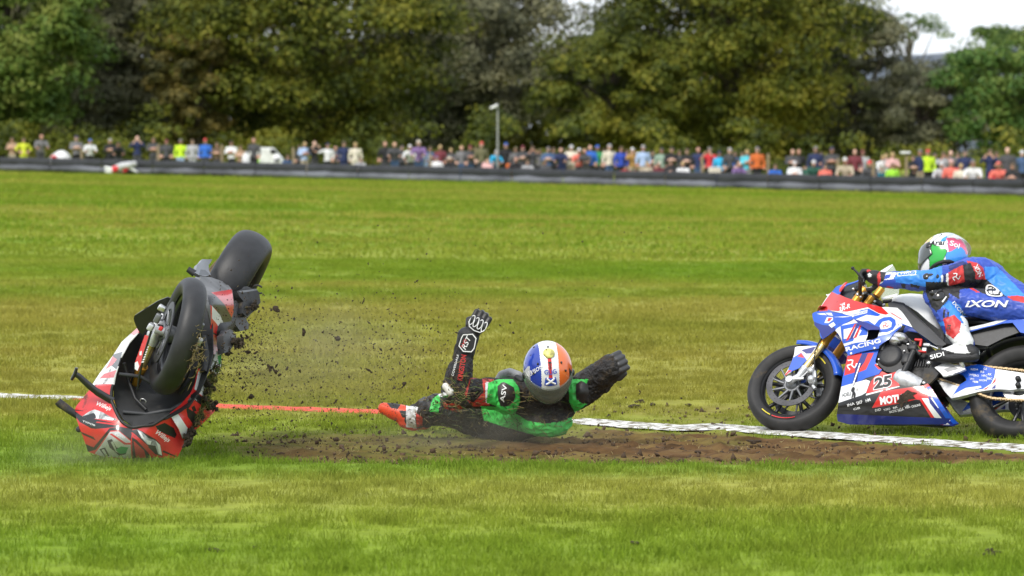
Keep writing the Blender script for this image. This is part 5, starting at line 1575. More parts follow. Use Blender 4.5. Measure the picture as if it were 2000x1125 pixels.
    # ---- black inner duct
    ic = [K_(p)[0] + (x,) for p, x in (((480, 908), .060), ((390, 922), .075), ((330, 880), .045), ((305, 820), .0), ((303, 745), -.04), ((450, 820), -.07), ((560, 720), -.28), ((640, 600), -.44), ((650, 450), -.47), ((745, 480), -.40), ((420, 510), -.25), ((370, 700), -.16), ((700, 760), -.08), ((600, 860), .02), ((720, 690), -.15), ((745, 600), -.30), ((560, 350), -.5))]
    si = Surf(MA, 0, ic)
    out = K_((303, 745), (313, 690), (335, 620), (373, 552), (420, 500), (510, 390), (600, 330), (735, 350), (748, 480), (750, 600), (728, 680), (712, 720), (690, 770), (640, 835), (590, 868), (540, 892), (480, 908), (435, 920), (390, 926), (345, 895), (318, 850), (305, 800))
    panel('inner_duct', si, out, [(LINER, None)], root, step=9)
    rv = MB(); p = si(*K_((435, 812))[0], .008)
    rv.tube([p + Vector((0, math.cos(a) * .016, math.sin(a) * .012)) for a in np.linspace(0, 2 * math.pi, 14)], .003, 6, caps=False); rv.build('duct_grommet', SILVER, root)
    # ---- radiator, engine, frame, tank behind
    MB().box((-.50, 0, .52), (.05, .30, .30), None, 0, .01).build('radiator', LINER, root)
    en = MB(); en.box((-.68, 0, .44), (.40, .34, .34), None, 0, .05); en.box((-.62, 0, .66), (.3, .32, .16), None, 0, .04); en.build('engine', ENGINE, root)
    tk = Blob(); tk.ell((-.66, 0, .84), (.22, .17, .13)); tk.ell((-.52, 0, .80), (.16, .15, .13)); tk.build('fuel_tank', CRED, root, .012, 3)
    ta = Blob(); ta.chain([Vector((-1.0, 0, .78)), Vector((-1.3, 0, .84)), Vector((-1.62, 0, .94))], [.11, .10, .05]); ta.build('tail_cowl', CRED, root, .012, 3)
    # ---- belly pan: grey underside and red flank
    bc = [K_(p)[0] + (x,) for p, x in (((740, 340), -.42), ((745, 600), -.38), ((838, 420), -.74), ((830, 316), -.86), ((790, 560), -.58), ((700, 262), -.62), ((740, 256), -.80), ((815, 300), -.92), ((705, 335), -.42), ((735, 460), -.38))]
    sb = Surf(MA, 0, bc)
    out = K_((690, 252), (740, 258), (790, 276), (822, 298), (834, 316), (840, 370), (838, 425), (815, 490), (795, 560), (772, 602), (744, 602), (738, 470), (722, 400), (708, 345), (698, 300))
    bel = panel('belly_pan', sb, out, [(pmat('belly_grey', (.13, .13, .135), .5, var=.3, scale=10), None), (CRED, K_((740, 326), (832, 312), (842, 400), (830, 440), (800, 380), (760, 340))), (BLACKP, K_((722, 335), (765, 345), (805, 390), (832, 440), (815, 490), (790, 470), (760, 400), (730, 380))),
        (CRED, K_((735, 380), (760, 400), (780, 440), (790, 560), (772, 602), (744, 602), (738, 470))), (CWHITE, K_((742, 384), (778, 425), (794, 462), (786, 500), (760, 460), (742, 440))), (BLACKP, K_((742, 500), (780, 520), (778, 526), (742, 508)))], root, step=5)
    lettering(sb, 'Triangle', K_((764, 348))[0], K_((826, 440))[0], 7, MATW, bel)
    lettering(sb, 'MOTION', K_((746, 402))[0], K_((786, 468))[0], 6, MATR, bel)
    lettering(sb, 'XA', K_((790, 346))[0], K_((828, 400))[0], 8, MATW, bel)
    # lower right badge panel
    sg = Surf(MA, 0, [G_(p)[0] + (x,) for p, x in (((1440, 280), -.30), ((1540, 120), -.42), ((1500, 330), -.40), ((1450, 200), -.33))])
    bd = panel('badge_panel', sg, G_((1440, 285), (1470, 200), (1500, 120), (1535, 130), (1540, 220), (1520, 300), (1480, 330)), [(PLATE, None), (MATK, G_((1452, 275), (1480, 205), (1500, 200), (1470, 300))), (MATS_GREEN, G_((1505, 160), (1535, 140), (1538, 220), (1515, 240))), (MATR, G_((1520, 100), (1540, 110), (1536, 140), (1510, 130)))], root, step=5)
    # ---- swingarm, footrests and torn parts at the tail
    sw = MB()
    for s_ in (1, -1):
        sw.tube([(-.86, .10 * s_, .40), (-1.10, .135 * s_, .36), (-1.44, .145 * s_, .315)], [.05, .048, .036], 12)
    sw.box((-.95, 0, .38), (.10, .24, .09), None, 0, .02)
    sw.build('swingarm', MGREY, root)
    gp = Surf(MA, 0, [H_(p)[0] + (x,) for p, x in (((720, 470), -.85), ((800, 380), -1.0), ((860, 360), -1.12), ((850, 490), -.98))])
    panel('swingarm_guard', gp, H_((712, 470), (730, 400), (760, 375), (775, 352), (862, 352), (845, 385), (830, 400), (832, 440), (850, 492), (800, 500), (745, 490)), [(pmat('guard_grey', (.27, .28, .30), .4, metal=.3), None), (MGREY, H_((745, 490), (760, 440), (800, 445), (850, 492)))], root, thick=.02, step=6)
    ch = [Vector((-1.05 - .03 * k, .118, .29 + .045 * math.sin(k * .35))) for k in range(12)]
    chain_run([(-.90, .34), (-1.1, .27), (-1.3, .235), (-1.44, .215)], root, .120)
    chain_run([(-.90, .42), (-1.1, .42), (-1.3, .415), (-1.44, .418)], root, .120)
    fp = MB(); fp.tube([local_hit(Mi, *H_((720, 470))[0], 0, -.86), local_hit(Mi, *H_((660, 430))[0], 0, -.86)], [.02, .016], 10); fp.build('footpeg', MATK, root)
    sx = Surf(MA, 0, [K_(p)[0] + (x,) for p, x in (((840, 325), -.95), ((940, 330), -1.15), ((900, 430), -1.0), ((860, 400), -.92))])
    panel('silencer_shell', sx, K_((838, 325), (860, 316), (925, 312), (938, 330), (944, 372), (915, 410), (880, 436), (862, 420), (868, 370), (850, 350)), [(SCUFF, None), (MGREY, K_((845, 325), (925, 313), (930, 320), (860, 332)))], root, thick=.05, step=8)
    panel('torn_bracket', sx, K_((840, 345), (858, 372), (872, 420), (900, 470), (896, 492), (860, 500), (838, 470), (842, 420)), [(pmat('bracket_grey', (.085, .085, .09), .5, var=.3), None)], root, thick=.03, step=8, off=-.05)
    panel('engine_guard', sx, K_((780, 520), (810, 492), (838, 520), (836, 545), (810, 590), (785, 600)), [(pmat('bracket_grey', (.085, .085, .09), .5, var=.3), None)], root, thick=.04, step=8, off=.30)
    wl_ = MB(); p = local_hit(Mi, *K_((952, 310))[0], 0, -1.15)
    wl_.tube([p + Vector((0, -.028 * math.cos(a), .020 * math.sin(a))) for a in np.linspace(.4, 5.2, 16)], .005, 6); wl_.build('loose_cable', MATK, root)
    # ---- parts by the left fork
    sf = Surf(MA, 0, [K_(p)[0] + (x,) for p, x in (((400, 430), .02), ((540, 350), .05), ((430, 510), .0), ((500, 400), .03))])
    panel('brake_duct', sf, K_((393, 440), (400, 425), (420, 412), (500, 362), (545, 344), (560, 350), (530, 395), (470, 470), (432, 512), (415, 495), (402, 470)), [(BLACKP, None)], root, thick=.008, step=7)
    sg2 = Surf(MA, 0, [K_(p)[0] + (x,) for p, x in (((405, 665), .05), ((450, 540), .10), ((430, 600), .08))])
    fg = panel('fork_guard', sg2, K_((400, 640), (425, 570), (445, 515), (462, 520), (455, 570), (430, 640), (412, 676), (400, 668)), [(MATR, None), (CWHITE, K_((400, 640), (412, 632), (420, 655), (412, 676), (400, 668))), (CWHITE, K_((422, 590), (432, 586), (430, 606), (420, 606)))], root, step=4)
    for k in range(7):
        q = (457 - k * 3.6, 568 + k * 11)
        decal('guard_slot', sg2, K_((q[0] - 6, q[1]), (q[0] + 4, q[1] - 3), (q[0] + 2, q[1] + 4), (q[0] - 8, q[1] + 6)), MATW, fg, off=.012, step=4)
    # ---- hoses and stays inside the duct
    def run(name, mat, r, pts):
        MB().tube([local_hit(Mi, *K_(p)[0], 0, x) for p, x in pts], r, 8).build(name, mat, root)
    run('brake_hose', STEEL, .006, [((478, 470), .16), ((462, 530), .15), ((440, 600), .12), ((420, 690), .07), ((410, 760), .02)])
    run('brake_hose', MATK, .007, [((690, 480), .10), ((700, 560), .06), ((690, 640), .0), ((650, 720), -.04), ((600, 780), -.05)])
    run('duct_stay', DGREY, .010, [((325, 690), -.05), ((420, 700), -.10), ((470, 730), -.12)])
    run('duct_stay', DGREY, .010, [((345, 860), .03), ((450, 870), .0), ((560, 850), -.01), ((650, 800), -.05)])
    run('wiring_loom', MATK, .009, [((350, 640), -.08), ((370, 720), -.10), ((400, 800), -.03), ((450, 850), .0)])
    run('radiator_hose', ENGINE, .020, [((700, 520), -.25), ((715, 600), -.22), ((705, 680), -.16)])
    for p, x, sz, mt, nm in (((470, 478), .17, (.05, .03, .035), ALLOY, 'caliper_bridge'), ((520, 395), .13, (.035, .04, .03), SILVER, 'axle_clamp'), ((500, 440), .16, (.03, .03, .05), MGREY, 'caliper_mount'), ((685, 540), .14, (.04, .035, .03), ALLOY, 'caliper_bridge'), ((690, 480), .12, (.03, .03, .05), MGREY, 'caliper_mount'), ((515, 486), .16, (.022, .02, .02), MATR, 'dust_cap')):
        c = local_hit(Mi, *K_(p)[0], 0, x); MB().box(c, sz, None, 0, min(sz) * .2).build(nm, mt, root)
    # ---- bars
    lg = MB(); sl3 = Surf(MA, 0, [(0, 0, .03)])
    lg.tube([sl3(x, y) for x, y in catmull(K_((300, 812), (262, 790), (222, 765), (180, 730), (150, 702), (128, 688)), 4, False)], [.022, .022, .020, .020, .02, .02, .02, .02, .018, .018, .018, .018, .017, .017, .016, .016, .015, .015, .014, .014, .014], 10, flat=.45)
    lg.tube([sl3(*K_((137, 662))[0]), sl3(*K_((130, 690))[0]), sl3(*K_((114, 716))[0])], [.008, .011, .008], 8)
    lg.build('lever_guard', BLACKP, root)
    hb = MB(); sh = Surf(MA, 0, [(0, 0, -.08)])
    hb.tube([sh(*K_((52, 812))[0]), sh(*K_((62, 822))[0]), sh(*K_((110, 856))[0]), sh(*K_((160, 890))[0]), sh(*K_((240, 920))[0], .04)], [.020, .022, .019, .017, .015], 14)
    hb.build('handlebar', SCUFF, root)
    MB().ball(sh(*K_((147, 938))[0], .02), (.016, .016, .016), 14, 10).build('bar_end', MATK, root)
    # ---- turf and mud packed into the right side
    mrnd = random.Random(5)
    for (x, y, d, r) in ((755, 690, -.30, .040), (735, 745, -.24, .050), (712, 800, -.20, .055), (742, 830, -.28, .060), (700, 872, -.18, .05), (680, 905, -.14, .045), (725, 770, -.22, .045), (640, 985, -.06, .05), (660, 950, -.10, .05), (850, 545, -.50, .05), (880, 555, -.55, .035), (820, 590, -.45, .035), (770, 660, -.32, .035), (935, 385, -1.05, .045), (905, 410, -1.0, .04), (760, 720, -.28, .03), (640, 660, .22, .022), (655, 580, .24, .022), (690, 520, .20, .02)):
        r *= .48
        b = Blob(); c = local_hit(Mi, *K_((x - 6, y))[0], 0, d + .03)
        for k in range(12):
            b.cap(c + Vector((mrnd.gauss(0, r * .4), mrnd.gauss(0, r * .4), mrnd.gauss(0, r * .4))), r * mrnd.uniform(.10, .3), c + Vector((mrnd.gauss(0, r * .6), mrnd.gauss(0, r * .6), mrnd.gauss(0, r * .6))), r * mrnd.uniform(.05, .2), 8)
        b.build('mud_lump', TURF_MUD, root, r * .12, 0, r * .4, 1.6 / r)
    gs = MB()
    for k in range(620):
        t = mrnd.random()
        x = 770 - 110 * t + mrnd.gauss(0, 16); y = 650 + 270 * t + mrnd.gauss(0, 14)
        if k % 4 == 0: x, y = mrnd.gauss(660, 22), mrnd.gauss(590, 50)
        c = local_hit(Mi, *K_((x, y))[0], 0, (-.30 + .18 * t + .03) if k % 4 else .25)
        d = Vector((mrnd.gauss(0, 1), mrnd.gauss(0, 1), mrnd.gauss(0, 1))).normalized() * mrnd.uniform(.02, .055)
        gs.tube([c, c + d * .5 + Vector((0, 0, .006)), c + d], [.0018, .0016, .0006], 3, mi=k % 2, caps=False)
    tag(gs.build('torn_grass', [pmat('torn_grass_straw', (.26, .20, .08), .8), pmat('torn_grass_green', (.09, .13, .025), .8)], root), kind='stuff')
    return root
TURF_MUD = pmat('turf_mud', (.045, .033, .020), .95, var=.6, scale=25, bump=.8)
MATS_GREEN = pmat('leaf_print', (.02, .30, .08), .4)
red_bike()
# ------------------------------------------------------------------ the fallen rider
F_ = zs(700, 570, 3.516)
def fallen():
    def J(p, Y): return W(*F_(p)[0], Y)
    I = Matrix.Identity(4)
    root = thing('person', 'fallen rider in muddy black, green and red leathers tumbling over the turf', 'person', I)
    sr, er, wr, hr = J((985, 705), 23.40), J((665, 690), 23.15), J((725, 410), 23.20), J((815, 250), 23.22)
    sl, el, hl = J((1500, 700), 23.50), J((1640, 600), 23.45), J((1730, 520), 23.35)
    chest, belly, pel = J((1260, 780), 23.55), J((1080, 850), 23.85), J((880, 860), 24.10)
    k1, a1, t1 = J((520, 800), 23.75), J((380, 865), 23.95), J((175, 800), 24.0)
    k2, a2, t2 = J((580, 815), 24.35), J((450, 860), 24.55), J((330, 850), 24.7)
    b = Blob()
    b.ell(chest, (.205, .15, .135)); b.cap(chest + Vector((0, 0, -.02)), .14, belly, .145); b.cap(belly, .145, pel, .14)
    b.cap(sr, .095, sl, .095)
    b.ell(J((1290, 905), 23.46), (.15, .09, .075))
    b.ell(J((1010, 720), 23.33), (.088, .075, .10)); b.ell(J((1500, 700), 23.42), (.080, .075, .10))
    b.cap(J((1290, 700), 23.45), .08, J((1290, 610), 23.30), .07)
    b.chain([sr, sr.lerp(er, .5), er, er.lerp(wr, .4), wr], [.090, .084, .077, .074, .055])
    b.ell(er + Vector((.02, -.01, -.02)), (.075, .07, .07))
    b.chain([sl, el, hl], [.090, .088, .074])
    b.chain([pel + Vector((0, -.06, 0)), J((700, 800), 23.85), k1, k1.lerp(a1, .45), a1], [.115, .088, .078, .080, .060])
    b.chain([pel + Vector((0, .06, -.02)), k2, a2], [.12, .08, .06])
    mats = [MUDB, MUDG, MUDR, SWHT, pmat('leather_dark_grey', (.040, .040, .044), .55, var=.3, dirt=.2, dscale=10)]
    Z = [(2, F_((770, 590), (930, 600), (900, 780), (760, 790), (730, 700))), (0, F_((770, 600), (850, 590), (860, 690), (790, 760), (740, 740))),
         (3, F_((872, 620), (895, 620), (895, 770), (872, 760))),
         (1, F_((892, 625), (960, 600), (1060, 600), (1105, 660), (1110, 760), (1080, 835), (960, 790), (880, 760))),
         (1, F_((840, 785), (960, 790), (1090, 840), (1150, 880), (1190, 980), (1010, 930), (860, 880))),
         (1, F_((1440, 600), (1580, 600), (1560, 640), (1500, 640), (1500, 740), (1570, 770), (1490, 835), (1450, 760))),
         (1, F_((1120, 870), (1200, 895), (1290, 905), (1400, 890), (1470, 855), (1480, 930), (1430, 1010), (1300, 1030), (1190, 980))),
         (1, F_((500, 740), (550, 705), (615, 705), (600, 760), (550, 800), (550, 830), (490, 820))), (3, F_((540, 700), (600, 690), (620, 705), (560, 725))),
         (4, F_((400, 690), (520, 670), (600, 680), (520, 720), (480, 800), (430, 800))),
         (4, F_((560, 720), (740, 740), (800, 800), (700, 850), (560, 830))), (2, F_((580, 760), (680, 770), (720, 800), (680, 830), (590, 800))), (4, F_((610, 775), (670, 785), (690, 805), (620, 800))),
         (3, F_((325, 780), (410, 790), (390, 870), (400, 940), (330, 930))), (2, F_((392, 830), (440, 860), (440, 920), (400, 930)))]
    body = b.build('leathers', mats, root, .0055, 4, .012, 13, painter(I, Z, 0))
    RB = RaySurf(body, I); fr = random.Random(8); fl = MB()
    for k in range(400):
        m = fr.random()
        x, y = (fr.gauss(700, 60), fr.gauss(690, 80)) if m < .35 else ((fr.uniform(420, 900), fr.uniform(700, 960)) if m < .65 else (fr.uniform(1000, 1560), fr.uniform(680, 1000)))
        q = F_((x, y))[0]
        if RB.t.ray_cast(CP, ray(*q).normalized())[0] is None: continue
        p = RB(*q, .006); d = Vector((fr.gauss(0, 1), fr.gauss(0, .3), fr.gauss(0, .45))).normalized() * fr.uniform(.012, .04)
        fl.tube([p - d, p + Vector((0, -.005, 0)), p + d], [.0016, .002, .0006], 3, mi=(0, 1, 2)[fr.randrange(3)], caps=False)
    tag(fl.build('stuck_grass', [pmat('torn_grass_straw', (.26, .20, .08), .8), pmat('torn_grass_green', (.09, .13, .025), .8), pmat('wet_mud', (.05, .034, .02), .9)], root), kind='stuff')
    # forearm lettering and shoulder pads
    fa = Surf(I, 1, [(0, 0, 23.075)], -1)
    lettering(fa, 'KINGSTON', F_((712, 610))[0], F_((742, 436))[0], 10, MATR, root, off=.0)
    lettering(fa, 'COVERDALE', F_((652, 580))[0], F_((690, 432))[0], 4, MATW, root, off=.0)
    def pad(name, pts, Y, txt, a, c, h):
        s = Surf(I, 1, [q + (Y + dy,) for q, dy in zip(F_(*pts), [.035, .03, .035, .03, .035, .03])] + [F_((sum(p[0] for p in pts) / 6, sum(p[1] for p in pts) / 6))[0] + (Y,)], -1)
        o = panel(name, s, F_(*pts), [(pmat('pad_black', (.022, .021, .021), .4, dirt=.3, dscale=14), None)], root, thick=.02, step=6)
        if txt: lettering(s, txt, F_(a)[0], F_(c)[0], h, MATW, o, off=.014)
    pad('shoulder_pad', [(960, 650), (1000, 622), (1062, 660), (1070, 720), (1040, 775), (975, 780)], 23.235, 'ASV', (1000, 760), (1022, 640), 9)
    pad('shoulder_pad', [(1500, 640), (1530, 612), (1570, 640), (1575, 700), (1545, 765), (1500, 735)], 23.32, None, None, None, 0)
    sg = Surf(I, 1, [(0, 0, 23.30)], -1)
    lettering(sg, 'Laguna', F_((918, 755))[0], F_((930, 655))[0], 6, MATK, root, off=.02)
    eb = Blob(); eb.cap(J((600, 650), 23.09), .022, J((632, 690), 23.08), .024); eb.build('elbow_slider', pmat('slider_white', (.66, .65, .60), .5, dirt=.2), root, .005, 1)
    # grey collar hump beside the helmet
    cb = Blob(); cb.chain([J((955, 610), 23.5), J((985, 570), 23.5), J((1040, 555), 23.48), J((1100, 575), 23.45)], [.022, .026, .028, .026])
    cb.build('collar', pmat('collar_grey', (.28, .28, .285), .45, dirt=.3), root, .006, 2)
    bb = Blob(); bb.cap(J((1090, 590), 23.40), .02, J((1120, 610), 23.38), .022); bb.build('collar_badge', MATK, root, .006, 1)
    # raised glove: fist seen from its back
    g = Blob()
    up = (hr - wr).normalized(); rt = Vector((1, 0, 0)); rt = (rt - up * rt.dot(up)).normalized(); bk = up.cross(rt); 
    if bk.y > 0: bk = -bk
    pc = J((815, 235), 23.19)
    Tr = Matrix.Translation(pc) @ Matrix((rt, up, bk)).transposed().to_4x4()
    L3 = lambda x, y, z: Tr @ Vector((x, y, z))
    g.cap(L3(0, -.055, 0), .040, L3(-.004, .010, 0), .050); g.ell(L3(0, .0, .0), (.050, .035, .050))
    for i in range(4):
        x = -.042 + .028 * i; ln = (.90, 1.0, .98, .85)[i]
        g.chain([L3(x, .030, .012), L3(x * 1.05, .072 * ln + .008, .008), L3(x * 1.02, .088 * ln, -.026), L3(x * .95, .060, -.050), L3(x * .9, .030, -.046)], [.0165, .0155, .0145, .0135, .012])
    g.chain([L3(-.044, -.02, -.012), L3(-.062, .012, -.030), L3(-.040, .040, -.056), L3(-.012, .048, -.062)], [.020, .018, .0155, .013])
    g.build('glove', pmat('glove_black', (.014, .013, .013), .42, var=.3, dirt=.25, dscale=18), root, .0042, 2)
    kn = []
    for i in range(4):
        x = -.040 + .027 * i
        ring = MB(); ring.tube([L3(x + .0115 * math.cos(a), .012 + .030 * math.sin(a), .052 - .004 * abs(i - 1.5)) for a in np.linspace(0, 2 * math.pi, 20)], .0028, 6, caps=False)
        ring.build('knuckle_outline', MATW, root)
        MB().ball(L3(x, .012, .046 - .003 * abs(i - 1.5)), (.010, .012, .026), 12, 8).build('knuckle_guard', BLACKP, root)
    ar = MB(); ar.tube([L3(x, y, .050) for x, y in ((-.052, -.004), (-.035, -.028), (0, -.036), (.035, -.030), (.052, -.008))], .0032, 6); ar.build('glove_piping', MATW, root)
    # cuff with outlined plate
    cf = Blob(); cf.cap(J((735, 400), 23.20), .058, J((755, 310), 23.20), .062); cf.build('glove_cuff', SBLK, root, .006, 2, .004, 20)
    sc = Surf(I, 1, [(0, 0, 23.125)], -1)
    octo = ((700, 310), (715, 285), (790, 280), (818, 315), (802, 395), (780, 422), (715, 418), (680, 375))
    o = panel('cuff_plate', sc, F_(*octo), [(MATK, None)], root, thick=.012, step=8)
    cx, cy = 750, 352
    inn = [(cx + (x - cx) * .90, cy + (y - cy) * .90) for x, y in octo]; inn2 = [(cx + (x - cx) * .80, cy + (y - cy) * .80) for x, y in octo]
    panel('cuff_outline', sc, F_(*inn), [(MATW, None)], o, thick=.002, step=8, off=.009, holes=[F_(*inn2)])
    lettering(sc, 'RST', F_((735, 400))[0], F_((778, 310))[0], 10, MATW, o, off=.010, shear=.3); lettering(sc, 'RACE', F_((716, 382))[0], F_((744, 330))[0], 5, MATR, o, off=.010)
    # far glove: mitten-like fist, fingers curled towards the ground
    g = Blob(); d1 = (J((1790, 480), 23.3) - J((1640, 600), 23.45)).normalized()
    pc = J((1735, 525), 23.36); rt = Vector((.35, 0, -1)).normalized(); rt = (rt - d1 * rt.dot(d1)).normalized(); bk = d1.cross(rt)
    if bk.y > 0: bk = -bk
    Tr2 = Matrix.Translation(pc) @ Matrix((rt, d1, bk)).transposed().to_4x4(); L4 = lambda x, y, z: Tr2 @ Vector((x, y, z))
    g.cap(L4(0, -.10, 0), .055, L4(0, -.01, 0), .056); g.ell(L4(0, .0, 0), (.055, .05, .05))
    for i in range(4):
        x = -.043 + .029 * i; ln = (.9, 1, .97, .84)[i]
        g.chain([L4(x, .03, .014), L4(x, .075 * ln, .010), L4(x, .092 * ln, -.026), L4(x, .062, -.048)], [.0175, .0165, .0155, .014])
    g.chain([L4(.046, -.02, .008), L4(.068, .012, -.006), L4(.064, .044, -.022)], [.02, .018, .015])
    gl = g.build('glove', pmat('glove_dark_grey', (.045, .045, .048), .45, var=.3, dirt=.25, dscale=14), root, .0045, 3)
    for v in gl.data.vertices: v.co = pc + (v.co - pc) * 1.1
    mk = MB()
    for i in (0, 2): mk.tube([L4(-.03 + .028 * i + .010 * math.cos(a), .0 + .028 * math.sin(a), .056) for a in np.linspace(0, 2 * math.pi, 18)], .0022, 6, caps=False)
    mk.tube([L4(.035 * math.cos(a), -.085 + .045 * math.sin(a), .064) for a in np.linspace(0, 2 * math.pi, 24)], .0025, 6, caps=False)
    mk.build('glove_piping', pmat('piping_grey', (.45, .45, .45), .5), root)
    # boots
    for (an, to, kn_, vis) in ((a1, t1, k1, True), (a2, t2, k2, False)):
        bt = Blob(); d = (to - an)
        bt.chain([an.lerp(kn_, .15), an, an + d * .35, an + d * .7, to], [.062, .060, .058, .050, .036])
        bt.cap(an + Vector((.0, 0, -.03)), .05, an + d * .3 + Vector((0, 0, -.035)), .045)
        Zb = [(1, F_((205, 740), (240, 735), (290, 775), (270, 805), (225, 800), (200, 770))), (1, F_((280, 815), (330, 815), (330, 870), (300, 860))), (2, F_((325, 780), (410, 790), (400, 940), (330, 930)))]
        bt.build('boot', [BOOTR, SBLK, SWHT], root, .006, 3, 0, 10, painter(I, Zb, 0))
    # helmet, crown towards the camera, visor down
    hc = J((1300, 535), 23.22)
    f = Vector((.0, -.50, -.86)); u = Vector((.10, -.86, .50)); l = u.cross(f).normalized(); f = f.normalized(); u = f.cross(l)
    # tilt a little to the side
    rot = Matrix.Rotation(R(-6), 3, 'Y')
    f, l, u = rot @ f, rot @ l, rot @ u
    T = Matrix.Translation(hc) @ Matrix((f, l, u)).transposed().to_4x4()
    hm = [pmat('helmet_white', (.78, .79, .80), .2, coat=.8, var=.03), pmat('helmet_navy', (.018, .05, .36), .2, coat=.8), pmat('helmet_flame', (.78, .16, .03), .2, coat=.8), MATR, BLACKP, pmat('helmet_silver', (.45, .46, .48), .3)]
    sgn = 1 if (T.to_3x3() @ Vector((0, 1, 0))).x < 0 else -1
    def hp(x, y, z):
        s = y * sgn       # positive towards the image's left
        if x > .30 and z < .28: return 4
        if abs(s) < .075 and (z > .2) and -.35 < x < .75: return 3
        if abs(s) < .36: return 0
        if s > .36: return 0 if s > .90 and z < .15 else (5 if s > .78 and x > .1 else 1)
        return 4 if (s < -.80 and x > .25) else 2
    h = helmet(root, 'helmet', T, 1.18, hm, hp, CLEARV, spoiler=False)
    helmet_text(h, T, 1.18, 'GUG', R(0), R(58), .030, MATB, 0)
    helmet_text(h, T, 1.18, 'T', R(0), R(72), .045, MATK, 0)
    helmet_text(h, T, 1.18, 'HARRISON', R(62 * sgn), R(38), .030, MATW, R(-70 * sgn))
    cr_ = MB()
    S2 = lambda az, el: T @ (Vector((.142 * math.cos(el) * math.cos(az), .122 * math.cos(el) * math.sin(az), .136 * math.sin(el))) * 1.18 * 1.022)
    sv, sfc = [], []
    for i in range(7):
        for j in range(7): sv.append(hc + (S2(-.30 + .10 * i, R(30) + R(17) * j / 6) - hc) * 1.004)
    for i in range(6):
        for j in range(6): sfc.append((i * 7 + j, (i + 1) * 7 + j, (i + 1) * 7 + j + 1, i * 7 + j + 1))
    mesh_obj('flag', sv, sfc, MATB, h, None, True)
    for a, c in (((-.22, R(33)), (.22, R(46))), ((.22, R(33)), (-.22, R(46)))):
        cr_.tube([S2(a[0] + (c[0] - a[0]) * t, a[1] + (c[1] - a[1]) * t) for t in np.linspace(0, 1, 8)], .0065, 6)
    cr_.build('saltire', MATW, h)
    bd = MB(); cz = S2(math.pi, R(82)); bn = (cz - hc).normalized(); bd.lathe([(0, .003), (.034, .001), (.034, -.004)], 24, axis='Z', T=Matrix.Translation(cz) @ bn.to_track_quat('Z', 'Y').to_matrix().to_4x4()); bd.build('crown_badge', pmat('badge_yellow', (.62, .58, .18), .4, var=.6, scale=40), h)
    vt = MB()
    for az, el in ((math.pi, R(66)), (1.2, R(60)), (-1.2, R(60)), (1.0, R(42)), (-1.0, R(40))):
        p = S2(az, el); vt.ball(p, (.006, .004, .008), 8, 6)
    vt.build('vent', BLACKP, h)
    return root
fallen()
# ------------------------------------------------------------------ spectators
PAL = dict(tan=(.38, .25, .16), yellow=(.62, .68, .04), grey=(.17, .165, .17), dgrey=(.065, .065, .07), white=(.72, .72, .72), black=(.018, .018, .02), navy=(.022, .032, .095),
    hivis=(.55, .80, .03), blue=(.03, .14, .55), royal=(.03, .07, .42), cyan=(.03, .40, .68), turq=(.10, .52, .62), lblue=(.38, .50, .72), cream=(.66, .60, .48), maroon=(.16, .03, .04),
    red=(.62, .04, .05), pink=(.72, .42, .40), coral=(.72, .16, .12), orange=(.60, .14, .03), mustard=(.42, .24, .07), green=(.04, .28, .10), dgreen=(.02, .09, .06), sage=(.26, .36, .28),
    olive=(.15, .14, .07), lgrey=(.40, .40, .41), purple=(.20, .12, .28), lime=(.35, .72, .05), denim=(.06, .11, .22), beige=(.45, .38, .28), brown=(.12, .08, .05), silver=(.5, .5, .52), blond=(.42, .30, .14))
SKINS = [(.50, .27, .19), (.56, .32, .23), (.45, .23, .16), (.60, .37, .28)]
def cloth(c): return pmat('cloth_' + c, PAL[c], .85, var=.15, scale=5)
def skin(i): return pmat('skin_%d' % (i % 4), SKINS[i % 4], .55, var=.06)
_pose = {}
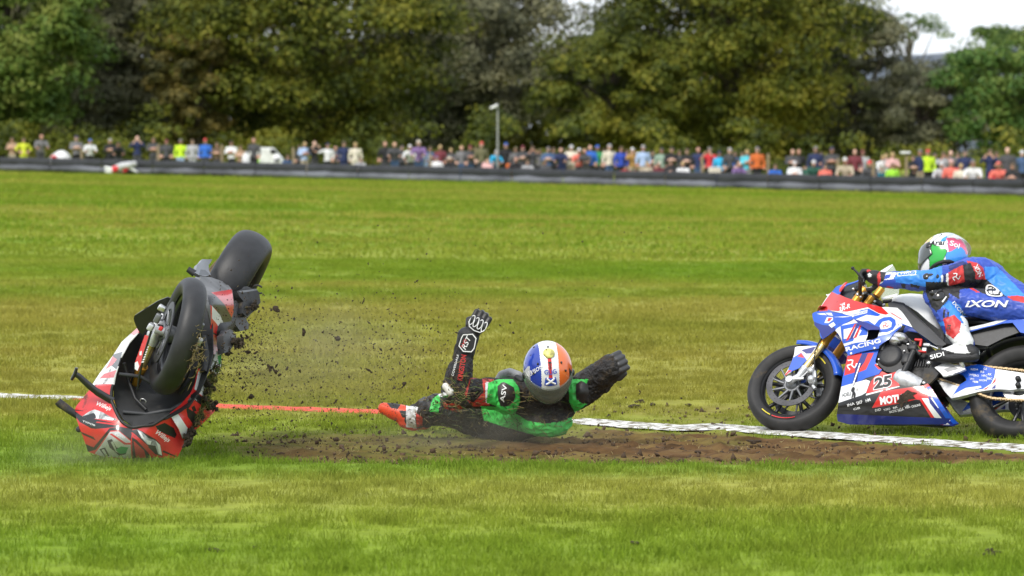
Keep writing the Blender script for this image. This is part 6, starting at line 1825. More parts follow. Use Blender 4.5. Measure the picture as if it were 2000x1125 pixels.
def pose_mesh(pose):
    if pose in _pose: return _pose[pose]
    b = Blob(); V3 = Vector
    sit = pose.startswith('sit')
    hz = .46 if sit else .93
    hipz = hz
    lean = {'lean': -.14, 'bend': -.30, 'sitlean': -.16}.get(pose, 0.)
    sh = V3((0, lean, hipz + .50 - abs(lean) * .35)); nk = sh + V3((0, lean * .15, .08)); hd = nk + V3((0, -.02 + lean * .2, .155))
    b.cap((0, 0, hipz), .135, (0, lean * .5, hipz + .22), .130); b.ell((0, lean * .8, hipz + .36), (.185, .125, .19))
    b.cap((-.13, lean, sh.z - .01), .075, (.13, lean, sh.z - .01), .075); b.cap(nk - V3((0, 0, .06)), .055, nk + V3((0, 0, .05)), .050)
    # legs
    if sit:
        for s in (-1, 1): b.chain([V3((.09 * s, 0, hipz)), V3((.13 * s, -.40, hipz + .04)), V3((.13 * s, -.44, .10))], [.09, .07, .05]); b.cap((.13 * s, -.42, .05), .05, (.14 * s, -.56, .04), .04)
    else:
        for s in (-1, 1): b.chain([V3((.085 * s, 0, hipz)), V3((.10 * s, -.01, .50)), V3((.11 * s, .02, .09))], [.095, .070, .048]); b.cap((.11 * s, .02, .05), .05, (.12 * s, -.15, .04), .042)
    A = {}
    for s in (-1, 1):
        s0 = V3((.20 * s, lean, sh.z))
        if pose in ('fold', 'sitfold'): e, w, h = V3((.27 * s, -.06, sh.z - .27)), V3((-.02 * s, -.22, sh.z - .22)), V3((-.11 * s, -.20, sh.z - .20))
        elif pose in ('photo', 'sitphoto'): e, w, h = V3((.30 * s, -.20, sh.z - .16)), V3((.10 * s, -.28, sh.z + .10)), V3((.06 * s, -.27, sh.z + .17))
        elif pose in ('lean', 'bend', 'sitlean'): e, w, h = V3((.27 * s, lean - .12, sh.z - .24)), V3((.20 * s, lean - .34, sh.z - .30)), V3((.16 * s, lean - .42, sh.z - .30))
        elif pose == 'hips': e, w, h = V3((.38 * s, .04, sh.z - .24)), V3((.20 * s, -.06, sh.z - .42)), V3((.16 * s, -.09, sh.z - .45))
        elif pose == 'point': e, w, h = (V3((.42 * s, -.10, sh.z - .12)), V3((.62 * s, -.20, sh.z - .04)), V3((.70 * s, -.22, sh.z - .02))) if s < 0 else (V3((.25 * s, .0, sh.z - .28)), V3((.24 * s, -.10, sh.z - .50)), V3((.24 * s, -.12, sh.z - .58)))
        else: e, w, h = V3((.26 * s, .01, sh.z - .28)), V3((.27 * s, -.07, sh.z - .52)), V3((.26 * s, -.10, sh.z - .60))
        b.chain([s0, e, w, h], [.070, .055, .042, .040]); A[s] = (e, w, h)
    b.ell(hd, (.078, .098, .122)); b.ell(hd + V3((0, -.10, -.015)), (.018, .022, .026)); b.ell(hd + V3((0, -.07, -.08)), (.05, .045, .045))
    for s in (-1, 1): b.ell(hd + V3((.08 * s, .0, -.01)), (.014, .026, .034))
    me = b.mesh(.042, 1); me.name = 'spectator_' + pose
    for i in range(3): me.materials.append(None)
    idx = []
    for p in me.polygons:
        c = p.center; i = 1
        if c.z > nk.z - .005 and abs(c.x) < .12 and (c - nk).length < .42 and not (c.z < nk.z + .02): i = 0
        elif any((c - A[s][2]).length < .075 or ((c - A[s][1]).length < .13 and pose != 'coat') for s in (-1, 1)): i = 0
        elif c.z < hipz - .02 or (sit and c.y < -.14 and c.z < hipz + .11): i = 2
        idx.append(i)
    me.polygons.foreach_set('material_index', idx)
    # hair: cap of the skull, and a peaked cap
    hm = MB(); V, Fa = [], []
    n, m = 16, 6
    for j in range(m + 1):
        for i in range(n):
            a = 2 * math.pi * i / n; th = math.pi * .52 * j / m * (1.0 + .35 * max(0, math.sin(a)))
            V.append(hd + V3((.086 * math.sin(th) * math.cos(a), .108 * math.sin(th) * math.sin(a) + .004, .130 * math.cos(th) + .004)))
    for j in range(m):
        for i in range(n): Fa.append((j * n + i, (j + 1) * n + i, (j + 1) * n + (i + 1) % n, j * n + (i + 1) % n))
    hair = bpy.data.meshes.new('hair'); hair.from_pydata([tuple(v) for v in V], [], Fa); hair.materials.append(None); hair.polygons.foreach_set('use_smooth', [True] * len(hair.polygons))
    V2 = [v + V3((0, 0, .006)) + (v - hd) * .05 for v in V[:n * 5]]; F2 = [f for f in Fa if max(f) < n * 5]
    o = len(V2)
    for r, z in ((.085, .050), (.165, .035)):
        for k in range(7):
            a = math.pi * (1.5 + (k - 3) / 3 * .32); V2.append(hd + V3((math.cos(a) * .085, math.sin(a) * r - .015, z)))
    for k in range(6): F2.append((o + k, o + k + 1, o + 8 + k, o + 7 + k))
    cap = bpy.data.meshes.new('cap'); cap.from_pydata([tuple(v) for v in V2], [], F2); cap.materials.append(None); cap.polygons.foreach_set('use_smooth', [True] * len(cap.polygons))
    top = hd.z + .13
    _pose[pose] = (me, hair, cap, top)
    return _pose[pose]
def own_mat(o, mats):
    for i, m in enumerate(mats): o.material_slots[i].link = 'OBJECT'; o.material_slots[i].material = m
def spectator(k, px, top, pose, shirt, legs, hat, label, off):
    me, hair, cap, h0 = pose_mesh(pose)
    tx = (px - 1000) / 1000; Y = barrier_y(tx) + off
    p = W(px, top, Y); g = terrain(p.x, Y)
    h = p.z - g
    sit = pose.startswith('sit')
    s = h / h0
    lo, hi = (.88, 1.12) if not sit else (.8, 1.15)
    s2 = min(max(s, lo), hi)
    z = g if s2 == s else p.z - h0 * s2
    r = bpy.data.objects.new('person', None)
    r.location = (p.x, Y, z); r.scale = (s2 * 1.14, s2 * 1.1, s2); r.rotation_euler = (0, 0, R(((k * 47) % 50) - 25)); link(r)
    tag(r, label, 'person', 'spectators behind the barrier')
    b = link(bpy.data.objects.new('body', me), r); own_mat(b, [skin(k), cloth(shirt), cloth(legs)])
    if hat.startswith('cap'):
        c = link(bpy.data.objects.new('cap', cap), r); own_mat(c, [cloth(hat[4:])])
    elif hat != 'bald':
        c = link(bpy.data.objects.new('hair', hair), r); own_mat(c, [cloth(hat)])
CROWD = [
 (24, 268, 'fold', 'tan', 'beige', 'brown', 'bare armed spectator in tan, leftmost of the crowd'),
 (46, 269, 'hips', 'yellow', 'yellow', 'brown', 'spectator in plain yellow from neck to hem at far left'),
 (79, 262, 'lean', 'grey', 'dgrey', 'bald', 'tall spectator in grey tee left of the white tent'),
 (149, 265, 'fold', 'grey', 'black', 'cap_navy', 'spectator in grey tee and dark cap right of the white tent'),
 (175, 272, 'lean', 'white', 'black', 'cap_blue', 'spectator in white tee and bright blue cap at left'),
 (215, 271, 'fold', 'black', 'black', 'cap_lgrey', 'spectator in black tee and pale grey cap above the lying racer'),
 (231, 277, 'bend', 'black', 'dgrey', 'cap_black', 'stooping spectator in black beside the pale grey cap'),
 (268, 265, 'photo', 'navy', 'dgrey', 'bald', 'spectator in navy holding hands to the face at left'),
 (300, 268, 'fold', 'dgrey', 'dgrey', 'brown', 'spectator in charcoal with folded arms right of the one in navy'),
 (325, 272, 'down', 'dgrey', 'black', 'maroon', 'spectator in dark jacket left of the yellow high visibility jacket'),
 (353, 272, 'coat', 'hivis', 'lblue', 'cap_grey', 'marshal in bright yellow high visibility jacket at left'),
 (376, 272, 'coat', 'lgrey', 'lgrey', 'brown', 'spectator in pale grey hoodie right of the high visibility jacket'),
 (401, 271, 'coat', 'blue', 'dgrey', 'cap_red', 'spectator in blue jacket and red cap at left'),
 (424, 278, 'fold', 'brown', 'dgrey', 'brown', 'spectator in brown top right of the red cap'),
 (452, 275, 'fold', 'white', 'black', 'cap_black', 'spectator in white tee, arms folded, left of the white canister'),
 (470, 284, 'fold', 'tan', 'brown', 'brown', 'shorter spectator in tan behind the white canister'),
 (496, 269, 'down', 'dgrey', 'black', 'bald', 'bald spectator in charcoal above the white van'),
 (559, 302, 'sitlean', 'denim', 'brown', 'brown', 'seated child in denim blue left of the first wooden post'),
 (595, 277, 'fold', 'lblue', 'beige', 'blond', 'spectator in pale blue shirt right of the first wooden post'),
 (614, 275, 'photo', 'black', 'dgrey', 'bald', 'spectator in black raising hands right of the pale blue shirt'),
 (640, 280, 'point', 'white', 'black', 'cap_navy', 'spectator in white tee and navy cap stretching an arm'),
 (672, 276, 'coat', 'navy', 'navy', 'brown', 'spectator in navy tracksuit left of the cream jacket'),
 (694, 278, 'coat', 'cream', 'cream', 'blond', 'fair haired spectator in long cream jacket'),
 (703, 307, 'sitlean', 'lgrey', 'denim', 'brown', 'seated spectator in pale grey below the cream jacket'),
 (752, 276, 'down', 'black', 'dgrey', 'bald', 'bald spectator in black right of the dark gap'),
 (771, 277, 'lean', 'dgrey', 'denim', 'bald', 'spectator in charcoal and jeans beside the bald one in black'),
 (802, 283, 'bend', 'white', 'dgrey', 'cap_white', 'spectator in white tee and white cap bending forward'),
 (819, 274, 'lean', 'purple', 'denim', 'cap_cream', 'spectator with cream hat behind the white tee'),
 (828, 291, 'lean', 'lblue', 'lblue', 'blond', 'spectator in light blue right of the bending white tee'),
 (853, 304, 'sit', 'white', 'white', 'cap_purple', 'seated spectator in white with purple cap'),
 (860, 283, 'down', 'maroon', 'brown', 'blond', 'spectator in maroon behind the seated purple cap'),
 (881, 289, 'fold', 'dgrey', 'black', 'blond', 'short spectator in charcoal right of the maroon top'),
 (882, 306, 'sitlean', 'black', 'black', 'cap_cream', 'seated spectator in black with pale cap left of the lamp post'),
 (902, 284, 'down', 'grey', 'denim', 'bald', 'spectator in mid grey tee and jeans left of the lamp post'),
 (918, 283, 'fold', 'dgrey', 'denim', 'maroon', 'spectator in dark grey with folded arms left of the lamp post'),
 (940, 277, 'down', 'olive', 'dgrey', 'cap_red', 'spectator in olive jacket and red cap left of the lamp post'),
 (965, 293, 'bend', 'cyan', 'navy', 'silver', 'spectator in bright cyan jacket stooping beside the lamp post'),
 (988, 279, 'coat', 'black', 'black', 'cap_blue', 'spectator in black jacket and blue cap right of the lamp post'),
 (1007, 287, 'down', 'grey', 'dgrey', 'cap_olive', 'spectator in grey with olive cap right of the lamp post'),
 (1021, 284, 'fold', 'dgrey', 'dgrey', 'maroon', 'spectator in dark grey third right of the lamp post'),
 (1040, 285, 'photo', 'dgrey', 'dgrey', 'brown', 'spectator raising both bare arms to take a picture'),
 (1030, 312, 'sitlean', 'lgrey', 'lgrey', 'brown', 'seated spectator in pale grey in front of the raised arms'),
 (1008, 306, 'sitlean', 'black', 'orange', 'bald', 'seated spectator in black beside the orange bag'),
 (1071, 287, 'fold', 'denim', 'dgrey', 'cap_grey', 'spectator in slate blue tee and grey cap in mid crowd'),
 (1081, 288, 'down', 'dgrey', 'black', 'brown', 'spectator in dark jacket right of the slate blue tee'),
 (1097, 288, 'lean', 'navy', 'navy', 'bald', 'spectator in navy leaning forward left of the cream outfit'),
 (1065, 312, 'sitfold', 'dgrey', 'black', 'brown', 'seated spectator in charcoal below the slate blue tee'),
 (1116, 283, 'fold', 'cream', 'beige', 'silver', 'white haired spectator in cream clothes in mid crowd'),
 (1145, 290, 'lean', 'dgrey', 'dgrey', 'bald', 'spectator in charcoal leaning right of the cream clothes'),
 (1153, 283, 'down', 'blue', 'dgrey', 'bald', 'spectator in blue left of the green tee'),
 (1167, 284, 'down', 'green', 'dgrey', 'cap_blue', 'spectator in green tee and blue cap in mid crowd'),
 (1190, 282, 'down', 'cream', 'denim', 'cap_lgrey', 'spectator in cream tee, jeans and grey cap'),
 (1213, 286, 'coat', 'royal', 'black', 'brown', 'spectator in royal blue jacket in mid crowd'),
 (1235, 289, 'photo', 'mustard', 'beige', 'cap_white', 'spectator in mustard jacket with white cap'),
 (1256, 284, 'down', 'lblue', 'beige', 'cap_lgrey', 'spectator in pale blue tee and grey cap in mid crowd'),
 (1220, 322, 'sitlean', 'red', 'black', 'black', 'seated spectator in red and black below the royal blue jacket'),
 (1240, 328, 'sitlean', 'pink', 'tan', 'brown', 'low seated spectator in pale pink below the mustard jacket'),
 (1264, 316, 'sit', 'beige', 'tan', 'blond', 'seated spectator in beige below the pale blue tee'),
 (1292, 289, 'down', 'sage', 'beige', 'cap_dgrey', 'spectator in sage green tee and dark cap'),
 (1312, 287, 'fold', 'black', 'black', 'cap_black', 'spectator in black tee and black cap with folded arms'),
 (1288, 316, 'sitlean', 'maroon', 'black', 'cap_cream', 'seated spectator in maroon below the sage green tee'),
 (1310, 313, 'sitfold', 'black', 'tan', 'brown', 'seated spectator in black with bare knees'),
 (1335, 316, 'sitlean', 'white', 'royal', 'blond', 'seated spectator in white top and blue trousers'),
 (1342, 290, 'fold', 'black', 'dgrey', 'brown', 'spectator in black behind the seated white top'),
 (1364, 287, 'down', 'navy', 'denim', 'bald', 'bald spectator in navy and jeans left of the second wooden post'),
 (1386, 288, 'photo', 'red', 'black', 'cap_grey', 'spectator in red top and grey cap right of the second wooden post'),
 (1405, 296, 'coat', 'cyan', 'navy', 'cap_navy', 'spectator in cyan jacket and navy cap'),
 (1425, 289, 'down', 'dgrey', 'black', 'cap_lgrey', 'spectator in charcoal beside the cyan jacket'),
 (1435, 296, 'coat', 'blue', 'navy', 'brown', 'spectator half hidden in blue sleeves behind the charcoal one'),
 (1440, 315, 'sitlean', 'purple', 'denim', 'bald', 'seated spectator in purple with bare arms'),
 (1459, 292, 'fold', 'turq', 'lgrey', 'blond', 'spectator in turquoise tee with folded arms'),
 (1479, 287, 'coat', 'orange', 'black', 'cap_grey', 'spectator in orange red jacket and grey cap'),
 (1512, 320, 'sitlean', 'blue', 'denim', 'brown', 'seated child in blue right of the third wooden post'),
 (1548, 291, 'fold', 'dgrey', 'black', 'bald', 'left of two dark clothed spectators behind the green chairs'),
 (1560, 291, 'down', 'black', 'black', 'bald', 'right of two dark clothed spectators behind the green chairs'),
 (1552, 314, 'sitfold', 'white', 'denim', 'silver', 'seated white haired spectator in white tee on a green chair'),
 (1593, 286, 'coat', 'navy', 'black', 'cap_grey', 'tall spectator in navy jacket and grey cap behind the green coat'),
 (1590, 312, 'sitlean', 'dgreen', 'dgreen', 'silver', 'seated spectator in dark green coat'),
 (1625, 287, 'fold', 'dgrey', 'black', 'cap_navy', 'spectator in charcoal and navy cap left of the fourth wooden post'),
 (1612, 320, 'sitfold', 'coral', 'dgrey', 'brown', 'seated spectator in coral orange left of the fourth wooden post'),
 (1653, 308, 'sitlean', 'beige', 'beige', 'cap_white', 'seated spectator in beige with white cap right of the fourth wooden post'),
 (1670, 291, 'down', 'maroon', 'black', 'bald', 'spectator in dark maroon left of the light grey tee'),
 (1685, 293, 'down', 'lgrey', 'dgrey', 'cap_maroon', 'spectator in light grey tee and dark red cap'),
 (1703, 313, 'sitlean', 'dgrey', 'black', 'red', 'seated spectator in charcoal with a red hood'),
 (1720, 303, 'lean', 'white', 'cyan', 'blond', 'spectator in white tee and cyan shorts left of the lime child'),
 (1743, 297, 'fold', 'pink', 'pink', 'blond', 'fair spectator in pale pink behind the lime child'),
 (1743, 318, 'sit', 'lime', 'lime', 'brown', 'child in lime green top'),
 (1783, 303, 'fold', 'black', 'black', 'brown', 'spectator in black right of the white topped post'),
 (1797, 292, 'down', 'navy', 'beige', 'cap_grey', 'spectator in navy top and beige shorts'),
 (1812, 292, 'coat', 'hivis', 'black', 'cap_red', 'marshal in yellow vest and red cap at right'),
 (1843, 296, 'photo', 'lgrey', 'dgrey', 'brown', 'spectator in light grey raising hands right of the marshal'),
 (1857, 293, 'down', 'grey', 'dgrey', 'bald', 'spectator in grey behind the seated bright red jacket'),
 (1838, 315, 'sitlean', 'silver', 'dgrey', 'silver', 'seated spectator in silver grey left of the bright red jacket'),
 (1858, 312, 'sit', 'coral', 'red', 'cap_pink', 'seated spectator in bright red jacket and pink hat at right'),
 (1877, 319, 'sit', 'cream', 'beige', 'blond', 'seated spectator in cream beside the bright red jacket'),
 (1885, 293, 'coat', 'navy', 'black', 'cap_dgrey', 'spectator in navy jacket behind the seated white jacket'),
 (1902, 312, 'sitlean', 'white', 'lgrey', 'cap_grey', 'seated spectator in white jacket and grey cap at right'),
 (1934, 291, 'photo', 'navy', 'navy', 'brown', 'spectator in navy suit raising hands near the right edge'),
 (1953, 316, 'sitlean', 'coral', 'dgrey', 'cap_coral', 'seated spectator in red jacket and red hat near the right edge'),
 (1968, 287, 'coat', 'dgrey', 'black', 'bald', 'tall spectator in charcoal coat near the right edge'),
 (1978, 318, 'sitfold', 'black', 'mustard', 'brown', 'seated spectator in black near the right edge'),
 (585, 284, 'down', 'dgrey', 'black', 'brown', 'half hidden spectator in charcoal just left of the pale blue shirt'),
 (655, 285, 'fold', 'grey', 'dgrey', 'bald', 'half hidden spectator in grey left of the navy tracksuit'),
 (785, 284, 'down', 'dgrey', 'black', 'cap_dgrey', 'half hidden spectator in dark cap left of the bending white tee'),
 (840, 286, 'fold', 'denim', 'denim', 'brown', 'half hidden spectator in denim left of the maroon top'),
 (929, 287, 'down', 'black', 'black', 'brown', 'half hidden spectator in black left of the olive jacket'),
 (1054, 291, 'down', 'grey', 'black', 'brown', 'half hidden spectator in grey left of the slate blue tee'),
 (1108, 292, 'fold', 'dgrey', 'black', 'brown', 'half hidden spectator in charcoal left of the cream clothes'),
 (1131, 290, 'lean', 'coral', 'dgrey', 'cap_white', 'spectator in coral with white cap right of the cream clothes'),
 (1180, 291, 'down', 'grey', 'dgrey', 'brown', 'half hidden spectator in grey right of the green tee'),
 (1225, 292, 'down', 'black', 'black', 'brown', 'half hidden spectator in black left of the mustard jacket'),
 (1275, 294, 'fold', 'dgrey', 'black', 'cap_black', 'half hidden spectator in charcoal left of the sage green tee'),
 (1327, 293, 'down', 'grey', 'dgrey', 'brown', 'half hidden spectator in grey right of the black cap'),
 (1450, 297, 'down', 'dgrey', 'black', 'brown', 'half hidden spectator in charcoal left of the turquoise tee'),
 (1604, 297, 'fold', 'dgrey', 'black', 'brown', 'half hidden spectator in charcoal right of the navy jacket'),
 (1731, 300, 'down', 'lgrey', 'dgrey', 'blond', 'half hidden fair spectator in light grey left of the pale pink one'),
 (1826, 299, 'down', 'dgrey', 'black', 'cap_dgrey', 'half hidden spectator in charcoal right of the marshal with red cap'),
 (1870, 298, 'down', 'black', 'black', 'brown', 'half hidden spectator in black left of the navy jacket at right'),
 (1946, 296, 'fold', 'dgrey', 'black', 'brown', 'half hidden spectator in charcoal right of the navy suit'),
 (1996, 293, 'down', 'denim', 'black', 'silver', 'grey haired spectator in slate blue at the right edge'),
]
for k, (px, top, pose, sh, lg, hat, lb) in enumerate(CROWD):
    spectator(k, px, top, pose, sh, lg, hat, lb, (1.0 if pose.startswith('sit') else (3.6 if 'half hidden' in lb else 2.1 + .35 * (k % 3))))

# ------------------------------------------------------------------ things among the crowd
def at_barrier(px, off):
    tx = (px - 1000) / 1000; Y = barrier_y(tx) + off
    x = (px - 1000) / FPX * Y
    return Vector((x, Y, terrain(x, Y))), Y
M_POST = pmat('post_wood', (.26, .20, .12), .85, var=.3, scale=4, bump=.4)
ORD = ['first', 'second', 'third', 'fourth', 'fifth', 'sixth', 'seventh', 'eighth']
def post(px, top, label, w=.11, white=False):
    p, Y = at_barrier(px, .75)
    h = W(px, top, Y).z - p.z
    r = thing('fence_post', label, 'post', Matrix.Translation(p), 'wooden posts behind the barrier')
    mb = MB(); mb.prism([(-w / 2, -w / 2), (w / 2, -w / 2), (w / 2, w / 2), (-w / 2, w / 2)], -.2, h, axis='Z'); mb.build('shaft', M_POST, r, .012)
    mb = MB(); mb.add([(-w / 2, -w / 2, h), (w / 2, -w / 2, h), (w / 2, w / 2, h), (-w / 2, w / 2, h), (0, 0, h + .04)], [(0, 1, 4), (1, 2, 4), (2, 3, 4), (3, 0, 4)])
    mb.build('point', M_POST, r)
    if white:
        MB().box((-.05, -.02, h + .06), (.42, .34, .10), None, 0, .03).build('white_cover', cloth('white'), r)
for px, tp, lb, wh in ((160, 292, 'pale wooden post right of the white tent', 0), (309, 284, 'wooden post in front of the charcoal spectator at left', 0), (434, 284, 'wooden post right of the blue jacket at left', 0),
    (573, 289, 'wooden post standing free in the gap left of the pale blue shirt', 0), (840, 300, 'wooden post right of the light blue spectator', 0), (1371, 306, 'wooden post right of the navy and jeans spectator', 0),
    (1500, 301, 'wooden post right of the orange red jacket', 0), (1636, 311, 'wooden post in front of the spectators in charcoal and beige', 0), (1770, 301, 'wooden post topped with a white cover at right', 1), (1705, 314, 'short wooden post left of the white tee at right', 0)):
    post(px, tp, lb, .12, wh)

def lamp_post():
    p, Y = at_barrier(972, .9)
    top = W(972, 208, Y).z - p.z
    r = thing('lamp_post', 'grey lamp post with a pale floodlight rising above the crowd', 'lamp post', Matrix.Translation(p))
    g = pmat('galvanised_steel', (.36, .36, .35), .5, metal=.4, var=.15)
    MB().tube([(0, 0, -.2), (0, 0, 1.2), (0, 0, top)], [.05, .046, .036], 12).build('pole', g, r)
    MB().tube([(0, 0, top - .08), (-.12, -.05, top)], [.03, .03], 8).build('bracket', g, r)
    T = Matrix.Translation((-.16, -.08, top)) @ Matrix.Rotation(R(-25), 4, 'Y')
    MB().box((0, 0, 0), (.42, .28, .13), T, 0, .04).build('lamp_head', cloth('lgrey'), r)
    MB().box((-.02, -.135, -.01), (.34, .02, .09), T, 0, .008).build('lamp_glass', cloth('white'), r)
lamp_post()
def tent():
    p, Y = at_barrier(116, 1.6)
    r = thing('dome_tent', 'small white dome tent with a red patch behind the barrier at left', 'tent', Matrix.Translation(p))
    mb = MB(); V, Fa = [], []
    n, m = 20, 8
    for j in range(m + 1):
        t = math.pi / 2 * j / m
        for i in range(n):
            a = 2 * math.pi * i / n; sag = 1 - .05 * abs(math.sin(a * 2))
            V.append((.70 * math.cos(t) * math.cos(a) * sag + .12 * math.sin(t), .55 * math.cos(t) * math.sin(a) * sag, 1.12 * math.sin(t) ** .8))
    for j in range(m):
        for i in range(n): Fa.append((j * n + i, j * n + (i + 1) % n, (j + 1) * n + (i + 1) % n, (j + 1) * n + i))
    mb.add(V, Fa, 0, True); mb.build('canopy', cloth('white'), r)
    mb = MB(); mb.ball((-.22, -.46, .80), (.17, .06, .07), 12, 8); mb.build('red_patch', cloth('red'), r)
    mb = MB()
    for a in (.6, 2.5): mb.tube([(.71 * math.cos(t) * math.cos(a) + .12 * math.sin(t), .56 * math.cos(t) * math.sin(a), 1.13 * max(0, math.sin(t)) ** .8) for t in np.linspace(0, math.pi, 16)], .012, 6)
    mb.build('tent_pole', cloth('lgrey'), r)
tent()
def van():
    p, Y = at_barrier(518, 8.)
    r = thing('parked_van', 'white parked van partly hidden behind the barrier at left', 'van', Matrix.Translation(p))
    mb = MB(); mb.prism([(-.75, .25), (.85, .25), (.92, .7), (.70, .95), (.42, 1.28), (-.70, 1.30), (-.78, 1.1)], -.55, .55); mb.build('body', cloth('white'), r, .05)
    mb = MB(); mb.prism([(.50, 1.20), (.68, .97), (.30, .97), (.30, 1.20)], -.57, -.55); mb.build('side_window', cloth('black'), r)
    for x in (-.45, .5):
        MB().lathe([(0, .04), (.14, .04), (.24, .02), (.24, -.10), (0, -.10)], 20, T=Matrix.Translation((x, -.50, .22))).build('wheel', RUBBER, r)
    mb = MB(); mb.box((-.40, -.565, .62), (.30, .02, .16), None, 0, .01); mb.build('green_stripe', cloth('lime'), r)
van()
def simple(name, label, cat, px, off, fn):
    p, Y = at_barrier(px, off); r = thing(name, label, cat, Matrix.Translation(p)); fn(r); return r
def canister(r):
    mb = MB(); mb.lathe([(0, 0), (.17, 0), (.19, .04), (.19, 1.02), (.16, 1.10), (.07, 1.14), (.06, 1.20), (0, 1.20)], 20, axis='Z'); mb.build('drum', cloth('white'), r)
    MB().lathe([(.075, 1.18), (.08, 1.20), (.08, 1.25), (0, 1.26)], 14, axis='Z').build('lid', cloth('lgrey'), r)
simple('white_canister', 'tall white plastic canister left of the white van', 'canister', 481, .7, canister)
def dish(r):
    mb = MB(); mb.ball((0, 0, .95), (.20, .16, .22), 16, 10); mb.build('shell', cloth('white'), r); MB().tube([(0, 0, 0), (0, 0, .8)], .03, 8).build('stand', cloth('dgrey'), r)
    MB().box((.02, -.13, .90), (.22, .06, .07), None, 0, .02).build('dark_band', cloth('black'), r)
simple('white_helmet_on_stand', 'round white helmet on a stand right of the white van', 'helmet', 541, 1., dish)
def deck_chair(col):
    def f(r):
        mb = MB(); T = Matrix.Rotation(R(-28), 4, 'X')
        mb.box((0, .05, .78), (.52, .03, .62), Matrix.Rotation(R(12), 4, 'Y') @ T, 0, .01); mb.build('backrest', cloth(col), r)
        MB().box((0, -.30, .42), (.50, .46, .03), None, 0, .01).build('seat', cloth(col), r)
        for s in (-1, 1):
            MB().tube([(.25 * s, .25, 0), (.25 * s, -.5, .62)], .015, 6).build('leg', cloth('lgrey'), r); MB().tube([(.25 * s, -.5, 0), (.25 * s, .1, .62)], .015, 6).build('leg', cloth('lgrey'), r)
    return f
simple('deck_chair', 'pale pink deck chair left of the lamp post', 'chair', 945, .8, deck_chair('pink'))
simple('camping_chair', 'dark green camping chair under the white haired spectator', 'chair', 1541, 1.1, deck_chair('dgreen'))
simple('camping_chair', 'dark green camping chair left of the seated green coat', 'chair', 1573, 1.1, deck_chair('dgreen'))
simple('camping_chair', 'red folding chair under the red jacket near the right edge', 'chair', 1938, .8, deck_chair('red'))
def bag(r):
    b = Blob(); b.box((0, 0, .82), (.34, .22, .22), None, .05); b.build('bag_body', cloth('orange'), r, .03, 2); MB().tube([(-.1, 0, .92), (0, 0, 1.02), (.1, 0, .92)], .015, 6).build('handle', cloth('black'), r)
simple('orange_bag', 'orange bag beside the black jacket right of the lamp post', 'bag', 995, .7, bag)
def coolbox(r):
    MB().box((0, 0, .80), (.55, .35, .26), None, 0, .03).build('box', cloth('cream'), r); MB().box((0, 0, .95), (.58, .38, .05), None, 0, .02).build('lid', cloth('white'), r)
simple('cool_box', 'cream cool box in front of the cyan jacket', 'box', 1396, .7, coolbox)

# racer lying against the barrier
def lying_racer():
    p0 = at_barrier(238, -1.0)[0]
    tx = (238 - 1000) / 1000; Y = barrier_y(tx) - 1.1
    def J(px, py, dy=0): return W(px, py, Y + dy)
    root = thing('person', 'racer in red and white leathers lying against the far black barrier', 'person', Matrix.Identity(4))
    b = Blob()
    b.chain([J(222, 331), J(237, 325), J(254, 322)], [.16, .19, .17]); b.chain([J(222, 331), J(214, 330), J(206, 327)], [.12, .10, .07]); b.chain([J(222, 333), J(216, 336), J(207, 335)], [.12, .09, .07])
    b.chain([J(252, 324), J(259, 331), J(268, 336)], [.09, .07, .06]); b.chain([J(250, 326), J(246, 333), J(240, 335)], [.09, .07, .06]); b.ell(J(262, 320), (.15, .16, .15))
    I = Matrix.Identity(4)
    Zl = [(1, [(197, 322), (217, 322), (220, 341), (197, 341)]), (2, [(219, 324), (231, 324), (231, 336), (219, 337)]), (2, [(240, 328), (252, 328), (252, 338), (240, 338)]), (1, [(252, 328), (264, 328), (266, 340), (252, 338)]), (3, [(256, 312), (270, 312), (270, 326), (256, 326)])]
    b.build('leathers', [cloth('silver'), cloth('white'), cloth('red'), cloth('lgrey')], root, .03, 2, 0, 10, painter(I, Zl, 0))
lying_racer()
# ------------------------------------------------------------------ clods of earth and torn grass in the air
def clod_mesh(name, seed, r):
    rn = random.Random(seed); b = Blob()
    for k in range(6): b.ell((rn.gauss(0, .45), rn.gauss(0, .4), rn.gauss(0, .35)), (rn.uniform(.3, .75), rn.uniform(.3, .6), rn.uniform(.25, .5)))
    me = b.mesh(.16, 1, .22, 2.3); me.name = name; me.materials.append(EARTH); return me
EARTH = pmat('thrown_earth', (.050, .033, .019), .95, var=.5, scale=4, bump=.5)
CL = [clod_mesh('clod', s, 1) for s in range(6)]
N7 = zs(380, 540, 3.1238)
big = [(p, r) for p, r in [((500, 200), 34), ((470, 205), 20), ((665, 340), 30), ((872, 380), 34), ((465, 555), 34), ((495, 585), 26), ((520, 600), 22), ((565, 565), 22), ((500, 545), 18), ((345, 735), 34), ((455, 670), 14), ((440, 690), 18), ((770, 678), 14), ((930, 685), 16), ((860, 762), 16), ((755, 762), 12), ((660, 770), 16), ((880, 806), 14), ((595, 880), 14), ((640, 575), 20), ((1065, 575), 20), ((1280, 655), 26), ((1255, 535), 16), ((945, 612), 18), ((1230, 270), 14), ((95, 885), 18), ((305, 1005), 20), ((165, 1075), 24), ((525, 995), 18), ((835, 895), 16), ((1130, 950), 20), ((1010, 850), 16), ((935, 1085), 18), ((770, 1068), 16), ((1280, 475), 14), ((370, 470), 20), ((330, 460), 22), ((280, 620), 24), ((290, 380), 30), ((320, 370), 22), ((270, 410), 26), ((410, 515), 16), ((465, 345), 18), ((595, 72), 14), ((1030, 150), 16), ((870, 105), 10), ((705, 200), 10), ((1195, 445), 14)]]
rn = random.Random(21)
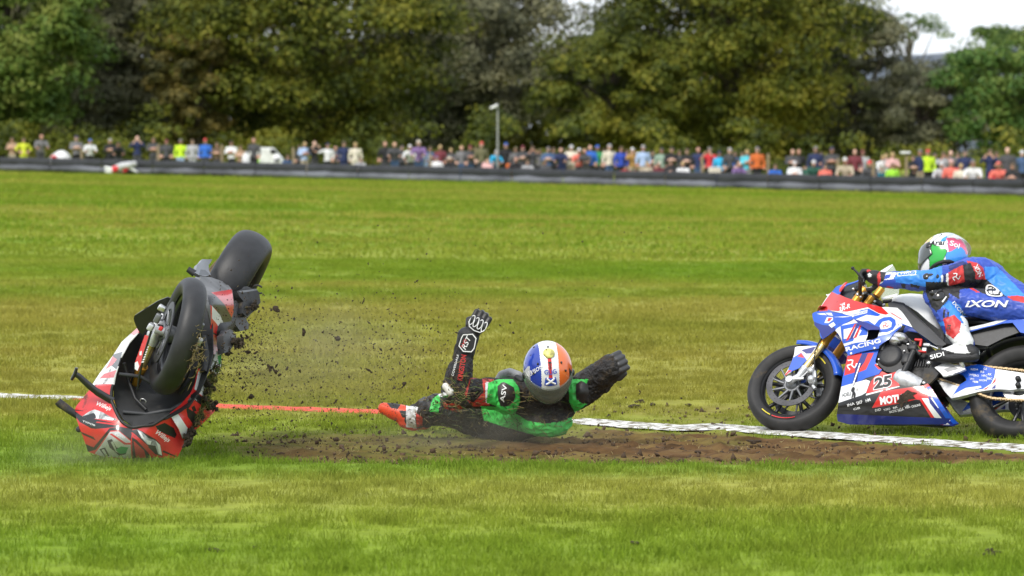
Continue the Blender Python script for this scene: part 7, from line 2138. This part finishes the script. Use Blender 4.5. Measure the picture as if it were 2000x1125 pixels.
for i, (p, r) in enumerate(big):
    Y = rn.uniform(21.9, 23.4); c = W(*N7(p)[0], Y); s = r / 3.1238 * Y / FPX * .55
    o = link(bpy.data.objects.new('earth_clod', CL[i % 6]))
    o.location = c; o.scale = (s * rn.uniform(.8, 1.4), s, s * rn.uniform(.6, 1)); o.rotation_euler = (rn.uniform(0, 6), rn.uniform(0, 6), rn.uniform(0, 6))
    q = N7(p)[0]
    where = 'close beside the crashed motorcycle' if q[0] < 492 else ('low down, below the red line' if q[1] > 805 else ('just above the red line' if q[1] > 735 else ('high up, level with the rear wheel' if q[1] < 620 else ('in the dense cluster right of the red motorcycle' if q[0] < 570 else ('halfway between motorcycle and fallen rider' if q[0] < 680 else 'near the raised glove of the fallen rider')))))
    size = 'large' if r > 28 else ('mid sized' if r > 17 else 'small')
    tag(o, size + ' flying clod, ' + where, 'earth clod', 'clods of earth in the air')
LIE = {1: 'behind the line, left of the front wheel', 2: 'in the torn strip in front of the white line', 3: 'on the near grass at the right edge', 4: 'on the near grass at the bottom left', 5: 'on the near grass at the bottom centre'}
for i, (px, py, r) in enumerate(((1250, 787, 7), (1345, 793, 6), (1240, 797, 8), (1275, 792, 6), (1470, 866, 7), (1930, 1086, 12), (1205, 790, 5), (1365, 885, 6), (420, 1078, 8), (500, 1072, 7), (1245, 1065, 8), (1190, 815, 5), (1330, 880, 5))):
    g = ground_at(px, py); s = r * g.y / FPX
    o = link(bpy.data.objects.new('earth_clod', CL[i % 6])); o.location = g + Vector((0, 0, s * .4)); o.scale = (s * 1.5, s, s * .7); o.rotation_euler = (0, 0, rn.uniform(0, 6))
    w_ = 3 if px > 1800 else (5 if py > 1000 and px > 1000 else (4 if py > 1000 else (2 if py > 840 else 1)))
    tag(o, ('larger' if r > 6.5 else 'small') + ' dark clod of earth lying ' + LIE[w_], 'earth clod', 'clods of earth on the ground')
def spray():
    V, Fa, idx = [], [], []
    r2 = np.random.default_rng(4)
    base = np.array([(1, 0, 0), (0, 1, 0), (-1, 0, 0), (0, -1, 0), (0, 0, 1), (0, 0, -1.)])
    tri = ((0, 1, 4), (1, 2, 4), (2, 3, 4), (3, 0, 4), (1, 0, 5), (2, 1, 5), (3, 2, 5), (0, 3, 5))
    def bit(px, py, Y, size, mi):
        c = np.array(W(px, py, Y)); q = Quaternion(r2.normal(size=4)).normalized().to_matrix()
        st = np.array([r2.uniform(.6, 1.8), r2.uniform(.5, 1), r2.uniform(.5, 1)]) if mi == 0 else np.array([r2.uniform(3, 8), .35, .35])
        P = (base * r2.uniform(.6, 1.25, (6, 1)) * st * size) @ np.array(q).T + c
        o = len(V); V.extend(P.tolist()); Fa.extend([tuple(i + o for i in t) for t in tri]); idx.extend([mi] * 8)
    for k in range(4300):
        m = r2.random()
        if m < .30: px, py, Y = r2.normal(475, 45), r2.normal(680, 60), r2.uniform(21.8, 23.2)
        elif m < .80: px, py, Y = r2.uniform(420, 900), 520 + 380 * r2.beta(2.6, 1.8), r2.uniform(21.8, 24)
        elif m < .93: px, py, Y = r2.normal(800, 120), r2.normal(690, 70), r2.uniform(22, 24)
        else: px, py, Y = r2.uniform(380, 1400), r2.uniform(440, 860), r2.uniform(22, 25)
        if py > 890: continue
        bit(px, py, Y, r2.choice([.0026, .0038, .0056, .0085], p=[.42, .33, .18, .07]), 0)
    for k in range(700):
        px, py = r2.uniform(420, 960), r2.normal(760, 85)
        if py > 885: continue
        bit(px, py, r2.uniform(21.9, 23.8), r2.uniform(.002, .0034), 1 + int(r2.random() < .3))
    o = fast_mesh('flying_soil', np.array(V), np.array(Fa), [EARTH, pmat('straw_bit', (.38, .31, .14), .8), pmat('torn_grass_green', (.09, .13, .025), .8)], None, idx)
    tag(o, 'fine soil and grass bits thrown up between motorcycle and fallen rider', 'soil', kind='stuff')
    # loose soil lying on the torn strip
    V, Fa, idx = [], [], []
    for k in range(9000):
        y = r2.uniform(21.9, 27.5); x = r2.uniform(-2.6, 3.6) * y / 23
        e = dirt_amount(x, y)
        if r2.random() > e * 1.1: continue
        s = r2.choice([.005, .008, .013, .022], p=[.4, .35, .19, .06])
        c = np.array((x, y, s * .3 - .012 * e)); q = Quaternion(r2.normal(size=4)).normalized().to_matrix()
        st_ = r2.random() < .18
        P = (base * r2.uniform(.6, 1.25, (6, 1)) * (np.array([4., .3, .3]) * .006 if st_ else np.array([r2.uniform(.8, 1.6), r2.uniform(.7, 1.1), r2.uniform(.5, .9)]) * s)) @ np.array(q).T + c
        o = len(V); V.extend(P.tolist()); Fa.extend([tuple(i + o for i in t) for t in tri]); idx.extend([1 if st_ else 0] * 8)
    o = fast_mesh('loose_soil', np.array(V), np.array(Fa), [pmat('crumbled_earth', (.075, .046, .024), .95, var=.5, scale=3), pmat('straw_bit', (.38, .31, .14), .8)], None, idx)
    tag(o, 'crumbled soil and straw on the torn strip beside the line', 'soil', kind='stuff')
spray()

def dust():
    """thin dust hanging low over the torn turf in front of the fallen rider"""
    mb = MB(); mb.ball((0, 0, 0), (1, 1, 1), 32, 16)
    m = bpy.data.materials.new('dust_air'); m.use_nodes = True
    n, l = m.node_tree.nodes, m.node_tree.links
    n.remove(n['Principled BSDF'])
    pv = n.new('ShaderNodeVolumePrincipled'); pv.inputs['Color'].default_value = (.66, .61, .48, 1); pv.inputs['Anisotropy'].default_value = .2
    t = n.new('ShaderNodeTexCoord'); ln = n.new('ShaderNodeVectorMath'); ln.operation = 'LENGTH'; l.new(t.outputs['Object'], ln.inputs[0])
    fo = n.new('ShaderNodeMapRange'); fo.interpolation_type = 'SMOOTHSTEP'; fo.inputs[1].default_value = .15; fo.inputs[2].default_value = .98; fo.inputs[3].default_value = 1; fo.inputs[4].default_value = 0
    l.new(ln.outputs['Value'], fo.inputs[0])
    nz = n.new('ShaderNodeTexNoise'); nz.inputs['Scale'].default_value = 1.8; nz.inputs['Detail'].default_value = 3; l.new(t.outputs['Object'], nz.inputs['Vector'])
    nm = n.new('ShaderNodeMapRange'); nm.inputs[1].default_value = .35; nm.inputs[2].default_value = .7; l.new(nz.outputs['Fac'], nm.inputs[0])
    a = n.new('ShaderNodeMath'); a.operation = 'MULTIPLY'; l.new(fo.outputs[0], a.inputs[0]); l.new(nm.outputs[0], a.inputs[1])
    b = n.new('ShaderNodeMath'); b.operation = 'MULTIPLY'; b.inputs[1].default_value = .8; l.new(a.outputs[0], b.inputs[0])
    l.new(b.outputs[0], pv.inputs['Density']); l.new(pv.outputs[0], n['Material Output'].inputs['Volume'])
    for (px, py, Y, sx, sy, sz, lb) in ((940, 850, 23.2, 1.0, .7, .24, 'pale dust drifting low in front of the fallen rider'), (600, 690, 23.4, .95, .6, .45, 'thin dust hanging right of the crashed motorcycle'), (190, 880, 21.7, .6, .45, .22, 'pale dust at the nose of the crashed motorcycle')):
        o = link(bpy.data.objects.new('dust_cloud', None)) if False else None
        me = bpy.data.meshes.new('dust_cloud'); me.from_pydata([tuple(v) for v in mb.v], [], mb.f); me.materials.append(m)
        o = link(bpy.data.objects.new('dust_cloud', me)); o.location = W(px, py, Y); o.scale = (sx, sy, sz)
        tag(o, lb, 'dust', kind='stuff')
dust()
scene.cycles.volume_step_rate = 4
scene.cycles.volume_max_steps = 64
